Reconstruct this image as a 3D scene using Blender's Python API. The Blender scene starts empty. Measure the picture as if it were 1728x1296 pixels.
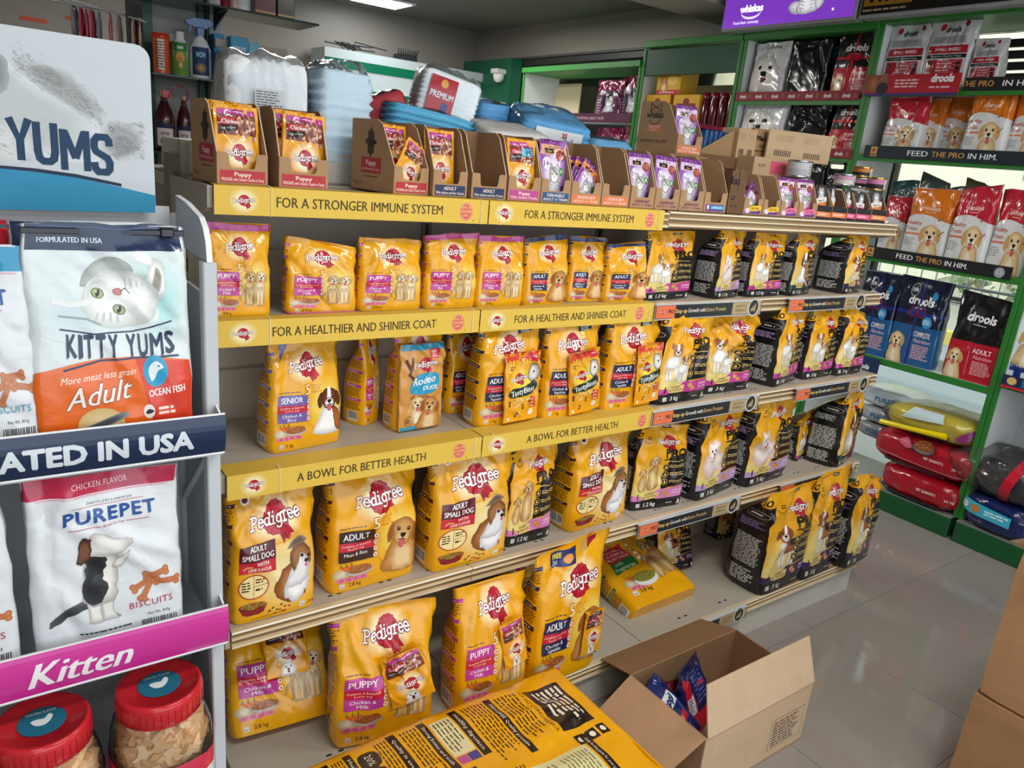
import bpy, math, random
import numpy as np
from mathutils import Vector, Matrix
from mathutils.geometry import tessellate_polygon
random.seed(7); RNG = np.random.RandomState(7)
SC = bpy.context.scene; COL = SC.collection
PI = math.pi
# ---------------------------------------------------------------- camera
F_PX, YAW, PITCH, ROLL = 1271.14, 0.639845, -0.2876, 0.09674
CAM = np.array([-0.378436, -1.722565, 1.533096])
_cy, _sy, _cp, _sp = math.cos(YAW), math.sin(YAW), math.cos(PITCH), math.sin(PITCH)
FWD = np.array([_sy*_cp, _cy*_cp, _sp]); _r = np.array([_cy, -_sy, 0.0]); _u = np.cross(_r, FWD)
RGT = _r*math.cos(ROLL) + _u*math.sin(ROLL); UPV = -_r*math.sin(ROLL) + _u*math.cos(ROLL)
def at(px, py, X=None, Y=None, Z=None):
    """world point seen at a photograph pixel on the plane X=, Y= or Z="""
    d = FWD + RGT*(px-864)/F_PX + UPV*(648-py)/F_PX
    if X is not None: t = (X-CAM[0])/d[0]
    elif Y is not None: t = (Y-CAM[1])/d[1]
    else: t = (Z-CAM[2])/d[2]
    return CAM + d*t
cd = bpy.data.cameras.new('camera'); cam = bpy.data.objects.new('camera', cd); COL.objects.link(cam)
cd.sensor_width = 36; cd.lens = 36*F_PX/1728; cd.clip_start = 0.02; cd.clip_end = 200
mw = Matrix.Identity(4)
for i in range(3):
    mw[i][0] = RGT[i]; mw[i][1] = UPV[i]; mw[i][2] = -FWD[i]; mw[i][3] = CAM[i]
cam.matrix_world = mw; SC.camera = cam
# ---------------------------------------------------------------- light
SC.view_settings.view_transform = 'Standard'; SC.view_settings.look = 'None'
SC.view_settings.gamma = 1; SC.view_settings.use_curve_mapping = False
SC.view_settings.exposure = 0.3
wd = bpy.data.worlds.new('sky'); SC.world = wd; wd.use_nodes = True
wd.node_tree.nodes['Background'].inputs[0].default_value = (0.86, 0.93, 1.0, 1)
wd.node_tree.nodes['Background'].inputs[1].default_value = 1.9
def area(name, loc, size, power, col=(1, 1, 1), rot=(0, 0, 0)):
    l = bpy.data.lights.new(name, 'AREA'); l.shape = 'RECTANGLE'; l.size, l.size_y = size
    l.energy = power; l.color = col
    o = bpy.data.objects.new(name, l); o.location = loc; o.rotation_euler = rot; COL.objects.link(o); return o
sun = bpy.data.lights.new('sun', 'SUN'); sun.energy = 1.5; sun.angle = .02; sun.color = (1, .95, .86)
so = bpy.data.objects.new('sun', sun); so.rotation_euler = (0.25, -0.75, 0); COL.objects.link(so)   # over the shop roof onto the street
# made-up area lights added under the ceiling to brighten aisle and back
area('fill_light', (0.7, -1.7, 2.6), (1.2, 0.3), 26, (1, 0.97, 0.92))
area('fill_light', (2.3, -1.3, 2.6), (1.2, 0.3), 16, (1, 0.97, 0.92))
area('fill_light', (-1.0, -2.6, 2.6), (1.2, 0.3), 12, (1, 0.98, 0.95))
area('fill_light', (1.0, 2.4, 2.6), (0.6, 0.6), 60, (1.0, 0.97, 0.92))
area('fill_light', (2.7, 3.4, 2.6), (0.6, 0.6), 20, (1.0, 0.97, 0.92))
# ---------------------------------------------------------------- colour + materials
def lin(h):
    if isinstance(h, str):
        h = h.lstrip('#'); h = h if len(h) == 6 else ''.join(x*2 for x in h); c = [int(h[i:i+2], 16)/255 for i in (0, 2, 4)]
    else: c = h
    return np.array([x/12.92 if x <= 0.04045 else ((x+0.055)/1.055)**2.4 for x in c])
def mat(name, rough=0.5, metal=0.0, bump=0.0, bscale=60, coat=0.0, noise=0.0, nscale=20, spec=0.5, col=None, alpha=1.0,
        trans=0.0, emit=0.0, stretch=None, bdetail=3, ior=1.45, crumple=0):
    m = bpy.data.materials.new(name); m.use_nodes = True; nt = m.node_tree; N = nt.nodes; L = nt.links
    b = N['Principled BSDF']; b.inputs['Roughness'].default_value = rough; b.inputs['Metallic'].default_value = metal
    b.inputs['Coat Weight'].default_value = coat; b.inputs['Coat Roughness'].default_value = 0.12
    b.inputs['Specular IOR Level'].default_value = spec; b.inputs['IOR'].default_value = ior
    b.inputs['Alpha'].default_value = alpha; b.inputs['Transmission Weight'].default_value = trans
    if col is None:
        a = N.new('ShaderNodeAttribute'); a.attribute_name = 'Col'; src = a.outputs['Color']
    else:
        a = N.new('ShaderNodeRGB'); a.outputs[0].default_value = (*lin(col), 1); src = a.outputs[0]
    tc = N.new('ShaderNodeTexCoord'); co = tc.outputs['Object']
    if stretch:
        mp = N.new('ShaderNodeMapping'); mp.inputs['Scale'].default_value = stretch; L.new(co, mp.inputs[0]); co = mp.outputs[0]
    if noise:
        n = N.new('ShaderNodeTexNoise'); n.inputs['Scale'].default_value = nscale; n.inputs['Detail'].default_value = 5; L.new(co, n.inputs['Vector'])
        mr = N.new('ShaderNodeMapRange'); mr.inputs[1].default_value = 0.25; mr.inputs[2].default_value = 0.75
        mr.inputs[3].default_value = 1-noise; mr.inputs[4].default_value = 1+noise; L.new(n.outputs[0], mr.inputs[0])
        mx = N.new('ShaderNodeVectorMath'); mx.operation = 'SCALE'; L.new(src, mx.inputs[0]); L.new(mr.outputs[0], mx.inputs['Scale'])
        src = mx.outputs[0]
    L.new(src, b.inputs['Base Color'])
    if emit: L.new(src, b.inputs['Emission Color']); b.inputs['Emission Strength'].default_value = emit
    if bump:
        n = N.new('ShaderNodeTexNoise'); n.inputs['Scale'].default_value = bscale; n.inputs['Detail'].default_value = bdetail
        L.new(co, n.inputs['Vector']); h = n.outputs[0]
        if crumple:
            v = N.new('ShaderNodeTexVoronoi'); v.feature = 'F1'; v.inputs['Scale'].default_value = crumple; v.inputs['Randomness'].default_value = 1
            wn = N.new('ShaderNodeTexNoise'); wn.inputs['Scale'].default_value = crumple*0.6; L.new(co, wn.inputs['Vector'])
            am = N.new('ShaderNodeVectorMath'); am.operation = 'MULTIPLY_ADD'; am.inputs[1].default_value = (0.05,)*3
            L.new(wn.outputs['Color'], am.inputs[0]); L.new(co, am.inputs[2]); L.new(am.outputs[0], v.inputs['Vector'])
            ad = N.new('ShaderNodeMath'); ad.operation = 'MULTIPLY_ADD'; ad.inputs[1].default_value = 1.2
            L.new(v.outputs['Distance'], ad.inputs[0]); L.new(h, ad.inputs[2]); h = ad.outputs[0]
        bp = N.new('ShaderNodeBump'); bp.inputs['Strength'].default_value = bump; bp.inputs['Distance'].default_value = 0.004
        L.new(h, bp.inputs['Height']); L.new(bp.outputs[0], b.inputs['Normal'])
    return m
MT = {
 'film': mat('printed_film', rough=0.25, coat=0.5, bump=0.5, bscale=26, crumple=16, noise=0.03),
 'foil': mat('foil_pouch', rough=0.2, coat=0.5, bump=0.35, bscale=34, crumple=26),
 'card': mat('cardboard', rough=0.85, bump=0.15, bscale=220, noise=0.07, nscale=14, spec=0.2),
 'print': mat('flat_print', rough=0.55, noise=0.02),
 'gloss': mat('gloss_plastic', rough=0.18, coat=0.3),
 'paint': mat('painted_metal', rough=0.42, noise=0.03, nscale=8, bump=0.03),
 'matte': mat('matte_surface', rough=0.8, noise=0.04, nscale=10),
 'wallm': mat('wall_paint', rough=0.45, noise=0.03, nscale=3, bump=0.05, bscale=120),
 'metal': mat('brushed_metal', rough=0.3, metal=0.9, noise=0.1, nscale=4, stretch=(1, 40, 40)),
 'rail': mat('price_rail_plastic', rough=0.22, coat=0.4, noise=0.12, nscale=5, stretch=(1, 60, 60)),
 'pad': mat('absorbent_pad', rough=0.75, bump=0.4, bscale=90, noise=0.03, nscale=30),
 'fur': mat('printed_picture', rough=0.3, coat=0.2, noise=0.16, nscale=160),
 'lamp': mat('lamp_diffuser', emit=14, col='#f4f8ff'),
 'emissive': mat('emissive_sign', emit=0.75, rough=0.3),
}
def film_mat(name, col, alpha, rough=0.08, wav=0.7, fi=1.5):
    m = bpy.data.materials.new(name); m.use_nodes = True; nt = m.node_tree; N = nt.nodes; L = nt.links
    N.remove(N['Principled BSDF']); out = N['Material Output']
    t = N.new('ShaderNodeBsdfTransparent'); t.inputs[0].default_value = (*lin(col), 1)
    g = N.new('ShaderNodeBsdfGlossy'); g.inputs['Roughness'].default_value = rough
    d = N.new('ShaderNodeBsdfDiffuse'); d.inputs[0].default_value = (*lin(col), 1)
    tc = N.new('ShaderNodeTexCoord'); n = N.new('ShaderNodeTexNoise'); n.inputs['Scale'].default_value = 22; L.new(tc.outputs['Object'], n.inputs['Vector'])
    n.inputs['Distortion'].default_value = 1.5
    bp = N.new('ShaderNodeBump'); bp.inputs['Strength'].default_value = wav; bp.inputs['Distance'].default_value = 0.01
    L.new(n.outputs[0], bp.inputs['Height']); L.new(bp.outputs[0], g.inputs['Normal'])
    f = N.new('ShaderNodeFresnel'); f.inputs[0].default_value = fi; L.new(bp.outputs[0], f.inputs['Normal'])
    m1 = N.new('ShaderNodeMixShader'); m1.inputs[0].default_value = alpha; L.new(t.outputs[0], m1.inputs[1]); L.new(d.outputs[0], m1.inputs[2])
    m2 = N.new('ShaderNodeMixShader'); L.new(f.outputs[0], m2.inputs[0]); L.new(m1.outputs[0], m2.inputs[1]); L.new(g.outputs[0], m2.inputs[2])
    L.new(m2.outputs[0], out.inputs['Surface']); return m
MT['cling'] = film_mat('clear_film', '#fbfdfe', 0.03, .2, .15, 1.2)
MT['haze'] = film_mat('milky_film', '#f4f8fa', 0.16, 0.25, .15, 1.2)
MT['glass'] = film_mat('shop_glass', '#eef6f4', 0.02, 0.02, 0)
MT['tint'] = film_mat('tinted_glass', '#5f7f7c', 0.25, 0.03, 0)
MT['dome'] = film_mat('jar_plastic', '#fdfbf8', 0.02, 0.05, .06, 1.3)
# ---------------------------------------------------------------- mesh builder
class M:
    def __init__(s): s.V = []; s.F = []; s.C = []; s.n = 0; s.mi = []; s.S = []
    def add(s, V, F, col, mi=0, smooth=False):
        V = np.asarray(V, float).reshape(-1, 3)
        c = np.asarray(lin(col) if isinstance(col, str) else col, float)
        if c.ndim == 1: c = np.tile(c, (len(V), 1))
        s.V.append(V); s.C.append(c)
        if isinstance(F, np.ndarray): s.F.append(F+s.n); m = len(F)
        else: s.F += [np.asarray(f)[None, :]+s.n for f in F]; m = len(F)
        s.mi.append(np.full(m, mi)); s.S.append(np.full(m, smooth)); s.n += len(V); return s
    def xf(s, mtx):
        R = np.array(mtx.to_3x3()); t = np.array(mtx.translation)
        s.V = [v@R.T+t for v in s.V]; return s
    def build(s, name, mats, parent=None):
        me = bpy.data.meshes.new(name); V = np.concatenate(s.V); C = np.concatenate(s.C)
        loops = np.concatenate([f.ravel() for f in s.F]); cnt = np.concatenate([np.full(len(f), f.shape[1]) for f in s.F])
        st = np.concatenate([[0], np.cumsum(cnt)[:-1]])
        me.vertices.add(len(V)); me.vertices.foreach_set('co', V.ravel())
        me.loops.add(len(loops)); me.loops.foreach_set('vertex_index', loops.astype(np.int32))
        me.polygons.add(len(cnt)); me.polygons.foreach_set('loop_start', st.astype(np.int32))
        me.polygons.foreach_set('loop_total', cnt.astype(np.int32))
        me.polygons.foreach_set('material_index', np.concatenate(s.mi).astype(np.int32))
        me.polygons.foreach_set('use_smooth', np.concatenate(s.S))
        a = me.color_attributes.new('Col', 'FLOAT_COLOR', 'POINT')
        a.data.foreach_set('color', np.hstack([C, np.ones((len(C), 1))]).astype(np.float32).ravel())
        me.update(calc_edges=True); me.validate()
        for m in (mats if isinstance(mats, (list, tuple)) else [mats]): me.materials.append(MT[m] if isinstance(m, str) else m)
        o = bpy.data.objects.new(name, me); COL.objects.link(o)
        if parent is not None: o.parent = parent
        return o
BF = [[0, 3, 2, 1], [4, 5, 6, 7], [0, 1, 5, 4], [1, 2, 6, 5], [2, 3, 7, 6], [3, 0, 4, 7]]
def box(m, lo, hi, col, mi=0, mtx=None, bev=0.0):
    lo = np.array(lo, float); hi = np.array(hi, float)
    if bev:   # chamfered box: 24 verts
        b = min(bev, *(abs(hi-lo)*0.45)); V = []; idx = {}
        for ax in range(3):
            for sx in (0, 1):
                for sy in (0, 1):
                    for sz in (0, 1):
                        sg = (sx, sy, sz); p = [lo[i] if sg[i] == 0 else hi[i] for i in range(3)]
                        for i in range(3):
                            if i != ax: p[i] += b if sg[i] == 0 else -b
                        idx[(ax,)+sg] = len(V); V.append(p)
        F = []
        for ax in range(3):
            o1, o2 = [i for i in range(3) if i != ax]
            for s0 in (0, 1):
                q = []
                for a_, b_ in ((0, 0), (1, 0), (1, 1), (0, 1)):
                    sg = [0]*3; sg[ax] = s0; sg[o1] = a_; sg[o2] = b_; q.append(idx[(ax, *sg)])
                F.append(q)
        for ax in range(3):           # edges along ax between faces o1,o2
            o1, o2 = [i for i in range(3) if i != ax]
            for a_ in (0, 1):
                for b_ in (0, 1):
                    q = []
                    for (fa, s0) in ((o1, 0), (o1, 1), (o2, 1), (o2, 0)):
                        sg = [0]*3; sg[o1] = a_; sg[o2] = b_; sg[ax] = s0; q.append(idx[(fa, *sg)])
                    F.append(q)
        for sx in (0, 1):
            for sy in (0, 1):
                for sz in (0, 1): F.append([idx[(a_, sx, sy, sz)] for a_ in range(3)])
        V = np.array(V); c = (lo+hi)/2; G = []
        for f in F:
            n = np.cross(V[f[1]]-V[f[0]], V[f[2]]-V[f[0]])
            G.append(f if n@(V[f].mean(0)-c) > 0 else f[::-1])
        F = G
    else:
        V = np.array([[lo[0], lo[1], lo[2]], [hi[0], lo[1], lo[2]], [hi[0], hi[1], lo[2]], [lo[0], hi[1], lo[2]],
                      [lo[0], lo[1], hi[2]], [hi[0], lo[1], hi[2]], [hi[0], hi[1], hi[2]], [lo[0], hi[1], hi[2]]]); F = BF
    if mtx is not None: V = V@np.array(mtx.to_3x3()).T+np.array(mtx.translation)
    return m.add(V, F, col, mi)
def tube(m, pts, r, col, n=8, mi=0, cap=True):
    pts = np.array(pts, float); k = len(pts); R = r if hasattr(r, '__len__') else [r]*k; V = []
    prev = None
    for i in range(k):
        t = pts[min(i+1, k-1)]-pts[max(i-1, 0)]; t /= np.linalg.norm(t)+1e-12
        if prev is None: a = np.cross(t, [0, 0, 1] if abs(t[2]) < .9 else [1, 0, 0])
        else: a = prev-t*(prev@t)
        a /= np.linalg.norm(a)+1e-12; prev = a; b = np.cross(t, a)
        for j in range(n): V.append(pts[i]+R[i]*(a*math.cos(2*PI*j/n)+b*math.sin(2*PI*j/n)))
    F = [[i*n+j, i*n+(j+1) % n, (i+1)*n+(j+1) % n, (i+1)*n+j] for i in range(k-1) for j in range(n)]
    m.add(V, np.array(F), col, mi, True)
    if cap: m.add(V[:n], [list(range(n))[::-1]], col, mi); m.add(V[-n:], [list(range(n))], col, mi)
    return m
def lathe(m, prof, col, n=24, mi=0, c=(0, 0, 0), cols=None, sq=0.0):
    """profile [(r,z)...] turned about z; sq>0 squares the section"""
    V = []; C = []
    for k, (r, z) in enumerate(prof):
        for j in range(n):
            a = 2*PI*(j+.5)/n; cx, sx = math.cos(a), math.sin(a)
            f = 1/max(abs(cx), abs(sx))*sq+(1-sq) if sq else 1
            f = min(f, 1+0.3*sq) if sq else 1
            V.append((c[0]+r*cx*f, c[1]+r*sx*f, c[2]+z)); C.append(lin(cols[k]) if cols else lin(col))
    K = len(prof)
    F = np.array([[i*n+j, i*n+(j+1) % n, (i+1)*n+(j+1) % n, (i+1)*n+j] for i in range(K-1) for j in range(n)])
    return m.add(V, F, np.array(C), mi, True)
def slab(m, pts, y0, y1, col, mi=0, axis=1, edge=None):
    """extrude a 2D polygon (a,b) along axis from y0 to y1 (both convex and concave allowed)"""
    pts = [tuple(p) for p in pts]; n = len(pts)
    def P(a, b, y): return {0: (y, a, b), 1: (a, y, b), 2: (a, b, y)}[axis]
    V = [P(a, b, y0) for a, b in pts]+[P(a, b, y1) for a, b in pts]
    T = tessellate_polygon([[Vector((a, b, 0)) for a, b in pts]])
    F = [list(t) for t in T]+[[i+n for i in reversed(t)] for t in T]
    m.add(V, F, col, mi); m.add(V, [[i, (i+1) % n, (i+1) % n+n, i+n] for i in range(n)], edge or col, mi); return m
def tag(o, label=None, cat=None, group=None, kind=None):
    if label: o['label'] = label
    if cat: o['category'] = cat
    if group: o['group'] = group
    if kind: o['kind'] = kind
    return o
def empty(name, loc=(0, 0, 0), rz=0.0, rx=0.0, ry=0.0):
    o = bpy.data.objects.new(name, None); o.empty_display_size = .05; COL.objects.link(o)
    o.location = loc; o.rotation_euler = (rx, ry, rz); return o
def struct(name, m, mats, parent=None):
    o = m.build(name, mats, parent)
    if parent is None: o['kind'] = 'structure'
    return o
# ---------------------------------------------------------------- flat print: 2-D artwork laid onto surfaces
_TX = {}
def glyphs(s, bold=0.0, shear=0.0, space=1.0, lo=False):
    """vertices (em units, left at 0, baseline 0), triangles, width, cap height of a line of lettering"""
    k = (s, bold, shear, space, lo)
    if k not in _TX:
        cu = bpy.data.curves.new('t', 'FONT'); cu.body = s; cu.size = 1; cu.shear = shear
        cu.space_character = space; cu.resolution_u = 1 if lo else 2; cu.fill_mode = 'FRONT'
        o = bpy.data.objects.new('t', cu); me = o.to_mesh()
        V = np.zeros(len(me.vertices)*3); me.vertices.foreach_get('co', V); V = V.reshape(-1, 3)[:, :2]
        me.calc_loop_triangles(); T = np.zeros(len(me.loop_triangles)*3, np.int32); me.loop_triangles.foreach_get('vertices', T)
        o.to_mesh_clear(); bpy.data.objects.remove(o); bpy.data.curves.remove(cu)
        if len(V) == 0: V = np.zeros((3, 2)); T = np.array([0, 1, 2])
        V = V.copy(); x0 = V[:, 0].min(); V[:, 0] -= x0; T = T.reshape(-1, 3); w0 = V[:, 0].max()
        if bold > 0:
            n = 2 if bold < .032 else (4 if bold < .06 else 8); D = [(math.cos(2*PI*i/n)*bold*.9, math.sin(2*PI*i/n)*bold*.9) for i in range(n)]
            T = np.vstack([T+len(V)*i for i in range(n)]); V = np.vstack([V+np.array(d) for d in D])
        _TX[k] = (V, T, w0)
    return _TX[k]
def split(V, T, C, h):
    """split triangles whose edges are longer than h, without cracks"""
    for _ in range(7):
        E = np.stack([T[:, [0, 1]], T[:, [1, 2]], T[:, [2, 0]]], 1)
        L = np.linalg.norm(V[E[..., 0]]-V[E[..., 1]], axis=2); big = L > h
        if not big.any(): break
        es = np.sort(E, axis=2).reshape(-1, 2)[big.ravel()]; key, inv = np.unique(es, axis=0, return_inverse=True); inv = inv.ravel()
        mid = np.full(big.size, -1); mid[big.ravel()] = len(V)+inv; mid = mid.reshape(-1, 3)
        V = np.vstack([V, (V[key[:, 0]]+V[key[:, 1]])/2]); C = np.vstack([C, (C[key[:, 0]]+C[key[:, 1]])/2])
        out = [T[~big.any(1)]]; nb = big.sum(1)
        for r in range(3):
            a, b, c = T[:, r], T[:, (r+1) % 3], T[:, (r+2) % 3]; ab, bc, ca = mid[:, r], mid[:, (r+1) % 3], mid[:, (r+2) % 3]
            s1 = (nb == 1) & big[:, r]
            out += [np.stack([a, ab, c], 1)[s1], np.stack([ab, b, c], 1)[s1]]
            s2 = (nb == 2) & ~big[:, r]    # bc and ca split
            out += [np.stack([a, b, bc], 1)[s2], np.stack([a, bc, ca], 1)[s2], np.stack([ca, bc, c], 1)[s2]]
        a, b, c = T.T; ab, bc, ca = mid.T; s3 = nb == 3
        out += [np.stack(q, 1)[s3] for q in ((a, ab, ca), (ab, b, bc), (ca, bc, c), (ab, bc, ca))]
        T = np.vstack(out)
    return V, T, C
def spline(pts, k=4):
    P = np.array(pts, float); n = len(P); out = []
    for i in range(n):
        p0, p1, p2, p3 = P[i-1], P[i], P[(i+1) % n], P[(i+2) % n]
        for j in range(k):
            t = j/k; out.append(.5*((2*p1)+(-p0+p2)*t+(2*p0-5*p1+4*p2-p3)*t*t+(-p0+3*p1-3*p2+p3)*t**3))
    return np.array(out)
NF, NSD, NBK, NVR, SIDE = 24, 4, 8, 28, 24.0
VROW = np.linspace(0, 1, NVR+1)**.92
def xcell(x, w):
    """artwork x to grid column: 0..NF across the front, beyond on the gussets"""
    k = NF/w; return np.where(x < 0, x*NSD/SIDE, np.where(x > w, NF+(x-w)*NSD/SIDE, x*k))
def half(A, n, D):
    """clip convex polygons A (m,K,5) with n corners each to D >= 0"""
    m, K = D.shape; r = np.arange(K)[None]; val = r < n[:, None]; nx = np.where(r+1 >= n[:, None], 0, r+1)
    Dn = np.take_along_axis(D, nx, 1); An = np.take_along_axis(A, nx[..., None], 1)
    inn = val & (D >= 0); crs = val & (((D > 0) & (Dn < 0)) | ((D < 0) & (Dn > 0)))
    t = np.where(crs, D/np.where(crs, D-Dn, 1), 0)[..., None]; X = A+(An-A)*t
    O = np.stack([A, X], 2).reshape(m, 2*K, -1); k = np.stack([inn, crs], 2).reshape(m, 2*K)
    o = np.argsort(~k, 1, kind='stable')[:, :K+0]; return np.take_along_axis(O, o[..., None], 1), k.sum(1)
def cut(A, n, Z, D):
    D = np.where(np.abs(D) < 1e-5, 0, D); val = np.arange(A.shape[1])[None] < n[:, None]
    x = (np.where(val, D, -1).max(1) > 0) & (np.where(val, D, 1).min(1) < 0)
    if not x.any(): return A, n, Z
    a, na = half(A[x], n[x], D[x]); b, nb = half(A[x], n[x], -D[x])
    A, n, Z = np.concatenate([A[~x], a, b]), np.concatenate([n[~x], na, nb]), np.concatenate([Z[~x], Z[x], Z[x]]); k = n > 2
    return A[k], np.minimum(n[k], A.shape[1]), Z[k]
class Art:
    def __init__(s, w=70.0, h=100.0): s.w, s.h, s.it, s.z = w, h, [], 0.0
    def raw(s, V, T, C, z=None, fn=None):
        if z is None: s.z += 1; z = s.z
        s.it.append((np.asarray(V, float), np.asarray(T), np.asarray(C, float), z, fn)); return s
    def poly(s, pts, col, z=None, fn=None):
        pts = np.array(pts, float); T = np.array(tessellate_polygon([[Vector((a, b, 0)) for a, b in pts]]))
        if len(T) == 0: return s
        T = T.reshape(-1, 3); c = lin(col) if not isinstance(col, np.ndarray) else col
        return s.raw(pts, T, np.tile(c, (len(pts), 1)), z, fn)
    def rect(s, x0, y0, x1, y1, col, z=None): return s.poly([(x0, y0), (x1, y0), (x1, y1), (x0, y1)], col, z)
    def ell(s, cx, cy, rx, ry, col, rot=0, n=20, c2=None, z=None, jag=0, a0=0, a1=360):
        c, sn = math.cos(math.radians(rot)), math.sin(math.radians(rot)); full = a1-a0 >= 360
        A = np.radians(np.linspace(a0, a1, n, endpoint=not full)); j = 1+jag*(RNG.rand(len(A))-.5)
        x, y = rx*np.cos(A)*j, ry*np.sin(A)*j
        P = np.vstack([[cx, cy], np.stack([cx+x*c-y*sn, cy+x*sn+y*c], 1)]); m = len(P)-1
        T = np.array([[0, i+1, (i+1) % m+1] for i in range(m if full else m-1)])
        C = np.tile(lin(col), (len(P), 1))
        if c2 is not None: C[1:] = lin(c2)
        return s.raw(P, T, C, z)
    def glow(s, cx, cy, rx, ry, cin, cout, n=24, mid=0.45):
        A = np.radians(np.linspace(0, 360, n, endpoint=False)); V = [[cx, cy]]; C = [lin(cin)]; T = []
        K = 4
        for k in range(1, K+1):
            f = k/K; w = max(0, (f-mid)/(1-mid)); w = w*w*(3-2*w)
            for a in A: V.append([cx+rx*f*math.cos(a), cy+ry*f*math.sin(a)]); C.append(lin(cin)*(1-w)+lin(cout)*w)
        for i in range(n):
            T.append([0, 1+i, 1+(i+1) % n])
            for k in range(K-1):
                a, b = 1+k*n+i, 1+k*n+(i+1) % n; T += [[a, a+n, b+n], [a, b+n, b]]
        return s.raw(V, T, C)
    def ring(s, cx, cy, rx, ry, w, col, n=24, a0=0, a1=360, rot=0, z=None):
        A = np.radians(np.linspace(a0, a1, n+1)); c, sn = math.cos(math.radians(rot)), math.sin(math.radians(rot)); V = []
        for k in (0, 1):
            x, y = (rx-w*k)*np.cos(A), (ry-w*k)*np.sin(A); V.append(np.stack([cx+x*c-y*sn, cy+x*sn+y*c], 1))
        V = np.vstack(V); m = n+1
        T = [[i, i+1, i+1+m] for i in range(n)]+[[i, i+1+m, i+m] for i in range(n)]
        return s.raw(V, np.array(T), np.tile(lin(col), (len(V), 1)), z)
    def line(s, pts, w, col, z=None, disc=True):
        P = np.array(pts, float); d = np.diff(P, axis=0); L = np.linalg.norm(d, axis=1); k = L > 1e-6; P = np.vstack([P[:-1][k], P[-1:]]); d = d[k]/L[k][:, None]
        if disc: P = P.copy(); P[0] -= d[0]*w*.4; P[-1] += d[-1]*w*.4
        n = np.stack([-d[:, 1], d[:, 0]], 1); m = np.vstack([n[:1], n[:-1]+n[1:], n[-1:]]); m /= np.linalg.norm(m, axis=1, keepdims=True)+1e-9
        c = np.clip(np.concatenate([[1], (m[1:-1]*n[1:]).sum(1), [1]]), .5, 1); m = m/c[:, None]*w/2; V = np.vstack([P-m, P+m]); q = len(P)
        T = np.array([[i, i+1, i+1+q] for i in range(q-1)]+[[i, i+1+q, i+q] for i in range(q-1)])
        return s.raw(V, T, np.tile(lin(col), (len(V), 1)), z)
    def text(s, t, cx, cy, h, col, bold=0.0, shear=0.0, fit=None, rot=0, align='c', out=None, ow=0.0, space=1.0, z=None):
        """cap height h, centred on cx, baseline cy; fit = width to squeeze or stretch to"""
        lo = h < 2.5 and hasattr(s, 'base')
        V, T, w = glyphs(t, 0, shear, space, lo); k = h/0.70; sx = k
        if fit: sx = fit/max(w, 1e-6)
        x = V[:, 0]*sx-(w*sx/2 if align == 'c' else (w*sx if align == 'r' else 0)); y = V[:, 1]*k; a, b = math.cos(math.radians(rot)), math.sin(math.radians(rot))
        def put(r, n, c):
            for i in range(n):
                dx, dy = (r*sx*math.cos(2*PI*i/n), r*k*math.sin(2*PI*i/n)) if n > 1 else (0, 0)
                s.raw(np.stack([cx+(x+dx)*a-(y+dy)*b, cy+(x+dx)*b+(y+dy)*a], 1), T, np.tile(lin(c), (len(V), 1)), z)
        if out: put(bold*.9+ow, 5, out)
        if lo: put(0, 1, col)
        else: put(bold*.9, 1 if bold < .008 else (2 if bold < .035 else (3 if bold < .05 else 6)), col)
        return s
    def fine(s, x0, y0, x1, y1, n, col, th=0.5, ragged=0.3, rot=0):
        """rows of print too small to read: short dashes of word length"""
        V = []; T = []; cx, cy = (x0+x1)/2, (y0+y1)/2; a, b = math.cos(math.radians(rot)), math.sin(math.radians(rot))
        for i in range(n):
            y = y1-(i+.5)*(y1-y0)/n; t = (y1-y0)/n*th; x = x0; xe = x1-RNG.rand()*ragged*(x1-x0)
            while x < xe:
                w = (y1-y0)/n*(1.0+2.2*RNG.rand()); w = min(w, xe-x); k = len(V)
                for px, py in ((x, y-t/2), (x+w, y-t/2), (x+w, y+t/2), (x, y+t/2)):
                    V.append((cx+(px-cx)*a-(py-cy)*b, cy+(px-cx)*b+(py-cy)*a))
                T += [[k, k+1, k+2], [k, k+2, k+3]]; x += w+(y1-y0)/n*.4
        if V: s.raw(V, T, np.tile(lin(col), (len(V), 1)))
        return s
    def blob(s, pts, col, c2=None, k=4, jag=0.0, z=None):
        P = spline(pts, k)
        if jag: P = P+(RNG.rand(*P.shape)-.5)*jag
        if c2 is None: return s.poly(P, col, z)
        c = P.mean(0); Q = c+(P-c)*.55; n = len(P); V = np.vstack([P, Q]); C = np.vstack([np.tile(lin(c2), (n, 1)), np.tile(lin(col), (n, 1))])
        T = [[i, (i+1) % n, (i+1) % n+n] for i in range(n)]+[[i, (i+1) % n+n, i+n] for i in range(n)]
        T += [[n+q for q in t] for t in tessellate_polygon([[Vector((a, b, 0)) for a, b in Q]])]
        return s.raw(V, T, C, z)
    def stamp(s, o, cx, cy, k=1.0, rot=0, kx=None, dz=0):
        """lay artwork o into this one; o's origin goes to cx,cy"""
        a, b = math.cos(math.radians(rot)), math.sin(math.radians(rot)); kx = kx or k; z0 = s.z+dz; mz = 0
        for V, T, C, z, fn in o.it:
            x, y = V[:, 0]*kx, V[:, 1]*k; s.it.append((np.stack([cx+x*a-y*b, cy+x*b+y*a], 1), T, C, z0+z, fn)); mz = max(mz, z)
        s.z = z0+mz; return s
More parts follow.
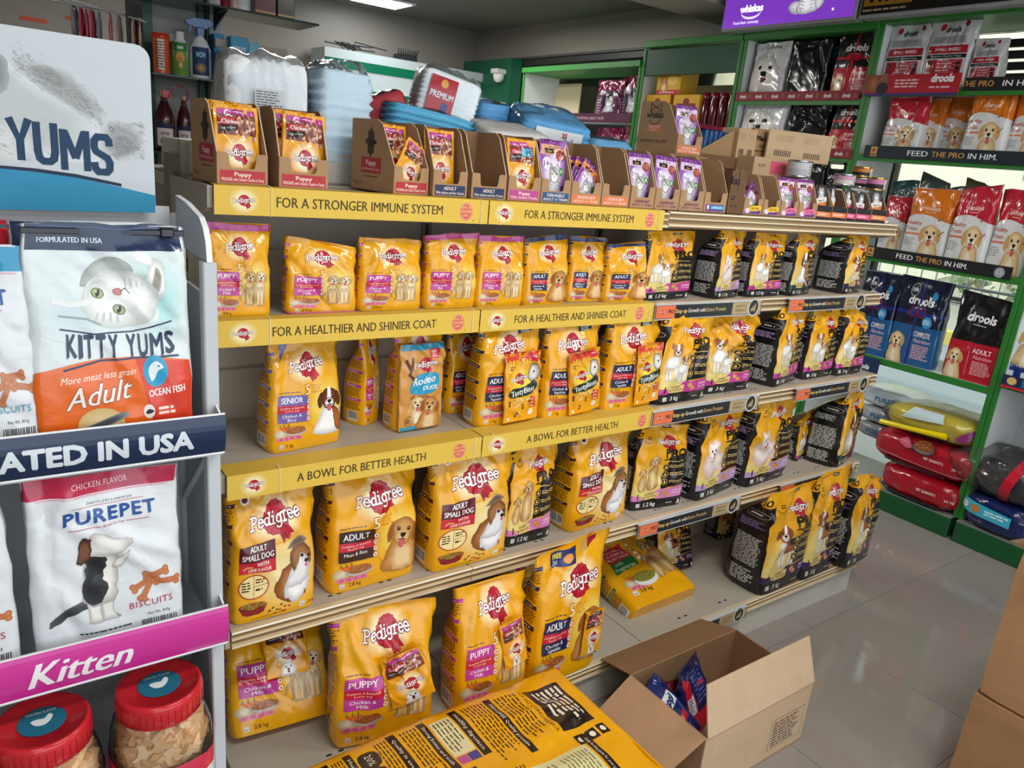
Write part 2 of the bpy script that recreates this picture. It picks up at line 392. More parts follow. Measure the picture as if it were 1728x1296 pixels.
    def layers(s):
        it = sorted(s.it, key=lambda q: q[3]); B = []; L = []
        for V, T, C, z, fn in it:
            lo, hi = V.min(0)-.1, V.max(0)+.1; l = 0
            if B:
                b = np.array(B); k = (b[:, 0] < hi[0]) & (b[:, 2] > lo[0]) & (b[:, 1] < hi[1]) & (b[:, 3] > lo[1])
                if k.any():
                    same = np.array(ZZ) == z; l = np.array(L)[k & ~same].max()+1 if (k & ~same).any() else 0
                    if (k & same).any(): l = max(l, np.array(L)[k & same].max())
            else: ZZ = []
            B.append((lo[0], lo[1], hi[0], hi[1])); L.append(l); ZZ.append(z)
        return it, L
    def soup(s):
        """triangles cut along the cells of the bag grid, so that every piece lies flush on one facet"""
        if hasattr(s, 'sp'): return s.sp
        it, L = s.layers(); P = []; C = []; Z = []
        for (V, T, c, z, fn), l in zip(it, L): P.append(V[T]); C.append(c[T]); Z.append(np.full(len(T), l))
        P, C, Z = np.concatenate(P), np.concatenate(C), np.concatenate(Z).astype(float)
        a = (P[:, 1, 0]-P[:, 0, 0])*(P[:, 2, 1]-P[:, 0, 1])-(P[:, 1, 1]-P[:, 0, 1])*(P[:, 2, 0]-P[:, 0, 0]); k = np.abs(a) > 1e-5
        P, C, Z, a = P[k], C[k], Z[k], a[k]; f = a < 0; P[f] = P[f][:, ::-1]; C[f] = C[f][:, ::-1]
        P[..., 0] = xcell(P[..., 0], s.w); P[..., 1] = np.interp(np.clip(P[..., 1]/s.h, 0, 1), VROW, np.arange(NVR+1))
        A = np.zeros((len(P), 9, 5)); A[:, :3, :2] = P; A[:, :3, 2:] = C; n = np.full(len(P), 3)
        for ax in (0, 1):
            lo, hi = int(np.floor(P[..., ax].min())), int(np.ceil(P[..., ax].max()))
            for v in range(lo+1, hi): A, n, Z = cut(A, n, Z, A[..., ax]-v)
        def cen(A, n): w = (np.arange(9)[None] < n[:, None])[..., None]; return (A[..., :2]*w).sum(1)/n[:, None]
        q = np.floor(cen(A, n)); A, n, Z = cut(A, n, Z, (A[..., 0]-q[:, None, 0])+(A[..., 1]-q[:, None, 1])-1)
        s.sp = (A, n, Z, max(L)+1, cen(A, n)); return s.sp
    def pack(s, h):
        Vs, Ts, Cs, Zs, n = [], [], [], [], 0
        it, LL = s.layers()
        for (V, T, C, z, fn), l in zip(it, LL):
            V, T, C = split(V, T, C, h)
            Vs.append(V); Ts.append(T+n); Cs.append(C); Zs.append(np.full(len(V), l)); n += len(V)
        s.pk = (np.vstack(Vs), np.vstack(Ts), np.vstack(Cs), np.concatenate(Zs), max(LL)+1); return s.pk
def lay(art, surf, name, parent, matn='film', e0=0.0006, thick=0.0022, h=4.0, parts=None):
    """turn artwork into a thin printed mesh on a surface; surf(V)->points, normals"""
    V, T, C, Z, nz = art.pk if hasattr(art, 'pk') else art.pack(h)
    P, N = surf(V, art); n = N/(np.linalg.norm(N, axis=1, keepdims=True)+1e-12)
    P = P+n*(e0+thick*(Z/max(nz, 1)))[:, None]
    a, b, c = P[T[:, 0]], P[T[:, 1]], P[T[:, 2]]; fn = np.cross(b-a, c-a)
    flip = (fn*(n[T[:, 0]])).sum(1) < 0; T = T.copy(); T[flip] = T[flip][:, ::-1]
    m = M(); m.add(P, T, C, 0, True); o = m.build(name, matn, parent)
    return o
def flat(origin, ux, uy, k=1.0):
    """surface for a flat face: art units times k along ux, uy from origin"""
    o, ux, uy = np.array(origin, float), np.array(ux, float), np.array(uy, float); nn = np.cross(ux, uy)
    def f(V, art): return o+V[:, :1]*k*ux+V[:, 1:2]*k*uy, np.tile(nn, (len(V), 1))
    return f
# ---- slab-serif lettering built from strokes
def _arc(cx, cy, rx, ry, a0, a1, n=9):
    return [(cx+rx*math.cos(math.radians(a)), cy+ry*math.sin(math.radians(a))) for a in np.linspace(a0, a1, n)]
SLAB = {
 'P': (.54, [[(.12, .02), (.12, .7)], [(.12, .7), (.26, .7)]+_arc(.28, .53, .17, .17, 90, -90)+[(.12, .36)], [(.0, .02), (.25, .02)], [(.0, .7), (.12, .7)]]),
 'e': (.48, [[(.05, .26), (.42, .26)]+_arc(.24, .25, .19, .23, 8, 318, 12)]),
 'd': (.56, [_arc(.22, .25, .17, .22, 0, 360, 13), [(.41, .02), (.41, .74)], [(.3, .73), (.41, .73)], [(.41, .02), (.5, .02)]]),
 'i': (.3, [[(.13, .02), (.13, .48)], [(.03, .47), (.13, .47)], [(.02, .02), (.25, .02)], [(.12, .67), (.14, .69)]]),
 'g': (.52, [_arc(.21, .27, .16, .2, 0, 360, 12), [(.38, .47), (.38, -.08)]+_arc(.21, -.09, .17, .15, 0, -150, 7), [(.38, .47), (.48, .47)]]),
 'r': (.42, [[(.12, .02), (.12, .48)], [(.02, .47), (.12, .47)], [(.01, .02), (.24, .02)], [(.12, .32), (.2, .45), (.3, .49), (.38, .45)]]),
}
def slab_word(word, col='#ffffff', out='#8e1b2c', w=.105, ow=.05, bend=0.0):
    a = Art(); x = 0; tot = sum(SLAB[c][0] for c in word)
    for lay_, cc, ww in ((1, out, w+2*ow), (2, col, w)):
        x = -tot/2
        for ch in word:
            adv, st = SLAB[ch]
            for p in st: a.line([(x+q[0], q[1]-.25+bend*(x+q[0])**2) for q in p], ww, cc)
            x += adv
    return a
def rosette(big=True):
    a = Art(); n = 14; P = []
    for i in range(n*4):
        t = 2*PI*i/(n*4); r = 1.0+.055*math.cos(n*t); P.append((r*math.cos(t), r*.98*math.sin(t)))
    a.poly([(.1, -.7), (.55, -1.62), (.62, -1.3), (.95, -1.38), (.62, -.5)], '#a5142a')
    a.poly([(.45, -.7), (1.02, -1.32), (1.0, -1.05), (1.3, -1.0), (.8, -.3)], '#c22036')
    a.poly(P, '#c41f35')
    V = []; T = []
    for i in range(n):
        t = 2*PI*(i+.5)/n; k = len(V); V += [(math.cos(t)*.6, math.sin(t)*.6), (math.cos(t-.07)*.98, math.sin(t-.07)*.98), (math.cos(t+.07)*.98, math.sin(t+.07)*.98)]; T.append([k, k+1, k+2])
    a.raw(V, T, np.tile(lin('#8f1226'), (len(V), 1)))
    a.ell(0, 0, .6, .6, '#dd3a4a', c2='#b3182d', n=16); return a
ROS = rosette()
def dog_logo(glow='#fff6c8', base='#efab0c', rot=5, plain=False):
    """cream glow, red rosette with ribbon tails, white slab lettering across it; about 4 units wide"""
    a = Art()
    if glow: a.glow(0, 0, 1.75, 1.25, glow, base)
    a.stamp(ROS, 0, .05, .82); a.stamp(slab_word('Pedigree'), 0, 0, .84, rot=rot); return a
LOGO = dog_logo(); LOGO_PLAIN = dog_logo(None)
# ---- animals as printed pictures (origin at centre, about 2 units tall)
def head(a, cx, cy, s, fur='#e8c48a', dark='#b98a4e', muz='#f6e6c6', ear='#c08e52', tongue=True, eye='#1c1410', mask=None, drop=True, rot=0):
    b = Art()
    if drop:
        for sx in (-1, 1): b.blob([(sx*.55, .55), (sx*.95, .45), (sx*1.12, -.1), (sx*.98, -.62), (sx*.72, -.55), (sx*.6, 0)], ear, dark, jag=.05)
    else:
        for sx in (-1, 1): b.blob([(sx*.35, .6), (sx*.7, 1.15), (sx*.95, .5), (sx*.6, .2)], ear, dark, jag=.04)
    b.blob([(-.72, .1), (-.6, .65), (0, .9), (.6, .65), (.72, .1), (.5, -.55), (0, -.85), (-.5, -.55)], fur, dark, jag=.06)
    if mask: b.blob([(-.14, .88), (.14, .88), (.2, .1), (.42, -.4), (0, -.8), (-.42, -.4), (-.2, .1)], mask, mask)
    b.blob([(-.4, -.1), (0, .12), (.4, -.1), (.42, -.5), (0, -.8), (-.42, -.5)], muz, fur)
    for sx in (-1, 1): b.ell(sx*.34, .2, .13, .14, '#5a3a20', n=10); b.ell(sx*.34, .2, .09, .1, eye, n=8); b.ell(sx*.31, .24, .03, .03, '#ffffff', n=6)
    b.blob([(-.2, -.1), (0, -.04), (.2, -.1), (.12, -.28), (0, -.34), (-.12, -.28)], '#17120f', k=3)
    b.line([(-.3, -.48), (-.05, -.44), (0, -.34), (.05, -.44), (.3, -.48)], .05, '#2a1a14', disc=False)
    if tongue: b.blob([(-.17, -.5), (.17, -.5), (.16, -.85), (0, -.98), (-.16, -.85)], '#d9636b', '#b8434f', k=3)
    a.stamp(b, cx, cy, s, rot=rot)
def pic(kind):
    a = Art()
    if kind == 'labs':       # two pale labradors standing side by side
        for x, k, c, d in ((-.36, .92, '#dfc18c', '#a8834c'), (.32, 1.0, '#f4e2bc', '#c4a066')):
            a.blob([(x+.1, .1), (x+.3, -.1), (x+.34, -.6), (x+.3, -.95), (x+.16, -.97), (x+.14, -.5)], d, d, k=3)
            a.blob([(x-.3, .1), (x-.38, -.3), (x-.3, -.9), (x-.36, -.97), (x-.2, -.98), (x-.18, -.5)], d, c, k=3)
            a.blob([(x-.3, .25), (x-.12, .5), (x+.2, .45), (x+.32, 0), (x+.24, -.42), (x, -.5), (x-.24, -.4), (x-.34, -.05)], c, d, jag=.03)
            for lx in (-.13, .1): a.blob([(x+lx-.1, 0), (x+lx+.1, 0), (x+lx+.07, -.85), (x+lx+.11, -.97), (x+lx+.02, -1.02), (x+lx-.1, -1.0), (x+lx-.06, -.85)], c, d, k=3)
            head(a, x+.1*k, .66, .37, c, d, '#f7ead0', d, rot=-16)
        a.blob([(-.62, -.1), (-.9, -.3), (-1.0, -.62), (-.92, -.66), (-.8, -.4), (-.6, -.26)], '#c4a066', '#a8834c', k=3)
    elif kind == 'golden':   # golden retriever, chest up
        a.blob([(-.75, -1.1), (-.72, -.4), (-.4, .2), (.5, .25), (.85, -.3), (.95, -1.1)], '#d49a55', '#a86c30', jag=.1)
        a.blob([(-.35, -1.1), (-.35, -.3), (.1, 0), (.45, -.3), (.5, -1.1)], '#efd0a0', '#cf9a58', jag=.1)
        head(a, .05, .42, .66, '#d9a45f', '#a5682e', '#e8c591', '#9c5c2a', rot=-10)
    elif kind == 'goldpup':  # pale retriever, seated
        a.blob([(-.62, -1.1), (-.6, -.4), (-.35, .1), (.4, .1), (.66, -.4), (.7, -1.1)], '#ecd3a4', '#c9a268', jag=.06)
        a.blob([(-.26, -1.1), (-.28, -.4), (0, -.05), (.28, -.4), (.28, -1.1)], '#f8ecd0', '#e2c795', jag=.06)
        head(a, 0, .48, .64, '#efd8ab', '#caa467', '#faf0d8', '#cfa468')
    elif kind == 'shih':     # long haired dog looking up
        a.blob([(-.9, -.6), (-.7, -.1), (-.3, .25), (.3, .2), (.55, -.3), (.5, -.8), (.1, -1.1), (-.5, -1.05)], '#b9763e', '#7c4522', jag=.09)
        a.blob([(-.45, -.5), (-.1, .1), (.42, .1), (.6, -.3), (.5, -.75), (.1, -1.12), (-.35, -1.0)], '#ffffff', '#c9cdd6', jag=.12)
        a.blob([(-.22, .5), (-.1, .85), (.3, 1.0), (.62, .7), (.66, .2), (.3, -.35), (-.02, -.1)], '#a97645', '#6c4426', jag=.06)
        a.blob([(.05, .15), (.25, .6), (.5, .4), (.62, .0), (.35, -.5), (-.25, -.6), (-.45, -.45), (-.1, -.1)], '#f4f4f6', '#bfc3cc', jag=.07)
        a.blob([(-.35, .8), (0, 1.15), (.4, 1.2), (.5, 1.0), (.1, .9)], '#6d5a4a', '#9b8a78', jag=.1)
        a.ell(.28, .5, .07, .07, '#120c0a', n=8); a.ell(.56, .46, .06, .06, '#120c0a', n=8)
        a.ell(.48, .28, .1, .08, '#120c0a', n=8); a.ell(.46, .12, .07, .08, '#e0707c', n=8)
    elif kind == 'jacks':    # two white dogs with tan heads
        for x, k, y in ((-.25, 1.0, .12), (.35, .72, -.28)):
            for lx in (-.3, -.12, .16, .3): a.blob([(x+lx*k-.06, y-.2*k), (x+lx*k+.07, y-.2*k), (x+lx*k+.06, y-.95*k), (x+lx*k+.08, y-1.0*k), (x+lx*k-.08, y-1.0*k)], '#f3efe8', '#b9b0a6', k=2)
            a.blob([(x-.42*k, y+.05), (x-.1*k, y+.3*k), (x+.3*k, y+.25*k), (x+.4*k, y-.15*k), (x+.1*k, y-.42*k), (x-.38*k, y-.35*k)], '#ffffff', '#c9c2ba', jag=.02)
            head(a, x+.12*k, y+.55*k, .36*k, '#c9895a', '#9a5c34', '#ffffff', '#a86a3e', mask='#ffffff', tongue=False, drop=False)
    elif kind == 'pom':      # fluffy white-pink small dog
        a.blob([(-.5, -.9), (-.75, -.3), (-.6, .35), (-.1, .55), (.5, .25), (.85, -.2), (.75, -.7), (.1, -.98)], '#fbeee9', '#dcb7ab', jag=.2)
        a.blob([(-.55, .15), (-.5, .85), (-.15, .75), (.15, .85), (.3, .3), (0, -.1), (-.35, -.1)], '#fff6f2', '#e0bdb2', jag=.1)
        for x, y in ((-.32, .42), (-.02, .42), (-.18, .25)): a.ell(x, y, .06, .07, '#141010', n=8)
        a.blob([(-.26, .12), (-.1, .12), (-.18, -.02)], '#d0606a', k=2)
    elif kind == 'beagle':   # tricolour hound standing
        for lx in (-.42, -.2, .25, .45): a.blob([(lx-.07, -.1), (lx+.09, -.1), (lx+.06, -.92), (lx+.1, -1.0), (lx-.1, -1.0)], '#fbf7f0', '#c9bdb0', k=2)
        a.blob([(-.55, .2), (-.1, .35), (.5, .3), (.66, 0), (.45, -.3), (-.4, -.35), (-.6, -.1)], '#b4602c', '#7b3c1a', jag=.02)
        a.blob([(-.1, .34), (.45, .3), (.56, .02), (.3, -.05), (0, .05)], '#17110f', '#2a1a14', k=3)
        a.blob([(-.62, .25), (-.3, .2), (-.25, -.35), (-.5, -.4), (-.66, -.1)], '#fdfaf6', '#d6cabd', k=3)
        a.line([(.6, .15), (.9, .5)], .08, '#c27a48')
        head(a, -.38, .6, .4, '#b8683a', '#7c401e', '#ffffff', '#9a4c22', mask='#ffffff', tongue=False)
    elif kind == 'labpair':  # adult labrador with puppy
        for x, k, y in ((.28, 1.0, .05), (-.36, .66, -.35)):
            a.blob([(x-.3*k, y-1.0*k), (x-.34*k, y-.2*k), (x-.15*k, y+.3*k), (x+.25*k, y+.3*k), (x+.34*k, y-.3*k), (x+.3*k, y-1.0*k)], '#ddb87c', '#a8804a', jag=.03)
            a.blob([(x-.1*k, y-1.0*k), (x-.12*k, y), (x+.12*k, y), (x+.1*k, y-1.0*k)], '#f0d6a4', '#d0a768', jag=.03, k=3)
            head(a, x-.02, y+.58*k, .36*k, '#e3bf86', '#b08648', '#f4e0b8', '#b08648', tongue=True)
    elif kind == 'spaniel':  # brown and white dog seated
        a.blob([(-.7, -1.1), (-.5, -.5), (-.2, .1), (.5, .15), (.85, -.4), (.9, -1.1)], '#ffffff', '#c6cad2', jag=.08)
        a.blob([(.35, .1), (.7, -.1), (.92, -.7), (.88, -1.1), (.55, -1.0), (.4, -.4)], '#b0622e', '#7e3f1a', jag=.05)
        head(a, .15, .5, .6, '#7e3e1e', '#4c2210', '#ffffff', '#5e2c14', mask='#ffffff')
    elif kind == 'maltese':
        a.blob([(-.95, -1.1), (-.9, .1), (-.55, .8), (0, 1.0), (.6, .75), (.9, .1), (.95, -1.1)], '#f2efea', '#bdb9b4', jag=.2)
        for x in (-.3, .38): a.ell(x, .3, .13, .13, '#16110f', n=10)
        a.blob([(-.16, .05), (.2, .05), (.16, -.2), (0, -.28), (-.12, -.2)], '#100c0b', k=3); a.blob([(-.2, -.32), (.22, -.3), (.05, -.62)], '#7c2430', '#4c1018', k=3)
    elif kind == 'cat':      # grey tabby head and chest
        a.blob([(-.7, -1.0), (-.55, -.2), (-.2, .2), (.4, .1), (.65, -.4), (.7, -1.0)], '#d8d8dc', '#8c8c94', jag=.08)
        for sx in (-1, 1): a.blob([(sx*.15, .75), (sx*.42, 1.15), (sx*.58, .5)], '#b9b9c0', '#77777f', k=3)
        a.blob([(-.6, .3), (-.4, .8), (0, .88), (.4, .8), (.6, .3), (.35, -.1), (0, -.2), (-.35, -.1)], '#d4d4d8', '#8b8b93', jag=.06)
        a.blob([(-.3, .2), (0, .35), (.3, .2), (.2, -.12), (-.2, -.12)], '#ffffff', '#dddde2', k=3)
        for sx in (-1, 1): a.ell(sx*.25, .4, .11, .08, '#b9c07a', n=10); a.ell(sx*.25, .4, .04, .07, '#111111', n=8)
        a.blob([(-.08, .22), (.08, .22), (0, .12)], '#c07a7c', k=2)
        for i in range(5):
            y = .85-.06*i; a.line([(-.3+.1*i, y), (-.22+.1*i, y-.2)], .05, '#66666e', disc=False)
        for sx in (-1, 1):
            for i in range(3): a.line([(sx*.45, -.3-.2*i), (sx*.2, -.4-.2*i)], .05, '#7a7a82', disc=False)
    elif kind == 'jumpdog':  # black and white dog standing on hind legs, seen from behind-left
        a.blob([(-.9, -.75), (-.55, -.5), (-.2, -.45), (-.1, -.6), (-.5, -.7), (-.95, -.95)], '#3a3c42', '#55585e', jag=.06)
        for lx in (-.1, .16): a.blob([(lx-.15, -.3), (lx+.15, -.3), (lx+.14, -.85), (lx+.26, -.98), (lx-.08, -1.0), (lx-.1, -.8)], '#e9e7e2', '#a9a8a4', jag=.04)
        a.blob([(-.3, -.1), (-.2, .5), (.1, .7), (.45, .45), (.42, 0), (.35, -.5), (0, -.65), (-.28, -.5)], '#eeebe4', '#a7a6a3', jag=.06)
        a.blob([(-.3, -.35), (-.24, .2), (-.2, .6), (.1, .62), (.22, .3), (.1, -.05), (.22, -.3), (-.05, -.6)], '#14161b', '#2e323a', jag=.07)
        a.blob([(-.3, .6), (-.15, .95), (.1, 1.0), (.42, .82), (.75, .78), (.8, .66), (.5, .48), (.1, .45)], '#e8e6e2', '#b5b3af', jag=.04)
        a.blob([(-.42, .42), (-.3, .85), (-.1, .92), (-.1, .55), (-.25, .35)], '#7a4a32', '#1c1a1c', jag=.06)
        a.blob([(.3, .2), (.5, .4), (.72, .52), (.66, .38), (.5, .15)], '#e8e6e2', '#9c9a96', jag=.03)
    return a
PIC = {k: pic(k) for k in ('labs', 'golden', 'goldpup', 'shih', 'jacks', 'pom', 'beagle', 'labpair', 'spaniel', 'maltese', 'cat', 'jumpdog')}
def bowl(meat='#c23a66'):
    a = Art()
    a.ell(-.75, -.1, .5, .42, '#e9dfc8', c2='#c6b48c', n=12)
    for i in range(3): a.poly([(-.9+.3*i, .5), (-.65+.3*i, .55), (-.25+.2*i, -.2)], '#e2622a'); a.poly([(-.85+.3*i, .52), (-.8+.3*i, .85), (-.74+.3*i, .52)], '#4e8a2c')
    a.ell(.3, 0, .8, .42, '#efeeea', c2='#a9a6a0', n=16); a.ell(.3, .12, .72, .34, '#a35a2a', n=16)
    V = []; T = []; C = []
    for i in range(46):
        t, r = RNG.rand()*2*PI, math.sqrt(RNG.rand()); x, y = .3+.68*r*math.cos(t), .15+.3*r*math.sin(t); q = .045; k = len(V)
        V += [(x-q, y-q), (x+q, y-q), (x, y+q)]; T.append([k, k+1, k+2]); c = lin(random.choice(['#c88a48', '#8c4420', '#b7672f', '#d9a660'])); C += [c]*3
    a.raw(V, T, C)
    for i in range(4): a.ell(-.75+.42*i, -.55, .3, .2, meat, c2='#e88aa8', n=10, rot=15*(-1)**i)
    return a
BOWL = bowl()
def kibble(n, col):
    a = Art(); V = []; T = []; C = []
    for i in range(n):
        t, r = RNG.rand()*2*PI, math.sqrt(RNG.rand()); x, y = .95*r*math.cos(t), .33*r*math.sin(t)+.1; q = .07; k = len(V)
        V += [(x-q, y-q*.6), (x+q, y-q*.6), (x+q, y+q*.6), (x-q, y+q*.6)]; T += [[k, k+1, k+2], [k, k+2, k+3]]; c = lin(random.choice(col)); C += [c]*4
    a.raw(V, T, C); return a
REDBOWL = Art(); REDBOWL.poly([(-1, .1), (1, .1), (.75, -.6), (.4, -.78), (-.4, -.78), (-.75, -.6)], '#8a1c2c').ell(0, .12, 1, .38, '#6a1422', n=18)
REDBOWL.stamp(kibble(110, ['#c8a63c', '#a7b04a', '#b8452c', '#c47a38', '#8c9838']), 0, .06)
# ---------------------------------------------------------------- soft bags
def fnoise(x, y, seed, k):
    """piecewise-linear crumple noise on a jittered lattice, about -1..1"""
    r = np.random.RandomState(seed); n = 64; g = r.rand(n, n)*2-1
    u, v = x*k+3*np.sin(y*k*.7+seed)*.3, y*k+.4*np.sin(x*k*.9); i, j = np.floor(u).astype(int), np.floor(v).astype(int); a, b = u-i, v-j
    A, B, C, D = g[i % n, j % n], g[(i+1) % n, j % n], g[i % n, (j+1) % n], g[(i+1) % n, (j+1) % n]
    lo = a+b < 1
    return np.where(lo, A+(B-A)*a+(C-A)*b, D+(C-D)*(1-a)+(B-D)*(1-b))
def bag_surface(W, H, D, seed=0, flare=0.1, seal=.05, fill=.5, tl=0.0, tr=0.0, lean=0.0, skew=0.0, gus=1.0,
                wr=1.0, slump=0.0, bot=.95, pillow=False, folds=7, fwd=.5):
    rs = np.random.RandomState(seed+11); V = VROW; NV = NVR; NU = NF+2*NSD+NBK; P = np.zeros((NV+1, NU, 3))
    q = np.linspace(0, 2*PI, 361)
    sd = D*.92; L0 = 2*(W+sd)*.985
    fr = np.concatenate([np.linspace(-W/2, W/2, NF+1), W/2+sd*np.arange(1, NSD+1)/NSD])          # columns, metres along the girth
    end = fr[-1]; rest = L0-W-2*sd; fr = np.concatenate([fr, end+rest*np.arange(1, NBK)/NBK, -W/2-sd*np.arange(NSD, 0, -1)/NSD+L0])
    fr = fr/L0; colx = fr
    for j, v in enumerate(V):
        if pillow: g = max(0.0, math.sin(PI*min(1, max(0, (v-seal)/(1-2*seal)))))**.5; n = 2.4
        else:
            up = min(1, v/.12); g = bot+(1-bot)*up
            t = max(0, (v-fill)/(1-seal-fill)); t = min(1, t); g *= 1-t**1.5; n = 7.0-3.5*min(1, v/.9)
        d = max(D*g, .0022); w = W+flare*(D-d)
        if not pillow and v < .04: w *= .965+.035*v/.04; d *= .93+.07*v/.04
        c, s = np.cos(q), np.sin(q); e = 2/n
        x = w/2*np.sign(c)*np.abs(c)**e; y = d/2*np.sign(s)*np.abs(s)**e
        gg = gus*max(0, 1-abs(2*min(1, max(0, (v-.35)/.6))-1))*(.10*D if not pillow else 0)
        side = np.abs(x) > .42*w; x = np.where(side, x-np.sign(x)*gg*(1-np.abs(y)/(d/2+1e-9)), x)
        k0 = 270; xx = np.roll(x[:-1], -k0); yy = np.roll(y[:-1], -k0); xx = np.append(xx, xx[0]); yy = np.append(yy, yy[0])
        ds = np.hypot(np.diff(xx), np.diff(yy)); S = np.append(0, np.cumsum(ds)); L = S[-1]
        f = (colx % 1.0)*L; P[j, :, 0] = np.interp(f, S, xx); P[j, :, 1] = np.interp(f, S, yy)
    P[:, :, 2] = (V*H)[:, None]
    s = np.where(fr > .5+W/L0*.0, fr-1, fr)*L0; s = np.where(fr < 0, fr*L0, s); Sg, Vg = np.meshgrid(s, V*H)
    vn = Vg/H; front = np.where(P[:, :, 1] <= 0, 1.0, .5)
    amp = W*.012*wr*(0.45+1.0*vn**1.5)*np.clip(vn/.1, 0.2, 1); dsp = np.zeros_like(Sg)
    for _ in range(folds):
        x0, v0 = rs.uniform(-.55, .55)*W, rs.choice([1.0, .95, .62, .3, .06], p=[.3, .2, .2, .15, .15])*H; an = rs.uniform(-1.2, 1.2)+(-PI/2 if v0 > .5*H else PI/2)
        dx, dy = math.cos(an), math.sin(an); rx, ry = Sg-x0, Vg-v0; al = rx*dx+ry*dy; pe = -rx*dy+ry*dx+.04*W*np.sin(al/W*5+rs.rand()*6)
        wd_ = W*rs.uniform(.03, .07); ln = W*rs.uniform(.5, 1.1); fall = np.exp(-((al-ln*.3)/ln)**2)
        dsp += rs.choice([-1, 1.0])*2.6*np.exp(-(pe/wd_)**2)*fall
    o = seed*1.37
    dsp += .9*fnoise(Sg/W+o, Vg/W, seed+1, 5)+.55*fnoise(Sg/W+o, Vg/W, seed+2, 11)+1.3*np.sin(Sg/W*3+o)*np.sin(Vg/W*2.3+o*.7)
    thin = np.clip((1-seal-vn)/.12, 0.0, 1) if not pillow else 1
    sgn = np.where(P[:, :, 1] <= 0, -1.0, 1.0)
    P[:, :, 1] += sgn*amp*dsp*front*thin + (1-thin)*amp*1.5*(np.sin(P[:, :, 0]/W*9+o)+fnoise(P[:, :, 0]/W+o, 0*Vg, seed+5, 6))
    sidew = (np.abs(P[:, :, 0]) > .4*W); P[:, :, 0] += np.where(sidew, np.sign(P[:, :, 0])*amp*fnoise(Vg/W+o, P[:, :, 1]/W, seed+3, 6)*1.4, 0)
    if not pillow: P[:, :, 1] -= fwd*(D-np.ptp(P[:, :, 1], axis=1, keepdims=True).clip(0, D))*.5
    k = np.clip((vn-.45)/.55, 0, 1)**1.6; u = P[:, :, 0]/W
    P[:, :, 2] -= H*k*(tl*np.clip(.5-u, 0, 1.1)**1.4+tr*np.clip(.5+u, 0, 1.1)**1.4+slump)
    P[:, :, 1] += D*.9*k*(tl*np.clip(.5-u, 0, 1)+tr*np.clip(.5+u, 0, 1))*1.2
    P[:, :, 1] += lean*H*np.clip((vn-.3)/.7, 0, 1)**1.6; P[:, :, 0] += skew*H*np.clip((vn-.2)/.8, 0, 1)**1.4
    if not pillow: P[:, :, 2] += .02*H*fnoise(u+o, u*0+.5, seed+7, 4)*np.clip((vn-.9)/.1, 0, 1)
    du = np.roll(P, -1, 1)-np.roll(P, 1, 1); dv = np.gradient(P, axis=0); N = np.cross(du, dv); N /= np.linalg.norm(N, axis=2, keepdims=True)+1e-12
    return dict(P=P, N=N, V=V, L0=L0, W=W, H=H, D=D, NU=NU, NV=NV)
def bag_point(b, u, v):
    i, j = int(u*NF) % b['NU'], int(v*NVR*.97); return b['P'][j, i], b['N'][j, i]
def lay_bag(art, b, name, parent, matn, e0, step):
    A, n, Z, nl, m = art.soup(); NU, NV = b['NU'], b['NV']; ok = (m[:, 0] > -NSD) & (m[:, 0] < NF+NSD); A, n, Z, m = A[ok], n[ok], Z[ok], m[ok]
    ci = np.floor(m[:, 0]).astype(int); cj = np.clip(np.floor(m[:, 1]).astype(int), 0, NV-1); up = (m[:, 0]-ci+m[:, 1]-cj) > 1; i0, i1 = ci % NU, (ci+1) % NU
    mm = M(); cnt = []
    def tri(G, k, a, c):
        g00, g10, g01, g11 = G[cj[k], i0[k]][:, None], G[cj[k], i1[k]][:, None], G[cj[k]+1, i0[k]][:, None], G[cj[k]+1, i1[k]][:, None]; a, c = a[..., None], c[..., None]
        return np.where(up[k][:, None, None], g11+(g01-g11)*(1-a)+(g10-g11)*(1-c), g00+(g10-g00)*a+(g01-g00)*c)
    NN = []
    for q in range(3, 10):
        k = np.where(n == q)[0]
        if not len(k): continue
        a, c = A[k, :q, 0]-ci[k][:, None], A[k, :q, 1]-cj[k][:, None]; X, N = tri(b['P'], k, a, c), tri(b['N'], k, a, c); N = N/(np.linalg.norm(N, axis=2, keepdims=True)+1e-12)
        X = X+N*(e0+step*Z[k])[:, None, None]; mm.add(X.reshape(-1, 3), np.arange(len(k)*q).reshape(-1, q), A[k, :q, 2:].reshape(-1, 3), 0, True); NN.append(N.reshape(-1, 3))
    nv = mm.n; o = mm.build(name, matn, parent)
    if len(o.data.vertices) == nv: o.data.normals_split_custom_set_from_vertices(np.concatenate(NN).astype(np.float32))
    return o
def bag_mesh(m, b, col, bands=()):
    P, NU, NV = b['P'], b['NU'], b['NV']; V = P.reshape(-1, 3); C = np.tile(lin(col), (len(V), 1))
    vr = np.repeat(b['V'], NU)
    for lo, hi, c in bands: C[(vr >= lo) & (vr <= hi)] = lin(c)
    i, j = np.meshgrid(np.arange(NU), np.arange(NV)); i, j = i.ravel(), j.ravel(); a = j*NU+i; b2 = j*NU+(i+1) % NU
    m.add(V, np.concatenate([np.stack([a, b2, a+NU], 1), np.stack([b2, b2+NU, a+NU], 1)]), C, 0, True)
    m.add(P[0], [list(range(NU))[::-1]], col)
    c0 = NF//2; R = [(c0+k) % NU for k in range(NU)]; h = NU//2
    m.add(P[NV], [[R[k], R[k+1], R[NU-k-1], R[(NU-k) % NU]] for k in range(1, h-1)], C[-1])
    return m
BAGN = {'n': 0}
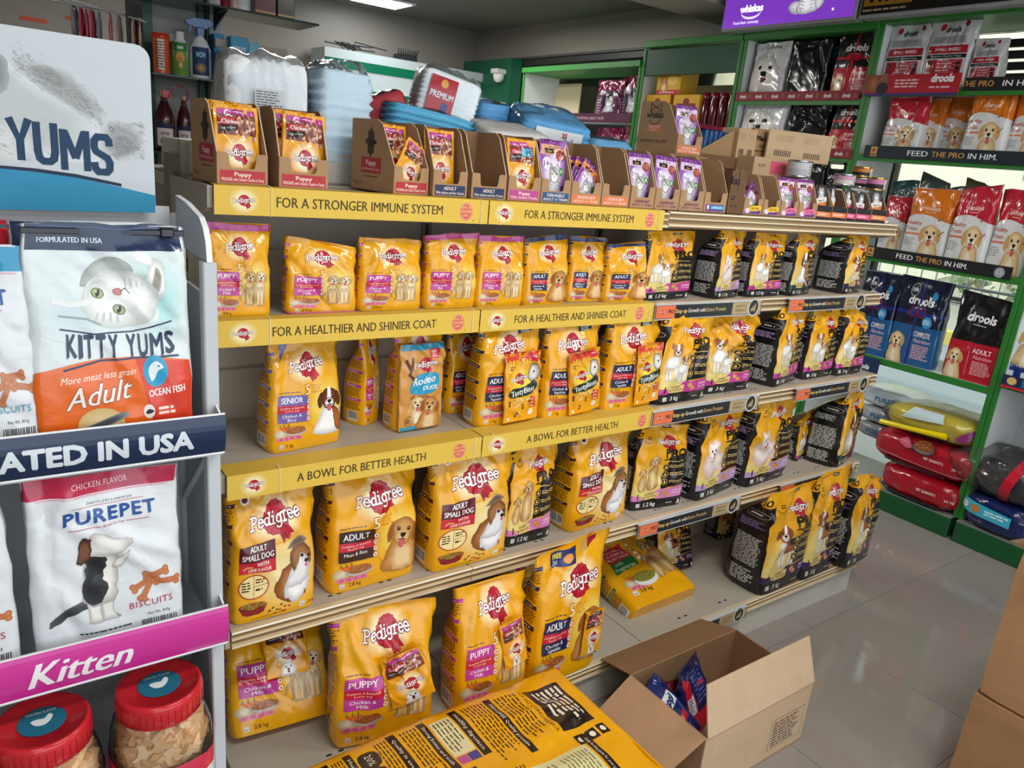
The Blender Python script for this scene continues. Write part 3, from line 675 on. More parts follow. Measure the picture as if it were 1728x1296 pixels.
def soft_bag(name, label, cat, W, H, D, art=None, col='#efab0c', loc=(0, 0, 0), rz=0.0, rx=0.0, ry=0.0, group=None, bands=(), matn='film',
             hi=True, pouch=None, tie=None, parent=None, **kw):
    BAGN['n'] += 1; kw.setdefault('seed', BAGN['n']*7)
    b = bag_surface(W, H, D, **kw); m = M(); bag_mesh(m, b, col, bands); o = m.build(name, matn, parent)
    o.location = loc; o.rotation_euler = (rx, ry, rz)
    if parent is None: tag(o, label, cat, group)
    if art is not None: lay_bag(art, b, 'printed_front', o, matn, .0004, .00009)
    if pouch:     # (art, u, v, width, height, rotation, part name) a packet taped to the front
        pa, pu, pv, pw, ph, pr, pn = pouch; c, n = bag_point(b, pu, pv)
        n = n*.3+np.array([0, -.7, 0]); n /= np.linalg.norm(n)
        g = bag_surface(pw, ph, pw*.13, seed=kw['seed']+3, pillow=True, wr=1.6); mm = M(); bag_mesh(mm, g, pa.base)
        q = mm.build(pn, 'foil', o); zt = Vector(n).to_track_quat('-Y', 'Z').to_matrix().to_4x4()
        q.matrix_local = Matrix.Translation(Vector(c+n*(pw*.06+.004)))@zt@Matrix.Rotation(pr, 4, 'Y')@Matrix.Translation((0, 0, -ph/2))
        lay_bag(pa, g, 'packet_print', q, 'foil', .0003, .00008)
    return o
def quad_place(ax, bx, yb, ty, z, lip, D, ya=None, ybb=None, yoff=None, maxback=.2, lean=0):
    """front-bottom corners of a bag given by photograph columns ax,bx and row(s), standing on height z behind lip"""
    A = at(ax, ya or yb, Z=z); B = at(bx, ybb or yb, Z=z)
    if yoff is not None: Ya = Yb = lip+yoff
    else: Ya = min(max(A[1], lip+.012), lip+maxback); Yb = min(max(B[1], lip+.012), lip+maxback)
    A = at(ax, yb, Y=Ya); B = at(bx, yb, Y=Yb); A[2] = B[2] = z; w = B-A; W = math.hypot(w[0], w[1]); rz = math.atan2(w[1], w[0])
    nx, ny = -math.sin(rz), math.cos(rz); c = (A+B)/2
    cx = (ax+bx)/2; d = FWD+RGT*(cx-864)/F_PX+UPV*(648-ty)/F_PX; t = ((c[0]-CAM[0])*nx+(c[1]-CAM[1])*ny)/(d[0]*nx+d[1]*ny)
    H = CAM[2]+t*d[2]-z
    return (c[0]+nx*D/2, c[1]+ny*D/2, z), rz, W, H
S1, S2, S3, S4, S5 = 1.4403, 1.1858, .8844, .530, .1583
LIP = {S1: -.2415, S2: -.2418, S3: -.2957, S4: -.3084, S5: -.3982}
# ---------------------------------------------------------------- the printed designs
YEL, BRN = '#efab0c', '#3c1a16'
def veg(a, x, y, s): a.rect(x, y, x+s, y+s, '#ffffff'); a.rect(x+.1*s, y+.1*s, x+.9*s, y+.9*s, '#4a4a30'); a.rect(x+.18*s, y+.18*s, x+.82*s, y+.82*s, '#ffffff'); a.poly([(x+.28*s, y+.3*s), (x+.72*s, y+.3*s), (x+.5*s, y+.68*s)], '#4a3a20')
def barcode(a, x, y, w, h, rot=0):
    a.rect(x, y, x+w, y+h, '#f4f4f0'); q = x+w*.07
    while q < x+w*.93:
        t = w*random.choice((.02, .035, .05)); a.rect(q, y+h*.18, q+t, y+h*.94, '#141414', z=a.z+.5); q += t+w*random.choice((.02, .04))
    a.z += 1
def side_text(a, bar, x0=-22, x1=-2):
    y = 92
    for k in range(5):
        a.rect(x0+1, y-3.2, x1-1, y, bar); a.fine(x0+2, y-2.4, x1-3, y-.8, 1, '#f4e8d8'); a.fine(x0+1, y-13.5, x1-1, y-4, 6, '#4a2c10', th=.42, ragged=.15); y -= 15.5
    barcode(a, x0+5, 4, 11, 11)
def five(a, x, y, k, c='#b4431c'):
    a.text('5', x, y, 9*k, '#fff0c0', bold=.02, out=c, ow=.03); a.text('SIGNS OF', x+4.6*k, y+6.2*k, 1.9*k, c, bold=.02, align='l'); a.text('GOOD', x+4.6*k, y+3.4*k, 2.2*k, c, bold=.03, align='l'); a.text('HEALTH', x+4.6*k, y+.5*k, 2.2*k, c, bold=.03, align='l')
def sku_classic(name='PUPPY', c1='#c2409a', flav=('Chicken &', 'Milk'), p='labs', wt='370 g', top=None, w=74, lx=.5, ly=76, lk=12.5, py=31, big=False, pk=19, px=.73, bar=None, corner=None, sub='#c9203a', free=None):
    a = Art(w, 100); a.base = YEL; side_text(a, bar or c1); a.z += 1
    if top: a.rect(-24, 93, w+24, 100.5, top)
    a.stamp(LOGO, w*lx, ly, lk, rot=0)
    a.glow(w*px, py+8, w*.34, 26, '#f8d860', YEL)
    x0, x1 = w*.08, w*.47
    five(a, w*.48, py+19, 1.0)
    a.fine(x0, py+21, x1-4, py+23, 1, '#6b4a20', th=.4)
    a.poly([(x0, py+11), (x1, py+9.5), (x1, py+19), (x0, py+20)], c1); a.text(name, (x0+x1)/2-1, py+12.6, 5.0, '#ffffff', bold=.015, fit=(x1-x0)*.74)
    a.poly([(x0, py+4), (x1, py+3), (x1, py+9.5), (x0, py+11)], sub); a.text('Complete & Balanced', (x0+x1)/2-1, py+7.2, 1.8, '#ffe9e0', bold=.01, fit=(x1-x0)*.82); a.text('food for dogs', (x0+x1)/2-1, py+4.6, 1.8, '#ffe9e0', bold=.01)
    a.poly([(x0, py-5), (x1, py-6), (x1, py+3), (x0, py+4)], c1)
    a.text(flav[0], (x0+x1)/2-1, py-.6, 2.9, '#ffffff', fit=(x1-x0)*.66); a.text(flav[1], (x0+x1)/2-1, py-4.4, 2.9, '#ffffff', fit=(x1-x0)*(.5 if len(flav[1]) > 5 else .3))
    for i in range(4): a.ell(x1+1.6, py+13-5.6*i, 2.5, 2.5, '#f4d9a0', c2='#fffbe8', n=12); a.ring(x1+1.6, py+13-5.6*i, 2.5, 2.5, .5, '#b4531c', n=12); a.ell(x1+1.6, py+13-5.6*i, 1, .8, '#b4531c', n=6)
    a.stamp(BOWL, w*.26, py-14.5, 10.5, kx=w*.19)
    a.stamp(PIC[p], w*px, py+1.5, pk)
    veg(a, w*.1, 3.5, 4); a.text(wt, w*.2, 4, 3.2, '#3a2a10', bold=.01, align='l')
    if corner: a.poly([(0, 99), (14, 99), (4, 84)], corner); a.text('7+ Yr', 5, 93, 2.6, '#efe6ff', rot=45)
    if free: a.poly([(w*.62, 89), (w*.97, 91), (w*.97, 100), (w*.62, 100)], '#17333a'); a.text('FREE', w*.8, 95, 3.8, '#ffffff', bold=.03); a.fine(w*.68, 90, w*.92, 94.6, 3, '#e8f0ee')
    return a
def sku_small(w=72):
    a = Art(w, 100); a.base = YEL; side_text(a, '#4a1a18'); a.z += 1
    a.glow(w*.62, 34, w*.5, 36, '#fbe9a8', YEL, mid=.2)
    a.stamp(LOGO, w*.52, 74, 15.5)
    a.ell(w*.08, 93, 5, 4.4, '#f6f0e4', c2='#ffffff', n=14); a.ell(w*.08, 93, 3.1, 2.8, '#6a2a20', n=12)
    a.poly([(w*.07, 46), (w*.5, 46), (w*.5, 60), (w*.07, 58)], '#5c1522'); a.text('ADULT', w*.29, 53.5, 4.2, '#ffffff', bold=.03, fit=w*.2); a.text('SMALL DOG', w*.29, 47.6, 4.4, '#ffffff', bold=.03, fit=w*.37)
    a.poly([(w*.07, 38), (w*.5, 37), (w*.5, 46), (w*.07, 46)], '#cf2238'); a.text('WITH', w*.34, 42.6, 2.8, '#fff0e8', bold=.02); a.text('LAMB FLAVOUR', w*.31, 38.6, 2.7, '#fff0e8', bold=.02, fit=w*.26); a.line([(w*.12, 41), (w*.16, 42.6), (w*.22, 42.2)], .9, '#f0c060')
    a.ell(w*.24, 27, w*.175, 9.2, '#fbe7a6', n=24); a.ring(w*.24, 27, w*.18, 9.4, 1.0, '#b4451c'); a.line([(w*.24, 18.5), (w*.24, 35.5)], .4, '#8a4a20'); a.line([(w*.24, 27), (w*.41, 28)], .4, '#8a4a20')
    a.fine(w*.1, 24, w*.22, 32, 4, '#3a2410', th=.5); a.fine(w*.26, 29, w*.38, 33, 2, '#3a2410', th=.5); a.fine(w*.26, 23, w*.36, 26, 1, '#3a2410', th=.5)
    a.stamp(REDBOWL, w*.23, 11.5, 7.8, kx=w*.165)
    a.stamp(PIC['shih'], w*.74, 33, 21)
    for i in range(11):
        x, y = w*(.38+RNG.rand()*.3), 3+RNG.rand()*6; a.ell(x, y, 1.5, .7, random.choice(['#4f6a20', '#a83a1c', '#3d5a1c']), n=8, rot=RNG.rand()*60-20)
    a.line([(w*.2, 2), (w*.62, 3)], .35, '#8a5a20'); veg(a, w*.8, 3, 4.4); a.text('2.8 kg', w*.89, 4, 2.6, '#3a2a10', align='l', fit=w*.11)
    return a
def sku_pro(band='#c23c96', p='jacks', tagl='STARTER', wt='3 kg', w=66, vio='#c9a8d8', top=100, side='#17161a', picx=.3, black_top=False):
    a = Art(w, 100); a.base = YEL; a.pro = True
    a.glow(w*.3, 30, w*.42, 34, '#f3df8a', YEL, mid=.25); a.rect(-24, 0, 0.3, 86, side); a.fine(-21, 24, -3, 52, 17, '#c9c9c4', th=.55, ragged=.1); a.fine(-21, 60, -3, 68, 5, vio, th=.5); a.ring(-12, 76, 9.5, 4, .5, '#b8b8b0'); a.fine(-17, 74, -6, 78, 1, '#d8d8d0'); a.fine(-20, 6, -4, 20, 7, '#d8d8d0', th=.5); a.text('PRO', -12, 88, 6, '#1a1508', bold=.05)
    a.z += 1
    a.rect(0, 0, w, 11.5, '#19181c'); a.rect(w, 0, w+24, 70, side)
    a.poly([(0, 11.5), (w, 11.5), (w, 26), (w*.62, 23), (w*.5, 24.5), (w*.4, 20), (0, 18)], band)
    a.poly([(0, 26), (w*.2, 30), (w*.42, 24.5), (w*.3, 17), (0, 18)], '#e6d27c')
    a.poly([(w*.52, 24), (w, 26.5), (w, 66), (w*.66, 62), (w*.58, 50), (w*.52, 38)], '#1b1a1d')
    a.stamp(PIC[p], w*picx, 45, 21, kx=w*.31)
    a.stamp(LOGO_PLAIN, w*.58, 80, 9.8, rot=-4)
    a.text('PRO', w*.76, 62, 9.0, '#19140a', bold=.055, fit=w*.4); a.poly([(w*.55, 60.4), (w, 59), (w, 57.6), (w*.5, 59)], '#19140a'); a.fine(w*.6, 55.5, w*.96, 57, 1, '#e8c26a', th=.6)
    for i in range(3):
        y = 50-9*i; a.ell(w*.58, y, 4, 4, '#1b1a1d', n=14); a.ring(w*.58, y, 3.8, 3.8, .7, '#d9ac50', n=14); a.blob([(w*.58-1.6, y-1.5), (w*.58, y+2), (w*.58+1.6, y-1.2)], '#e6c987', k=2); a.fine(w*.67, y-2, w*.98, y+2, 2, '#d9b96a', th=.5)
    a.poly([(w*.16, 21), (w*.5, 20), (w*.49, 13), (w*.33, 10.2), (w*.17, 14)], '#ecd080'); a.text('EXPERT', w*.33, 17.2, 2.6, '#1a1508', bold=.02); a.text('NUTRITION', w*.33, 13.8, 2.6, '#1a1508', bold=.02, fit=w*.28); a.poly([(w*.17, 12.4), (w*.49, 12.2), (w*.33, 9.2)], '#1a1508'); a.rect(w*.1, 13, w*.12, 20, '#1a1508')
    a.ell(w*.6, 19, 3.2, 3, '#e8b070', c2='#c07c3c', n=12); a.ell(w*.66, 15.5, 3, 2.7, '#e8b070', c2='#c07c3c', n=12)
    a.text(tagl, w*.87, 18.5, 2.8, '#fbe0f4', bold=.03, fit=w*.2); a.text('SMALL BREED', w*.87, 15.4, 2.0, '#fbe0f4', bold=.02, fit=w*.2)
    veg(a, w*.1, 3.5, 4.6); a.text(wt, w*.24, 3.6, 4.6, '#f4f4f0', bold=.02, shear=.15, align='l'); a.fine(w*.68, 4, w*.84, 6, 1, '#d0d0cc'); a.blob([(w*.9, 2.4), (w*.96, 2.4), (w*.93, 8)], '#e0e0da', k=2)
    for i in range(9):
        t = PI*(.15+.09*i)+3.3; a.line([(w*.14+5*math.cos(t), 86+5*math.sin(t)), (w*.14+6.6*math.cos(t), 86+6.6*math.sin(t))], .8, '#7a2a14', disc=False)
    a.fine(w*.09, 84, w*.2, 88, 2, '#3a2a10'); a.rect(w*.46, 95, w*.66, 98, '#22201f'); a.fine(w*.48, 95.6, w*.64, 97.4, 1, '#e8e0c8')
    if black_top: a.rect(-24, 98, w+24, 100.5, '#19181c')
    return a
def sku_veg():
    a = Art(74, 100); a.base = YEL; side_text(a, '#1d6b3a')
    a.stamp(LOGO, 40, 92, 15); a.poly([(8, 50), (37, 54), (36, 72), (8, 68)], '#cf2238'); a.text('Complete & Balanced', 22, 64, 2.2, '#ffe8e0', fit=25, rot=3); a.text('for PUPPY &', 22, 59, 3, '#ffe8e0', bold=.02, rot=3); a.text('ADULT DOGS', 22, 54.5, 3, '#ffe8e0', bold=.02, rot=3)
    a.poly([(8, 38), (38, 43), (37, 54), (8, 50)], '#1c7a3c'); a.text('100%', 18, 46.5, 3, '#f0ffe8', rot=5); a.text('Vegetarian', 22, 41.5, 4, '#f0ffe8', bold=.01, rot=5, fit=24)
    a.stamp(BOWL, 22, 26, 12); a.ell(31, 25, 13, 7.5, '#e6e8ea', n=18); a.ell(31, 28, 12, 6.2, '#8a8c34', n=18); a.stamp(kibble(60, ['#9aa048', '#b8a850', '#767a2c']), 31, 27, 11, kx=10.5)
    a.stamp(PIC['labpair'], 56, 46, 23, rot=4); veg(a, 8, 12, 5); a.text('2.8 kg', 16, 13, 4, '#2a2a10', bold=.01, align='l')
    for i in range(4): a.ell(41, 66-6*i, 2.6, 2.6, '#fff6dc', n=10); a.ring(41, 66-6*i, 2.6, 2.6, .5, '#b4531c', n=10)
    return a
# ---- pouches (small foil sachets)
def sku_gravy(c1='#b83c8c', sticker=False, pup=False):
    a = Art(72, 100); a.base = '#eda518'
    a.rect(3, 88, 69, 95, c1); a.fine(30, 90, 60, 93, 1, '#f4d8ec')
    a.rect(3, 62, 69, 88, '#7a3424')
    for i in range(34):
        x, y = 30+RNG.rand()*36, 58+RNG.rand()*27; a.ell(x, y, 3.4, 2.4, random.choice(['#e3b8a0', '#c88a70', '#b06a50', '#efd0bc']), n=7, rot=RNG.rand()*90, z=a.z+.001)
    a.z += 1; a.poly([(6, 74), (36, 76), (36, 85), (6, 84)], '#b42430'); a.text('Chicken', 24, 76.6, 5.4, '#ffffff', bold=.02, fit=27); a.poly([(6, 65), (35, 68), (34, 75.5), (6, 74)], '#2b211f'); a.text('Chunks in Gravy', 20, 69.4, 3.2, '#f4ece4', rot=4, fit=25)
    a.glow(38, 38, 28, 24, '#fff4cc', '#eda518'); a.stamp(LOGO_PLAIN, 38, 39, 14)
    if pup: a.stamp(PIC['maltese'], 36, 12, 13)
    if sticker: a.rect(34, 72, 64, 86, '#3b9cc4'); a.text('15', 57, 75, 7, '#0e2a44', bold=.04); a.fine(36, 74, 48, 84, 4, '#dff2fa')
    return a
def sku_catpouch(top='#e9913a', body='#8b3f9c', age='1+', meat='#a8402c', low=None):
    a = Art(64, 100); a.base = body
    a.glow(32, 48, 30, 40, '#efe6f6', body, mid=.35); a.rect(0, 76, 64, 97, top); a.rect(0, 92, 64, 100, '#7a2c88')
    a.text('with Chicken', 32, 87, 3.4, '#5a2010'); a.rect(10, 78, 34, 86, '#2a1810'); a.text('gravy', 22, 80, 4, '#f0c070', bold=.02)
    a.ell(50, 76, 12, 9, meat, c2='#7c2a1c', n=14)
    for i in range(10): a.ell(42+RNG.rand()*16, 70+RNG.rand()*12, 2.4, 1.8, '#c8644a', n=6, z=a.z+.01)
    a.z += 1; a.ell(15, 62, 8, 10, '#f2eaf4', n=16); a.text(age, 15, 57, 9, '#6a2c80', bold=.03)
    a.stamp(PIC['cat'], 35, 36, 24); a.ell(52, 50, 6, 7, '#5cb04a', c2='#2f8a34', n=12); a.fine(48, 47, 56, 53, 3, '#e8ffe0')
    a.text('whiskas', 32, 4, 8, '#ffffff', bold=.05, fit=46)
    if low: a.poly([(34, 4), (64, 10), (64, 30), (40, 24)], low)
    return a
def sku_darkpouch(c='#e88a50'):
    a = Art(52, 100); a.base = '#2a2628'; a.glow(26, 76, 22, 20, '#8c8a8c', '#2a2628', mid=.1); a.stamp(PIC['cat'], 26, 74, 18); a.poly([(0, 40), (52, 58), (52, 20), (0, 12)], c); a.poly([(0, 56), (52, 66), (52, 52), (0, 42)], '#f2eeea'); a.text('Me-O', 28, 50, 7, '#2a2628', bold=.04, rot=12); a.ell(18, 24, 11, 11, '#f4e6d4', c2='#e0b48a', n=14); a.ell(18, 24, 6, 5, '#c8845a', n=9); return a
def sku_bites():
    a = Art(60, 100); a.base = '#f0a818'; a.rect(-2, 87, 62, 101, '#d8402c')
    for i in range(9): a.ell(6+6*i, 85.5, 2.4, 5, '#e9b63c', n=8)
    a.ell(30, 95, 1.6, 1.6, '#5a1a10', n=8); a.rect(42, 86, 56, 97, '#e0304c'); a.text('FREE', 49, 92, 2.8, '#fff', bold=.03); a.rect(3, 72, 26, 83, '#f0c040'); a.fine(5, 75, 24, 82, 2, '#8a2a1c')
    a.glow(28, 56, 26, 28, '#f5e04c', '#f0a818', mid=.3); a.stamp(LOGO_PLAIN, 22, 63, 9.5, rot=4); a.blob([(38, 62), (44, 82), (56, 80), (58, 60), (48, 56)], '#e9e4de', '#5a4a42', jag=2); a.ell(50, 70, 2, 2, '#111', n=6)
    a.blob([(5, 38), (8, 49), (30, 50), (52, 57), (57, 48), (50, 40), (28, 36)], '#1f3434'); a.text('TastyBites', 30, 40.5, 8, '#f2f4ec', bold=.02, fit=46, rot=6)
    for i in range(13):
        x, y, r = 6+RNG.rand()*42, 8+RNG.rand()*26, RNG.rand()*180; c = random.choice(['#8a4428', '#a85a30', '#e2d8a8', '#7a3820', '#d9a060'])
        dx, dy = 2.6*math.cos(r), 2.6*math.sin(r); a.line([(x-dx, y-dy), (x+dx, y+dy)], 2.2, c); a.ell(x-dx, y-dy, 1.9, 1.9, c, n=8); a.ell(x+dx, y+dy, 1.9, 1.9, c, n=8)
    for y in (18, 23, 28): a.rect(43, y, 55, y+4.4, '#d2402c'); a.fine(44, y+.8, 54, y+3.6, 1, '#ffe0c0')
    a.ell(47, 11, 5, 5, '#f0ead8', n=12); a.rect(4, 3, 8, 7, '#ffffff'); return a
def sku_rodeo():
    a = Art(55, 100); a.base = '#d69a4e'; a.rect(-1, 93, 56, 101, '#2c9cc0'); a.rect(-1, -1, 56, 4, '#2c9cc0')
    a.stamp(LOGO_PLAIN, 31, 76, 9.5); a.rect(36, 82, 50, 93, '#dc2f45'); a.text('FREE', 43, 88, 3, '#fff', bold=.03); a.fine(38, 83, 48, 87, 2, '#ffdada')
    a.line([(6, 82), (12, 70), (10, 66), (16, 60)], 3.4, '#5a3424'); a.line([(14, 84), (13, 72)], 2.6, '#6a3e28')
    a.blob([(13, 44), (14, 58), (26, 66), (48, 64), (50, 50), (38, 42)], '#2ea0cc'); a.text('Rodeo', 30, 54, 9, '#ffffff', shear=.25, bold=.02, fit=30, rot=6); a.text('DUOS', 38, 46.5, 5, '#ffffff', bold=.03)
    a.text('x7', 15, 37, 4, '#6a2a1c', bold=.04); a.fine(22, 37, 40, 41, 2, '#6a2a1c')
    a.stamp(PIC['goldpup'], 22, 24, 15); a.stamp(PIC['golden'], 38, 19, 19); a.ring(11, 11, 6, 6, .6, '#5a3a1c'); a.fine(7, 8, 15, 14, 3, '#5a3a1c'); return a
# ---- other makers
def sku_kitty():
    a = Art(80, 100); a.base = '#dfe9ec'; nv = '#14294e'
    a.glow(64, 58, 26, 30, '#a9dcdc', '#dfe9ec', mid=.2); a.glow(30, 50, 36, 16, '#c4dbe2', '#dfe9ec', mid=.1)
    a.rect(-6, 86, 86, 101, nv); a.text('FORMULATED IN USA', 3, 90, 2.7, '#d8e4f0', bold=.03, align='l', fit=34); a.line([(0, 98), (80, 98)], .5, '#3c5488', disc=False)
    # upside-down kitten
    a.blob([(24, 66), (30, 78), (42, 83), (52, 78), (50, 70), (36, 68)], '#bcc4c0', '#9aa4a2', jag=.6)
    a.blob([(56, 60), (62, 78), (68, 82), (72, 74), (70, 62), (64, 56)], '#f4f6f4', '#c2cac8', jag=.8); a.blob([(63, 66), (66, 77), (69, 72), (67, 63)], '#8f8d84', '#b8b8b0', jag=.4)
    a.blob([(24, 56), (28, 68), (38, 75), (54, 74), (64, 66), (66, 56), (60, 46), (48, 42), (34, 43), (27, 49)], '#f3f5f4', '#c5ccca', jag=.9)
    for i in range(4): a.blob([(47+3.2*i, 72-i), (48.4+3.2*i, 72-i), (49+3*i, 65), (48+3*i, 66)], '#c3c9c6', '#dfe3e1'); a.blob([(30+4*i, 46-.4*i), (31.6+4*i, 45.6-.4*i), (33+3.4*i, 51), (32+3.4*i, 51)], '#c0c6c3', '#dde1df')
    a.blob([(26, 58), (31, 66), (37, 70), (32, 71), (27, 66)], '#cfd4d1', '#e4e8e6'); a.blob([(36, 58), (44, 60), (50, 66), (55, 60), (52, 52), (44, 49), (38, 52)], '#fdfefd', '#eef1ef')
    a.line([(10, 58), (18, 56), (28, 57)], 3.2, '#e6eaea'); a.line([(12, 50), (26, 48), (34, 44)], .9, '#8f9a9c', disc=False)
    for x, y in ((33, 62), (44, 52.5)): a.ell(x, y, 3.6, 3.0, '#4c5a3c', n=16, rot=-30); a.ell(x, y, 3.1, 2.5, '#aab884', n=16, rot=-30); a.ell(x, y, 1.1, 2.2, '#131510', n=12, rot=-20); a.ell(x-.6, y+.8, .5, .5, '#ffffff', n=6)
    a.blob([(41, 64), (45, 65), (46, 61.5), (42.5, 61)], '#d28a88', '#b86c6c', k=3); a.line([(45, 63), (48, 65), (50, 62)], .5, '#5a4a48')
    a.line([(13, 42.5), (30, 39), (50, 39.6), (72, 45)], .9, nv)
    x_ = 15.5
    for ch in 'KITTY YUMS':
        wd = {'I': 1.5, 'M': 7.6, ' ': 2.2}.get(ch, 5.3)
        if ch != ' ': a.text(ch, x_+wd/2, 27.5+((x_-44)/28)**2*1.3, 10.5, nv, bold=.045, fit=wd*.9)
        x_ += wd+.95
    P = [(x, 24+3.0*math.sin((x-8)/64*PI)*1.0+(x-8)*.02) for x in np.linspace(0, 80, 14)]; a.poly([(0, 0)]+P[:1]+P[1:]+[(80, 0)], '#ea6a1c')
    a.poly([(50, 26.6), (80, 24), (80, 0), (58, 0)], '#d94028'); a.line([(14, 23.4), (32, 26.4), (50, 26.9), (74, 26.6)], .9, nv)
    a.text('More meat less grain', 31, 19.2, 2.7, '#fff3e8', shear=.3, fit=38, rot=4); a.text('Adult', 31, 9.5, 8.2, '#f4efe8', shear=.35, fit=34, bold=.012, rot=6, out='#8a3a20', ow=.016)
    a.ell(60.5, 21, 6.6, 6.6, '#1f9ccc', n=24); a.blob([(58, 17), (57, 22), (61, 25), (65, 22.5), (62, 21), (60, 18)], '#e8f6fb'); a.ell(62.5, 23, .5, .5, '#1f6c94', n=6)
    a.text('OCEAN FISH', 66, 11.2, 2.9, '#ffffff', bold=.03, fit=19, rot=5)
    a.ell(56, 4.6, 3, 3, '#f0ece8', n=14); a.blob([(54, 4), (56, 5.6), (58.6, 4.6), (56, 3.6)], '#2a2c30', k=3); a.fine(61, 2.5, 72, 6.5, 2, '#ffe2d8', th=.6)
    a.ell(31, 1, 12, 7, '#e8d4a0', c2='#d8b878', n=18); a.blob([(18, -1), (30, 2.5), (42, 5.5), (45, 4), (34, 0), (24, -3)], '#4a5058', '#8a9298')
    return a
def sku_pure(band='#c4264c', flavor='CHICKEN FLAVOR', dog=True, txt='#b8385c'):
    a = Art(80, 100); a.base = '#dfe4e9'; a.rect(-24, 89, 104, 101, band); a.line([(0, 88), (80, 88)], .5, '#e894ac', disc=False)
    a.text(flavor, 38, 92.4, 3.4, '#f6dce4', bold=.01, fit=34, space=1.15); a.text('Smart food for a smarter pet', 43, 83, 1.9, '#2a3444', shear=.3, fit=28); a.line([(20, 82), (64, 82)], .3, '#c2506c', disc=False)
    a.text('PUREPET', 43, 72.5, 7.6, '#1d4f9a', bold=.045, fit=55, space=1.1); a.line([(18, 69.5), (37, 69.5)], .4, '#c2506c', disc=False); a.line([(52, 69.5), (66, 69.5)], .4, '#c2506c', disc=False); a.text('Biscuits For Dogs', 44.5, 69, 1.7, '#b8385c', shear=.3, fit=13)
    if dog: a.stamp(PIC['jumpdog'], 33, 39, 27)
    for x0, y0, r in ((58, 30, 25), (66, 35, 5), (72, 29, -10), (60, 26, 60)):
        c, s = math.cos(math.radians(r)), math.sin(math.radians(r)); a.line([(x0-6*c, y0-6*s), (x0+6*c, y0+6*s)], 3.6, '#c07448')
        for q in (-1, 1):
            for w_ in (-1, 1): a.ell(x0+q*6*c-w_*1.4*s, y0+q*6*s+w_*1.4*c, 1.9, 1.9, '#d08a5c', c2='#b8683c', n=8)
    a.text('BISCUITS', 62, 15.5, 4, txt, fit=25, space=1.1); a.fine(22, 5, 60, 6.6, 1, '#3a4048', th=.6); a.text('Net Wt. 800g', 66, 9, 2, '#2a2e34', fit=13)
    q = 56.0
    while q < 76: a.rect(q, 1, q+.5, 6.5, '#16181c', z=a.z+.1); q += random.choice((.9, 1.3))
    return a
def sku_drools(low='#c01c34', t1='PUPPY', ribbon='#c8202c', hue='#17161a', usa=False, bow=True, pc='goldpup'):
    a = Art(74, 100); a.base = hue
    a.rect(-24, 0, 98, 46, low); a.glow(30, 78, 20, 12, '#2e2c34', hue, mid=.1)
    a.text('drools', 37, 70, 10, '#f2f2f4', bold=.045, fit=44, shear=.12); a.fine(25, 65, 50, 67, 1, '#d0d0d4')
    if usa: a.ell(20, 86, 8, 8, '#8a9098', n=16); a.ell(20, 86, 6.6, 6.6, '#2a2e38', n=16); a.text('USA', 20, 84.2, 4, '#e8eaee', bold=.04); a.ell(58, 82, 5, 5, '#2f8cc4', n=12); a.ell(54, 52, 8, 7, '#3a9ad0', n=14); a.fine(48, 49, 60, 55, 3, '#e0f2fc')
    a.stamp(PIC[pc], 14, 18, 17); a.text(t1, 50, 34, 6, '#fbeaec', bold=.03, fit=26); a.text('Nutrition', 52, 27.4, 4.6, '#f4c8cc', shear=.3, fit=26); a.fine(40, 8, 68, 25, 8, '#eab8bc', th=.5)
    a.line([(33, 6), (33, 36)], .5, '#f0c0c4', disc=False)
    if bow:
        a.rect(33, 0, 37, 100, ribbon); a.rect(-24, 58, 98, 62, ribbon)
        for sx in (-1, 1): a.blob([(35, 60), (35+sx*10, 68), (35+sx*14, 60), (35+sx*8, 55)], ribbon, '#8a1220', k=4); a.blob([(35, 60), (35+sx*5, 48), (35+sx*9, 44), (35+sx*3, 52)], ribbon, '#8a1220', k=3)
    return a
def sku_treats(top='#d8741c', pc='goldpup'):
    a = Art(70, 100); a.base = '#dfe1e2'; P = [(x, 60+5*math.sin(x/70*PI*1.2+.3)) for x in np.linspace(-24, 94, 16)]; a.poly([(-24, 101)]+P+[(94, 101)], top)
    a.text('Himalaya', 36, 71, 6, '#f8e4d0', shear=.25, fit=32, bold=.01); a.fine(26, 67.4, 48, 69, 1, '#f4d8c0')
    a.text('Healthy', 14, 50, 5.2, '#c0482c', bold=.02, shear=.15, fit=26); a.text('Treats', 12, 42, 5.2, '#c0482c', bold=.02, shear=.15, fit=20); a.rect(2, 36, 26, 38.6, '#e07a5c'); a.fine(3, 20, 22, 32, 5, '#8a8c90', th=.4)
    a.stamp(PIC[pc], 44, 26, 25); a.line([(52, 58), (60, 61)], 1.6, '#8a5a3c'); a.line([(58, 38), (64, 44)], 1.4, '#8a5a3c'); a.text('bones', 6, 8, 3, '#c0482c')
    return a
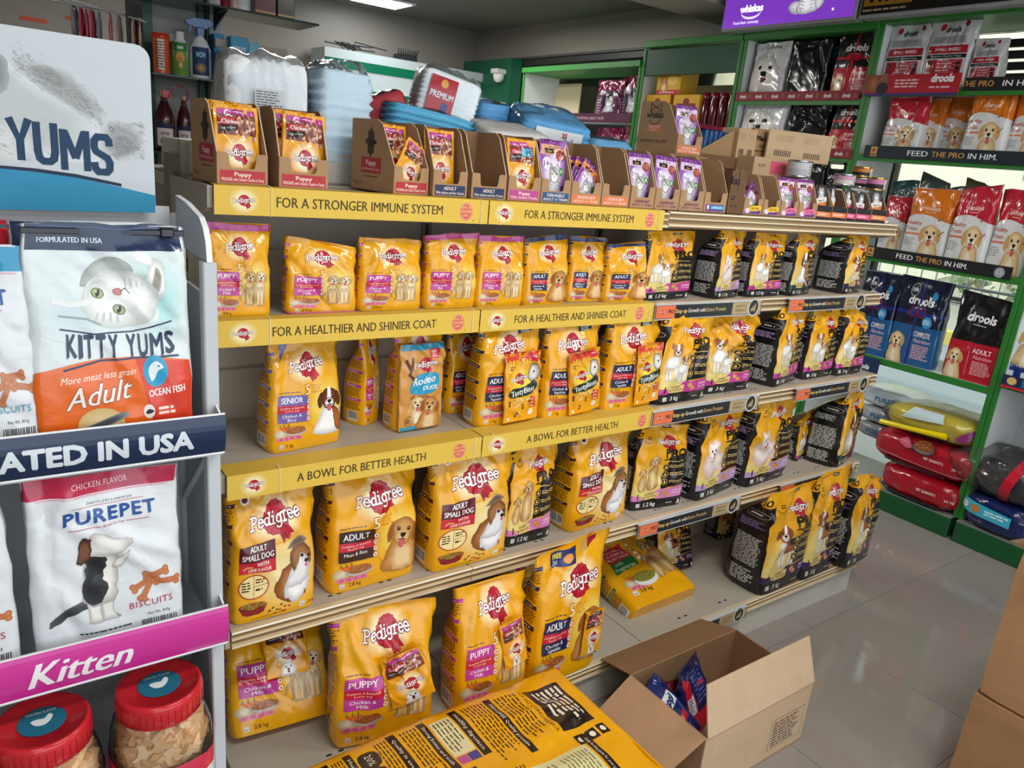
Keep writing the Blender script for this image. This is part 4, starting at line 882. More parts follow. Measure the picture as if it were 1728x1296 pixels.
def sku_silver():
    a = Art(66, 100); a.base = '#c9cbce'; a.ell(13, 90, 5, 5, '#b42438', n=12); a.ell(56, 93, 4, 4, '#8a1c28', n=10); a.text('drools', 34, 82, 8, '#3a3c40', bold=.05, fit=26, shear=.1, out='#e4e6e8', ow=.03)
    a.rect(6, 66, 58, 76, '#9a9da2'); a.rect(4, 52, 62, 63, '#b01c30'); a.text('SMALL BREED', 33, 55.4, 4.6, '#f0e0e2', bold=.03, fit=38); a.rect(4, 45, 62, 50.5, '#18181b'); a.text('Complete Nutrition Puppy', 33, 46.8, 2.4, '#e8e8e8', fit=44)
    a.rect(8, 12, 58, 43, '#b01c30')
    for i in range(6): a.line([(22, 15+5*i), (56, 15+5*i)], .4, '#f0c8cc', disc=False); a.fine(23, 16+5*i, 46, 19+5*i, 1, '#f4d4d8', th=.5)
    for i in range(4): a.rect(50, 14+7*i, 56, 19+7*i, '#1c1c20')
    a.rect(9, 34, 16, 41, '#5c3020'); a.stamp(PIC['labpair'], 8, 14, 13); return a
def sku_white(t='CANINE'):
    a = Art(64, 100); a.base = '#d9dbdd'; a.text(t, 34, 90, 6, '#22242c', bold=.02, fit=34); a.stamp(PIC['maltese'], 26, 48, 30); a.rect(-24, 3, 88, 14, '#2a2458'); a.fine(8, 7, 54, 10, 1, '#c0bce0'); return a
# ---------------------------------------------------------------- the room
XW = 3.78; YB = 4.9; ZC = 2.66
fl = M(); box(fl, (-2.2, -5.0, -.06), (XW, YB, -.002), '#6e6a66'); floor = struct('floor', fl, 'matte')
TI = .5946; TX0, TY0 = 2.0195, -.4810
k = 0
MT['tile'] = mat('polished_tile', rough=0.07, noise=0.05, nscale=1.6, spec=0.55)
tile_cols = ['#928c86', '#8f8983', '#969089']
tile_me = {}
for i in range(-7, 4):
    for j in range(-7, 10):
        x0, y0 = TX0+i*TI, TY0+j*TI
        if x0+TI < -2.0 or x0 > XW-.02 or y0+TI < -4.0 or y0+TI > YB or (j > 1 and i < -3 and 0): continue
        kk = (i*3+j*5) % 3
        if kk not in tile_me:
            m = M(); box(m, (.0008, .0008, -.008), (TI-.0008, TI-.0008, 0), tile_cols[kk], bev=.0008); o = m.build('tile', 'tile', floor); tile_me[kk] = o.data
        else: o = bpy.data.objects.new('tile', tile_me[kk]); COL.objects.link(o); o.parent = floor
        x1 = min(TI, XW-x0); o.location = (x0, y0, 0); o.scale = (x1/TI, 1, 1)
m = M(); box(m, (-2.2, YB, 0), (XW+.2, YB+.12, ZC), '#8a847b'); struct('wall_back', m, 'wallm')
m = M(); box(m, (-2.32, -5.0, 0), (-2.2, YB, ZC), '#a39d92'); struct('wall_left', m, 'wallm')
m = M(); box(m, (-2.3, -5.0, ZC), (XW+.2, YB, ZC+.1), '#77736c'); struct('ceiling', m, 'wallm')
m = M(); box(m, (XW-.02, -5, 2.40), (XW+.16, YB, ZC), '#8d877d'); box(m, (XW-.05, -5, 2.385), (XW-.021, YB, 2.402), '#4b4842'); struct('wall_right', m, 'wallm')
# ceiling beam running across the room, and the lit panel
m = M(); box(m, (-2.2, 1.55, 2.50), (XW-.022, 1.95, ZC-.001), '#a7a196'); struct('trim_1', m, 'wallm')
q = at(640, -2, Z=ZC); m = M(); box(m, (q[0]-.2, q[1]-.16, ZC-.02), (q[0]+.25, q[1]+.2, ZC-.003), '#e8ecf2', bev=.004)
o = m.build('ceiling_light', 'paint'); tag(o, 'bright square light panel set in the grey ceiling', 'ceiling light')
m = M(); box(m, (q[0]-.17, q[1]-.13, ZC-.024), (q[0]+.22, q[1]+.17, ZC-.0205), '#ffffff'); m.build('diffuser', 'lamp', o)
# shop window: dark frame, mullions and glass along the far side
wf = M()
for y in (-3.6, -1.5, .58, 2.42, 4.42): box(wf, (XW-.03, y-.02, .0), (XW+.03, y+.02, 2.385), '#3a3733')
box(wf, (XW-.03, -5, 2.34), (XW+.03, YB, 2.3845), '#2e2c29'); box(wf, (XW-.03, -5, .0), (XW+.03, YB, .05), '#55524d'); box(wf, (XW-.028, -5, 1.05), (XW+.028, .55, 1.07), '#bcc0c2')
w = struct('window_1', wf, 'paint')
m = M(); box(m, (XW-.004, -5, .051), (XW+.004, 4.4, 2.339), '#ffffff'); g = m.build('pane', 'glass', w)
# green corner post between the window and the back wall
m = M(); a, b = at(825, 200, X=XW-.05)[1], at(872, 200, X=XW-.05)[1]
box(m, (XW-.16, b, 0), (XW-.04, a+.5, 2.38), '#0f5a3c'); struct('trim_2', m, 'paint')
# street beyond the glass
m = M(); box(m, (XW+.2, -14, -.2), (22, 24, -.12), '#8d9092'); struct('road', m, 'matte')
m = M(); box(m, (XW+.18, -14, -.13), (5.4, 24, -.02), '#a9a49c'); box(m, (5.4, -14, -.13), (5.56, 24, -.015), '#cfc8b4'); struct('pavement', m, 'matte')
m = M(); box(m, (9.2, -14, -.12), (9.35, 24, .04), '#d8c060'); box(m, (9.35, -14, -.12), (12, 24, .02), '#a8a294'); struct('kerb', m, 'matte')
def fac(name, lab, x, y0, y1, z1, c, wins):
    m = M(); box(m, (x, y0, -.1), (x+4, y1, z1), c); o = m.build(name, 'matte'); tag(o, lab, 'building')
    for (a, b, z0, zz) in wins:
        mm = M(); box(mm, (x-.04, a, z0), (x+.002, b, zz), '#7d8a94'); f = mm.build('window', 'gloss', o)
    return o
fac('building', 'cream rendered house across the street behind the orange food bags', 13, -12, 1.2, 5.2, '#eadcb8', [(-1.6, -.8, 1.9, 3.0), (-4, -3, 1.9, 3)])
fac('building', 'pale yellow house across the street with a plain gable wall', 13.5, 1.2, 9.5, 5.0, '#f0e6cc', [(3, 3.8, 2, 3)])
fac('building', 'ochre shop front across the street behind the black food bags', 12.6, 9.6, 22, 5.8, '#e8dcc4', [(12, 13, 2, 3)])
m = M()
for i in range(60):
    y = -6+i*.22; tube(m, [(11.2, y, .0), (11.2, y, 1.25)], .012, '#85888a', n=4)
tube(m, [(11.2, -6, .4), (11.2, 7.2, .4)], .02, '#4a4c4e', n=4); tube(m, [(11.2, -6, 1.2), (11.2, 7.2, 1.2)], .02, '#4a4c4e', n=4)
tag(m.build('railing', 'paint'), 'grey steel railing along the far side of the street', 'railing')
rs = np.random.RandomState(5); m = M()
for i in range(1500):
    c = np.array([12.0+rs.rand()*.5, -5+rs.rand()*9, .1+1.2*rs.rand()**.8]); d = rs.randn(3)*.09; e = rs.randn(3)*.09
    m.add([c, c+d, c+d+e*.6, c+e], [[0, 1, 2, 3]], random.choice(['#7f9068', '#93a27a', '#a9a48c', '#c0b49c', '#6d8058']))
tag(m.build('hedge', 'matte'), 'dusty green hedge behind the street railing', 'hedge', kind='stuff')
# ---------------------------------------------------------------- the long gondola
GX = [0, .6, 1.2, 1.8, 2.394]; YBK = .03
gd = tag(empty('gondola_shelving'), 'long grey-beige steel gondola of four bays holding rows of yellow food bags', 'shelving')
GREY, BEI = '#b0a89b', '#b5aa97'
m = M(); box(m, (.02, YBK, .16), (2.38, YBK+.02, 1.40), GREY)
for z in (.40, .72, 1.0, 1.28):   # rows of back panels with a groove between
    for i in range(4):
        mm = M(); box(mm, (GX[i]+.01, YBK-.006, z-.27+.0), (GX[i+1]-.01, YBK-.0005, z+.004), '#c2b9ab', bev=.003); mm.build('back_panel', 'paint', gd)
m.build('spine', 'paint', gd)
for x in GX:
    m = M(); xx = min(max(x, .012), 2.385); box(m, (xx-.014, YBK-.004, 0), (xx+.014, YBK+.14, 1.40 if x > 0 else 1.48), '#7c766c')
    for k in range(28): box(m, (xx-.0045, YBK-.0048, .2+k*.045), (xx+.0045, YBK-.0042, .228+k*.045), '#17140f'); 
    if x == 0:
        for k in range(8):
            for yy in (YBK+.005, YBK+.03): box(m, (xx-.0146, yy, 1.1+k*.045), (xx-.0141, yy+.007, 1.13+k*.045), '#15130f')
    m.build('upright', 'paint', gd)
def rail(x0, x1, y, zt, h=.047, c1='#c2ab88', parent=None, name='price_rail'):
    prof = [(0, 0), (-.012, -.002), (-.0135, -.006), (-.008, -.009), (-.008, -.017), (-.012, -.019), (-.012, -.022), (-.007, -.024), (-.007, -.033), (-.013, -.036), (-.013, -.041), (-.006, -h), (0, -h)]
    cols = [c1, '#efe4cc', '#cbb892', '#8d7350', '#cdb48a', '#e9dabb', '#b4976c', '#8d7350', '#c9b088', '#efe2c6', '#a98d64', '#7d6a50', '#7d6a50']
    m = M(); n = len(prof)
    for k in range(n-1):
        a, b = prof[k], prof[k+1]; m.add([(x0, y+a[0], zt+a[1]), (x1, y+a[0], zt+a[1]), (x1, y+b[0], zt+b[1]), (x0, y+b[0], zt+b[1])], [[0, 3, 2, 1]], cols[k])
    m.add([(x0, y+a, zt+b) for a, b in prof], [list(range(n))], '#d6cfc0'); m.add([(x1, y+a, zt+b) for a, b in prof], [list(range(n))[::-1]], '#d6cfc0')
    return m.build(name, 'rail', parent)
for z in (S1, S2, S3, S4):
    y0 = LIP[z]+.006
    for i in range(4):
        m = M(); zz = z-.004; box(m, (GX[i]+.0015, y0, zz-.03), (GX[i+1]-.0015, YBK-.007, zz), '#b5ac9f' if z < 1.4 else BEI, bev=.002)
        for k in range(4):
            x = GX[i]+.1+.13*k
            for dx in (0, .022): box(m, (x+dx, y0+.028, zz-.0005), (x+dx+.011, y0+.033, zz+.0003), '#2a2622')
        sh = m.build('shelf', 'paint', gd)
        if i > 1 or z == S4: rail(GX[i]+.001, GX[i+1]-.001 if i < 3 else GX[4]+.004, y0-.001, z, parent=sh, c1='#c7b18c')
        else: rail(GX[i]+.001, GX[i+1]-.001, y0-.001, z-.004, parent=sh, h=.043)
    for xx in (-.012, 2.396):
        m = M(); slab(m, [(y0-.008, z-.002), (YBK+.03, z-.004), (YBK+.03, z-.09), (y0+.03, z-.055), (y0-.006, z-.042)], xx, xx+.01, '#b5ad9f', axis=0); m.build('end_bracket', 'paint', gd)
# base deck
y0 = LIP[S5]+.006
for i in range(4):
    m = M(); box(m, (GX[i]+.0012, y0, S5-.034), (GX[i+1]-.0012, YBK-.007, S5-.003), '#b0a99c', bev=.0015)
    for k in range(2):
        x = GX[i]+.2+.2*k
        for dx in (0, .03): box(m, (x+dx, y0+.03, S5-.0035), (x+dx+.013, y0+.036, S5-.0027), '#2a2622')
    sh = m.build('shelf', 'paint', gd); rail(GX[i]+.001, GX[i+1]-.001, y0-.001, S5-.002, h=.04, parent=sh, c1='#c9b998' if i < 3 else '#9a7d58')
    m = M(); box(m, (GX[i]+.001, y0+.004, .0), (GX[i+1]-.001, y0+.016, S5-.035), '#c6c2b9', bev=.001); m.build('kick_panel', 'paint', gd)
for xx in (2.372, 0): m = M(); box(m, (xx, y0+.017, 0), (xx+.018, YBK+.4, S5-.035), '#bcb8af'); m.build('end_plinth', 'paint', gd)
# top deck and the far side shelf under the pads
m = M(); box(m, (.0, YBK+.052, 1.405), (2.39, .42, 1.435), '#bdb4a3'); box(m, (-.0, -.06, 1.437), (2.39, .42, 1.4395), '#b9b09f'); m.build('top_deck', 'paint', gd)
m = M(); box(m, (.0, YBK+.05, .16), (.012, .40, 1.404), '#8e887e'); m.build('end_panel', 'paint', gd)
m = M(); box(m, (.002, .02, 1.44), (.5, .05, 1.51), '#a59c8c'); m.build('back_rail', 'paint', gd)
# price tag clip on the near top bracket
# ---- yellow card fronts tied onto the shelf edges
SY = '#e6c14e'
def goodcircle(a, x, y, r):
    a.ell(x, y, r*.86, r, '#e0566a', n=20); a.ring(x, y, r*.78, r*.92, .12, '#f6c0a0', n=20)
    a.text('BOWL OF', x, y+r*.32, r*.3, '#f7d070', bold=.04, fit=r*1.15); a.text('GOODNESS', x, y-r*.12, r*.3, '#f7d070', bold=.04, fit=r*1.35); a.text('DAILY', x, y-r*.56, r*.3, '#f7d070', bold=.04, fit=r*.8)
SG = [(S1, 'FOR A STRONGER IMMUNE SYSTEM', (361, 821), (412, 467, 748, 788), 0), (S1, 'FOR A STRONGER IMMUNE SYSTEM', (824, 1125), (853, 888, 1073, 1101), 1),
      (S2, 'FOR A HEALTHIER AND SHINIER COAT', (363, 797), (410, 460, 736, 773), 0), (S2, 'FOR A HEALTHIER AND SHINIER COAT', (808, 1101), (838, 868, 1054, 1077), 1),
      (S3, 'A BOWL FOR BETTER HEALTH', (382, 806), (428, 502, 719, 775), 0), (S3, 'A BOWL FOR BETTER HEALTH', (810, 1099), (838, 887, 1036, 1076), 1)]
ROWN = {S1: 'top shelf', S2: 'second shelf', S3: 'third shelf'}
for z, txt, (xa, xb), (lx, t0, t1, cx), bay in SG:
    y = LIP[z]-.0145; rowpx = {S1: 340, S2: 545, S3: 760}[z]; X = lambda p: at(p, rowpx, Y=y)[0]
    x0 = X(xa); x1 = X(xb); z1, z0 = z+.0005, z-.053
    if bay: x0 = .6015
    else: x1 = .5985
    m = M(); box(m, (x0, y, z0), (x1, y+.0016, z1), SY, bev=.0004)
    bk = .06 if z == S3 else .03; m.add([(x0, y, z1), (x1, y, z1), (x1, y+bk, z1+.0008), (x0, y+bk, z1+.0008)], [[0, 1, 2, 3]], '#d8b244')
    o = m.build('shelf_sign', 'print'); tag(o, f'yellow card strip tied along the {ROWN[z]} edge, {"nearest the white stand" if not bay else "next to the beige price rails"}', 'shelf sign', 'yellow card strips on the shelf edges')
    a = Art(100, 100); s = 100  # metres -> cm
    a.glow((X(lx)-x0)*s, 2.65, 2.9, 2.5, '#fbf0c0', SY); a.stamp(LOGO_PLAIN, (X(lx)-x0)*s, 2.7, 1.28)
    a.text(txt, ((X(t0)+X(t1))/2-x0)*s, 1.75, 1.95, '#4a3d18', bold=.02, fit=(X(t1)-X(t0))*s); goodcircle(a, (X(cx)-x0)*s, 2.6, 1.9)
    a.rect((X(cx+12)-x0)*s, .5, (X(cx+12)-x0)*s+.25, .8, '#8a4a20'); a.pack(6)
    lay(a, flat((x0, y, z0), (1, 0, 0), (0, 0, 1), .01), 'printed_strip', o, 'print', e0=.0002, thick=.0012)
    for xx in ((x0+.105 if not bay else x0+.03), (x1-.02)):
        m = M(); tube(m, [(xx, y-.001, z0-.001), (xx, y-.001, z1+.001), (xx, y+.02, z1+.003)], .0009, '#e9e2cf', n=5); m.build('tie_wire', 'gloss', o)
# ---- dark price strips clipped over the rails of the two far bays
def strip(z, pa, pb, lab, row, tint=1.0, dz=0, full=True):
    y = LIP[z]-.022; x0, x1 = at(pa, row, Y=y)[0], at(pb, row, Y=y)[0]; L = (x1-x0)*100; zt = z-.002+dz; h = 4.6
    m = M(); box(m, (x0, y+.0004, zt-.047), (x1, y+.0022, zt), '#c9cdd0', bev=.0006); box(m, (x0, y+.0022, zt-.004), (x1, y+.016, zt-.001), '#c9cdd0')
    o = m.build('price_strip', 'rail'); tag(o, lab, 'price strip', 'dark price strips on the far bays')
    a = Art(100, 100); a.rect(.1, .35, L-.1, 4.3, '#26282c'); a.rect(.4, .5, L*.17, 4.2, '#ee7a50'); a.stamp(LOGO_PLAIN, L*.06, 2.4, .62); a.text('PRO', L*.135, 1.9, 1.1, '#3a2018', bold=.04, fit=L*.05)
    a.text('Step up', L*.225, 1.9, 1.25, '#e9c870', bold=.03, fit=L*.1); a.text('Growth with', L*.365, 1.9, 1.2, '#e8e4dc', fit=L*.16, bold=.02); a.text('Extra Protein', L*.545, 1.9, 1.25, '#c8a468', bold=.03, fit=L*.18)
    a.rect(L*.7, .5, L-.4, 4.2, '#b9a276'); a.text('GROWTH &', L*.785, 2.6, .8, '#3a3428', bold=.02, fit=L*.1); a.text('FORMULA', L*.785, 1.3, .8, '#3a3428', bold=.02, fit=L*.1)
    c = L*.915; a.ell(c, 2.4, 2.7, 2.9, '#c9ccca', n=24); a.ell(c, 2.4, 2.2, 2.4, '#222124', n=24)
    for i in range(4): a.rect(c-1.2+.6*i, 1.2, c-.8+.6*i, 2.2+.45*i, '#c8a878')
    a.pack(6); lay(a, flat((x0, y, zt-.047), (1, 0, 0), (0, 0, 1), .01), 'printed_strip', o, 'gloss', e0=.0002, thick=.0008); return o
strip(S2, 1106, 1284, 'dark price strip under the small black-sided bags, end next to the yellow card', 525)
strip(S2, 1333, 1462, 'dark price strip at the far end of the second shelf', 508)
strip(S3, 1104, 1278, 'dark price strip under the pink-banded bags, end next to the yellow card', 690)
strip(S3, 1346, 1465, 'dark price strip at the far end of the third shelf', 655)
strip(S4, 1082, 1246, 'dark price strip under the lilac-banded bags', 870)
strip(S4, 1322, 1440, 'dark price strip under the green-banded bag at the fourth shelf end', 805)
strip(S5, 1100, 1256, 'dark price strip on the bottom shelf edge behind the open carton', 1050)
# ---------------------------------------------------------------- bags on the gondola
A_pup = sku_classic(top='#d0489c', wt='370 g'); A_pup2 = sku_classic(wt='370 g')
A_adu = sku_classic('ADULT', '#22305e', ('Chicken &', 'Vegetables'), 'golden', top='#2a3870', wt='370 g', px=.74, pk=21, py=28)
A_sen = sku_classic('SENIOR', '#7462ae', ('Chicken &', 'Rice'), 'spaniel', wt='1 kg', w=76, ly=78, lk=14, corner='#6f60a8', px=.76, pk=20, py=33)
A_ad1 = sku_classic('ADULT', '#1c2450', ('Chicken &', 'Vegetables'), 'golden', wt='1 kg', w=70, ly=77, lk=14, free=True, px=.78, lx=.45)
A_meat = sku_classic('ADULT', '#34181a', ('Meat & Rice', ' '), 'golden', wt='2.8 kg', w=78, ly=72, lx=.56, lk=15, bar='#4a1a18', px=.8, pk=21)
A_pupL = sku_classic('PUPPY', '#c2409a', ('Chicken &', 'Milk'), 'labs', wt='2.8 kg', w=80, ly=82, lx=.52, lk=14.5, px=.76, py=34)
A_aduL = sku_classic('ADULT', '#1c2450', ('Chicken &', 'Vegetables'), 'golden', wt='2.8 kg', w=72, ly=72, lx=.6, lk=15, px=.8, py=30)
A_aduL.rect(6, 86, 38, 99, '#20306c').text('FREE', 15, 93, 4, '#f7e23c', bold=.04).text('70 g', 13, 89, 3, '#ffffff').fine(7, 86.5, 18, 88.5, 1, '#fff').ell(29, 91, 6, 3.5, '#e89a3c', n=12).poly([(46, 90), (56, 92), (54, 101), (45, 101)], '#c9a050').poly([(56, 92), (70, 96), (70, 101), (56, 101)], '#9a1c30')
A_small = sku_small()
A_pro3 = sku_pro(); A_pro1 = sku_pro(wt='1.2 kg', w=64); A_prol = sku_pro('#b89ccb', 'pom', 'STARTER', '3 kg'); A_prol1 = sku_pro('#b89ccb', 'pom', 'STARTER', '1.2 kg')
A_prog = sku_pro('#12404a', 'spaniel', 'ADULT', '1.2 kg', vio='#c8d8d4', picx=.4); A_prob = sku_pro('#38204e', 'beagle', 'ADULT', '3 kg', vio='#9a80b8', picx=.42); A_pink = sku_pro('#d884bc', 'labpair', 'STARTER', '1.2 kg', picx=.27, black_top=True)
A_bites, A_rodeo, A_grav, A_gravS = sku_bites(), sku_rodeo(), sku_gravy(pup=True), sku_gravy(sticker=True)
A_gravA = sku_gravy('#26366e', pup=True)
def on_shelf(z, ax, bx, yb, ty, D, name, label, art, cat='food bag', group=None, **kw):
    pk = {k: kw.pop(k) for k in ('ya', 'ybb', 'yoff', 'maxback') if k in kw}
    loc, rz, W, H = quad_place(ax, bx, yb, ty, z-.0035, LIP[z], D, **pk)
    rz += kw.pop('drz', 0); W *= kw.pop('kw_', 1.0); H *= kw.pop('kh', 1.0); dz = kw.pop('dz', 0); dy = kw.pop('dy', 0); dx = kw.pop('dx', 0)
    if art is not None and getattr(art, 'pro', False): kw.setdefault('fill', .6); kw.setdefault('fwd', .8); kw.setdefault('seal', .035); kw.setdefault('folds', 9)
    return soft_bag(name, label, cat, W, H, D, art, loc=(loc[0]+dx, loc[1]+dy, loc[2]+.0005+dz), rz=rz, group=group, **kw)
G2 = 'small bags on the second shelf'
P, Q = 'puppy_food_bag', 'dog_food_bag'
on_shelf(S2, 354, 459, 538, 380, .05, P, 'small yellow puppy food bag with straight pink top beside the white stand', A_pup, group=G2, yoff=.02, tl=.0, seed=3)
on_shelf(S2, 486, 603, 527, 404, .06, P, 'small yellow puppy food bag with its top corner sagging down and pink bottom seam', A_pup2, group=G2, tr=.13, tl=.0, drz=-.05, yoff=.03, seed=5, bands=((0, .015, '#d0489c'),))
on_shelf(S2, 606, 712, 524, 403, .06, P, 'small yellow puppy food bag with a level folded top and no pink edge', A_pup2, group=G2, yoff=.035, tr=.04, seed=8)
on_shelf(S2, 722, 799, 518, 396, .06, P, 'small puppy food bag with pink top rising to a peak', A_pup, group=G2, yoff=.035, tr=-.02, tl=.03, kw_=1.12, seed=9)
on_shelf(S2, 804, 882, 516, 401, .06, P, 'small puppy food bag with flat pink top next to the navy-topped bags', A_pup, group=G2, yoff=.03, seed=14)
on_shelf(S2, 884, 954, 513, 399, .06, Q, 'small adult dog food bag with navy top overlapping its neighbour', A_adu, group=G2, yoff=.03, tr=-.03, tl=.05, drz=.1, kw_=1.1, seed=16)
on_shelf(S2, 958, 1018, 507, 402, .06, Q, 'small adult dog food bag with navy top standing behind two others', A_adu, group=G2, yoff=.05, seed=18)
on_shelf(S2, 1020, 1098, 507, 409, .06, Q, 'small adult dog food bag with curled navy top at the end of the card strip', A_adu, group=G2, yoff=.03, tl=.05, tr=-.01, seed=20)
G2b = 'small black-sided bags on the second shelf'
on_shelf(S2, 1084, 1164, 500, 392, .06, P, 'black and yellow bag with magenta band, next to the navy-topped bags', A_pro1, group=G2b, yoff=.04, drz=.12, seed=21, kw_=1.15, kh=1.02)
on_shelf(S2, 1196, 1253, 500, 387, .1, P, 'black and yellow bag with lilac band and white fluffy dog on the second shelf', A_prol1, group=G2b, yoff=.03, drz=.22, seed=23)
on_shelf(S2, 1258, 1319, 500, 391, .07, P, 'short crumpled bag with magenta band between lilac and green ones', A_pro1, group=G2b, yoff=.03, drz=.05, seed=24, tr=.05)
on_shelf(S2, 1326, 1372, 496, 392, .07, Q, 'narrow black and yellow bag with dark green band and spotted dog', A_prog, group=G2b, yoff=.03, drz=.2, seed=26, kw_=1.1)
on_shelf(S2, 1416, 1459, 487, 396, .13, Q, 'black and yellow bag with dark purple band at the shelf end', A_prob, group=G2b, yoff=.03, drz=.2, seed=28, kw_=1.1)
G3 = 'bags on the third shelf'
on_shelf(S3, 457, 578, 760, 578, .09, Q, 'yellow senior dog food bag with a brown and white dog, alone on the third shelf', A_sen, group=G3, ya=769, ybb=744, tl=.02, tr=.0, seed=31, flare=-.1)
on_shelf(S3, 598, 640, 690, 568, .07, P, 'yellow bag turned sideways behind the bag with the blue-topped treat packet', A_pupL, group=G3, yoff=.17, maxback=.25, drz=.5, seed=33)
on_shelf(S3, 664, 745, 706, 560, .075, P, 'yellow puppy food bag with a blue-topped treat packet taped on', A_pupL, group=G3, yoff=.1, drz=.04, seed=35, pouch=(A_rodeo, .46, .46, .118, .215, -.03, 'treat_packet'))
on_shelf(S3, 752, 815, 690, 556, .08, Q, 'yellow adult food bag set back behind the first bag with biscuit treats', A_ad1, group=G3, yoff=.17, maxback=.25, drz=.1, seed=37)
on_shelf(S3, 806, 908, 704, 548, .09, Q, 'adult dog food bag with biscuit treat packet, nearest the puppy bags', A_ad1, group=G3, yoff=.045, seed=39, tl=.03, pouch=(A_bites, .64, .37, .115, .18, -.02, 'treat_packet'))
on_shelf(S3, 916, 1002, 706, 546, .09, Q, 'adult dog food bag with biscuit treat packet, middle one of three', A_ad1, group=G3, yoff=.035, seed=41, tl=.02, drz=-.03, pouch=(A_bites, .68, .37, .105, .175, -.16, 'treat_packet'))
on_shelf(S3, 1018, 1100, 697, 538, .09, Q, 'adult dog food bag with biscuit treat packet, beside the magenta-banded bags', A_ad1, group=G3, yoff=.03, seed=44, pouch=(A_bites, .76, .37, .1, .175, -.08, 'treat_packet'))
G3b = 'magenta-banded bags on the third shelf'
on_shelf(S3, 1106, 1191, 677, 530, .12, P, 'large magenta-banded puppy bag nearest the card strip', A_pro3, group=G3b, yoff=.02, seed=46, drz=.04)
on_shelf(S3, 1187, 1268, 659, 529, .12, P, 'magenta-banded puppy bag with deeply creased middle, second from the card strip', A_pro3, group=G3b, yoff=.045, seed=48, drz=-.02, wr=1.9)
on_shelf(S3, 1290, 1351, 655, 521, .13, P, 'magenta-banded puppy bag with its black side panel showing', A_pro3, group=G3b, yoff=.04, seed=50, drz=.22)
on_shelf(S3, 1352, 1406, 640, 524, .11, P, 'magenta-banded puppy bag fourth from the card strip', A_pro3, group=G3b, yoff=.05, seed=52, drz=.05, tl=.03)
on_shelf(S3, 1410, 1458, 624, 520, .11, P, 'magenta-banded puppy bag slumping at the shelf end', A_pro3, group=G3b, yoff=.04, seed=54, drz=.02, tr=.14, wr=1.6)
on_shelf(S3, 1230, 1268, 654, 640, .1, P, 'yellow bag lying flat behind the creased magenta-banded bag', None, group=G3b, yoff=.15, seed=55, kh=.9)
G4 = 'large bags on the fourth shelf'
on_shelf(S4, 391, 534, 1044, 817, .11, Q, 'large small-breed food bag with lamb flavour panel beside the white stand', A_small, group=G4, ya=1067, ybb=1023, seed=60, tl=.1, tr=.0, flare=.1, kh=1.0)
on_shelf(S4, 560, 695, 986, 790, .12, Q, 'large adult bag with golden dog and dark meat and rice panel', A_meat, group=G4, ya=1004, ybb=971, seed=62, tl=.03, drz=.06, kw_=1.12)
on_shelf(S4, 732, 851, 957, 765, .12, Q, 'small-breed food bag standing between the meat and rice bag and a slim black-based bag', A_small, group=G4, ya=974, ybb=942, seed=64, kw_=1.08, tl=.01)
on_shelf(S4, 856, 926, 915, 752, .09, P, 'slim yellow and black bag between two small-breed bags', A_pink, group=G4, ya=925, ybb=905, seed=66, tl=.06, kw_=1.1, wr=1.5)
on_shelf(S4, 962, 1056, 886, 735, .12, Q, 'small-breed food bag nearest the dark price strips', A_small, group=G4, ya=902, ybb=871, seed=68)
G4b = 'black-based bags on the fourth shelf'
on_shelf(S4, 1062, 1150, 857, 722, .09, P, 'small pink-banded bag with two pale dogs and black base', A_pink, group=G4b, ya=864, ybb=851, seed=70, flare=-.15)
on_shelf(S4, 1168, 1240, 836, 692, .14, P, 'lilac-banded bag with big rosette, nearest the pink-banded bag', A_prol, group=G4b, yoff=.035, seed=72, drz=.16, kw_=1.15)
on_shelf(S4, 1252, 1328, 817, 676, .12, P, 'lilac-banded bag in the middle of the far bays, top leaning back', A_prol, group=G4b, yoff=.03, seed=74, drz=.08, tr=.02)
on_shelf(S4, 1392, 1450, 788, 665, .15, Q, 'green-banded bag with seated dog at the fourth shelf end', A_prog, group=G4b, yoff=.02, seed=76, drz=.3)
o = on_shelf(S4, 1334, 1372, 778, 700, .1, P, 'magenta-banded bag tipped over behind the green-banded one', A_pro3, group=G4b, yoff=.12, seed=78, drz=.25); o.rotation_euler[1] = -.18
# bottom deck
G5 = 'large bags on the bottom shelf'
def deck(ax, ay, bx, by, ty, D, name, label, art, rx=0.0, Z=S5-.002, **kw):
    A = at(ax, ay, Z=Z); B = at(bx, by, Z=Z); w = B-A; W = math.hypot(w[0], w[1]); rz = math.atan2(w[1], w[0]); nx, ny = -math.sin(rz), math.cos(rz); c = (A+B)/2
    cx = (ax+bx)/2; d = FWD+RGT*(cx-864)/F_PX+UPV*(648-ty)/F_PX; t = ((c[0]-CAM[0])*nx+(c[1]-CAM[1])*ny)/(d[0]*nx+d[1]*ny); H = (CAM[2]+t*d[2]-Z)
    if rx: # leaning back: solve height along the lean
        best = None
        for h in np.linspace(.1, .7, 121):
            p = np.array([c[0]+nx*h*math.sin(rx), c[1]+ny*h*math.sin(rx), Z+h*math.cos(rx)]); v = p-CAM; py = 648-F_PX*(v@UPV)/(v@FWD)
            if best is None or abs(py-ty) < best[0]: best = (abs(py-ty), h)
        H = best[1]
    rz += kw.pop('drz', 0); W *= kw.pop('kw_', 1)
    if getattr(art, 'pro', False): kw.setdefault('fill', .6); kw.setdefault('fwd', .8)
    dd = D/2; loc = (c[0]+nx*dd*math.cos(rx), c[1]+ny*dd*math.cos(rx), Z+dd*math.sin(rx)*0+.001+(.5*D*math.sin(rx)*.0))
    o = soft_bag(name, label, 'food bag', W, H, D, art, loc=loc, rz=rz, group=G5, **kw)
    o.rotation_euler = (-rx, 0, rz); return o
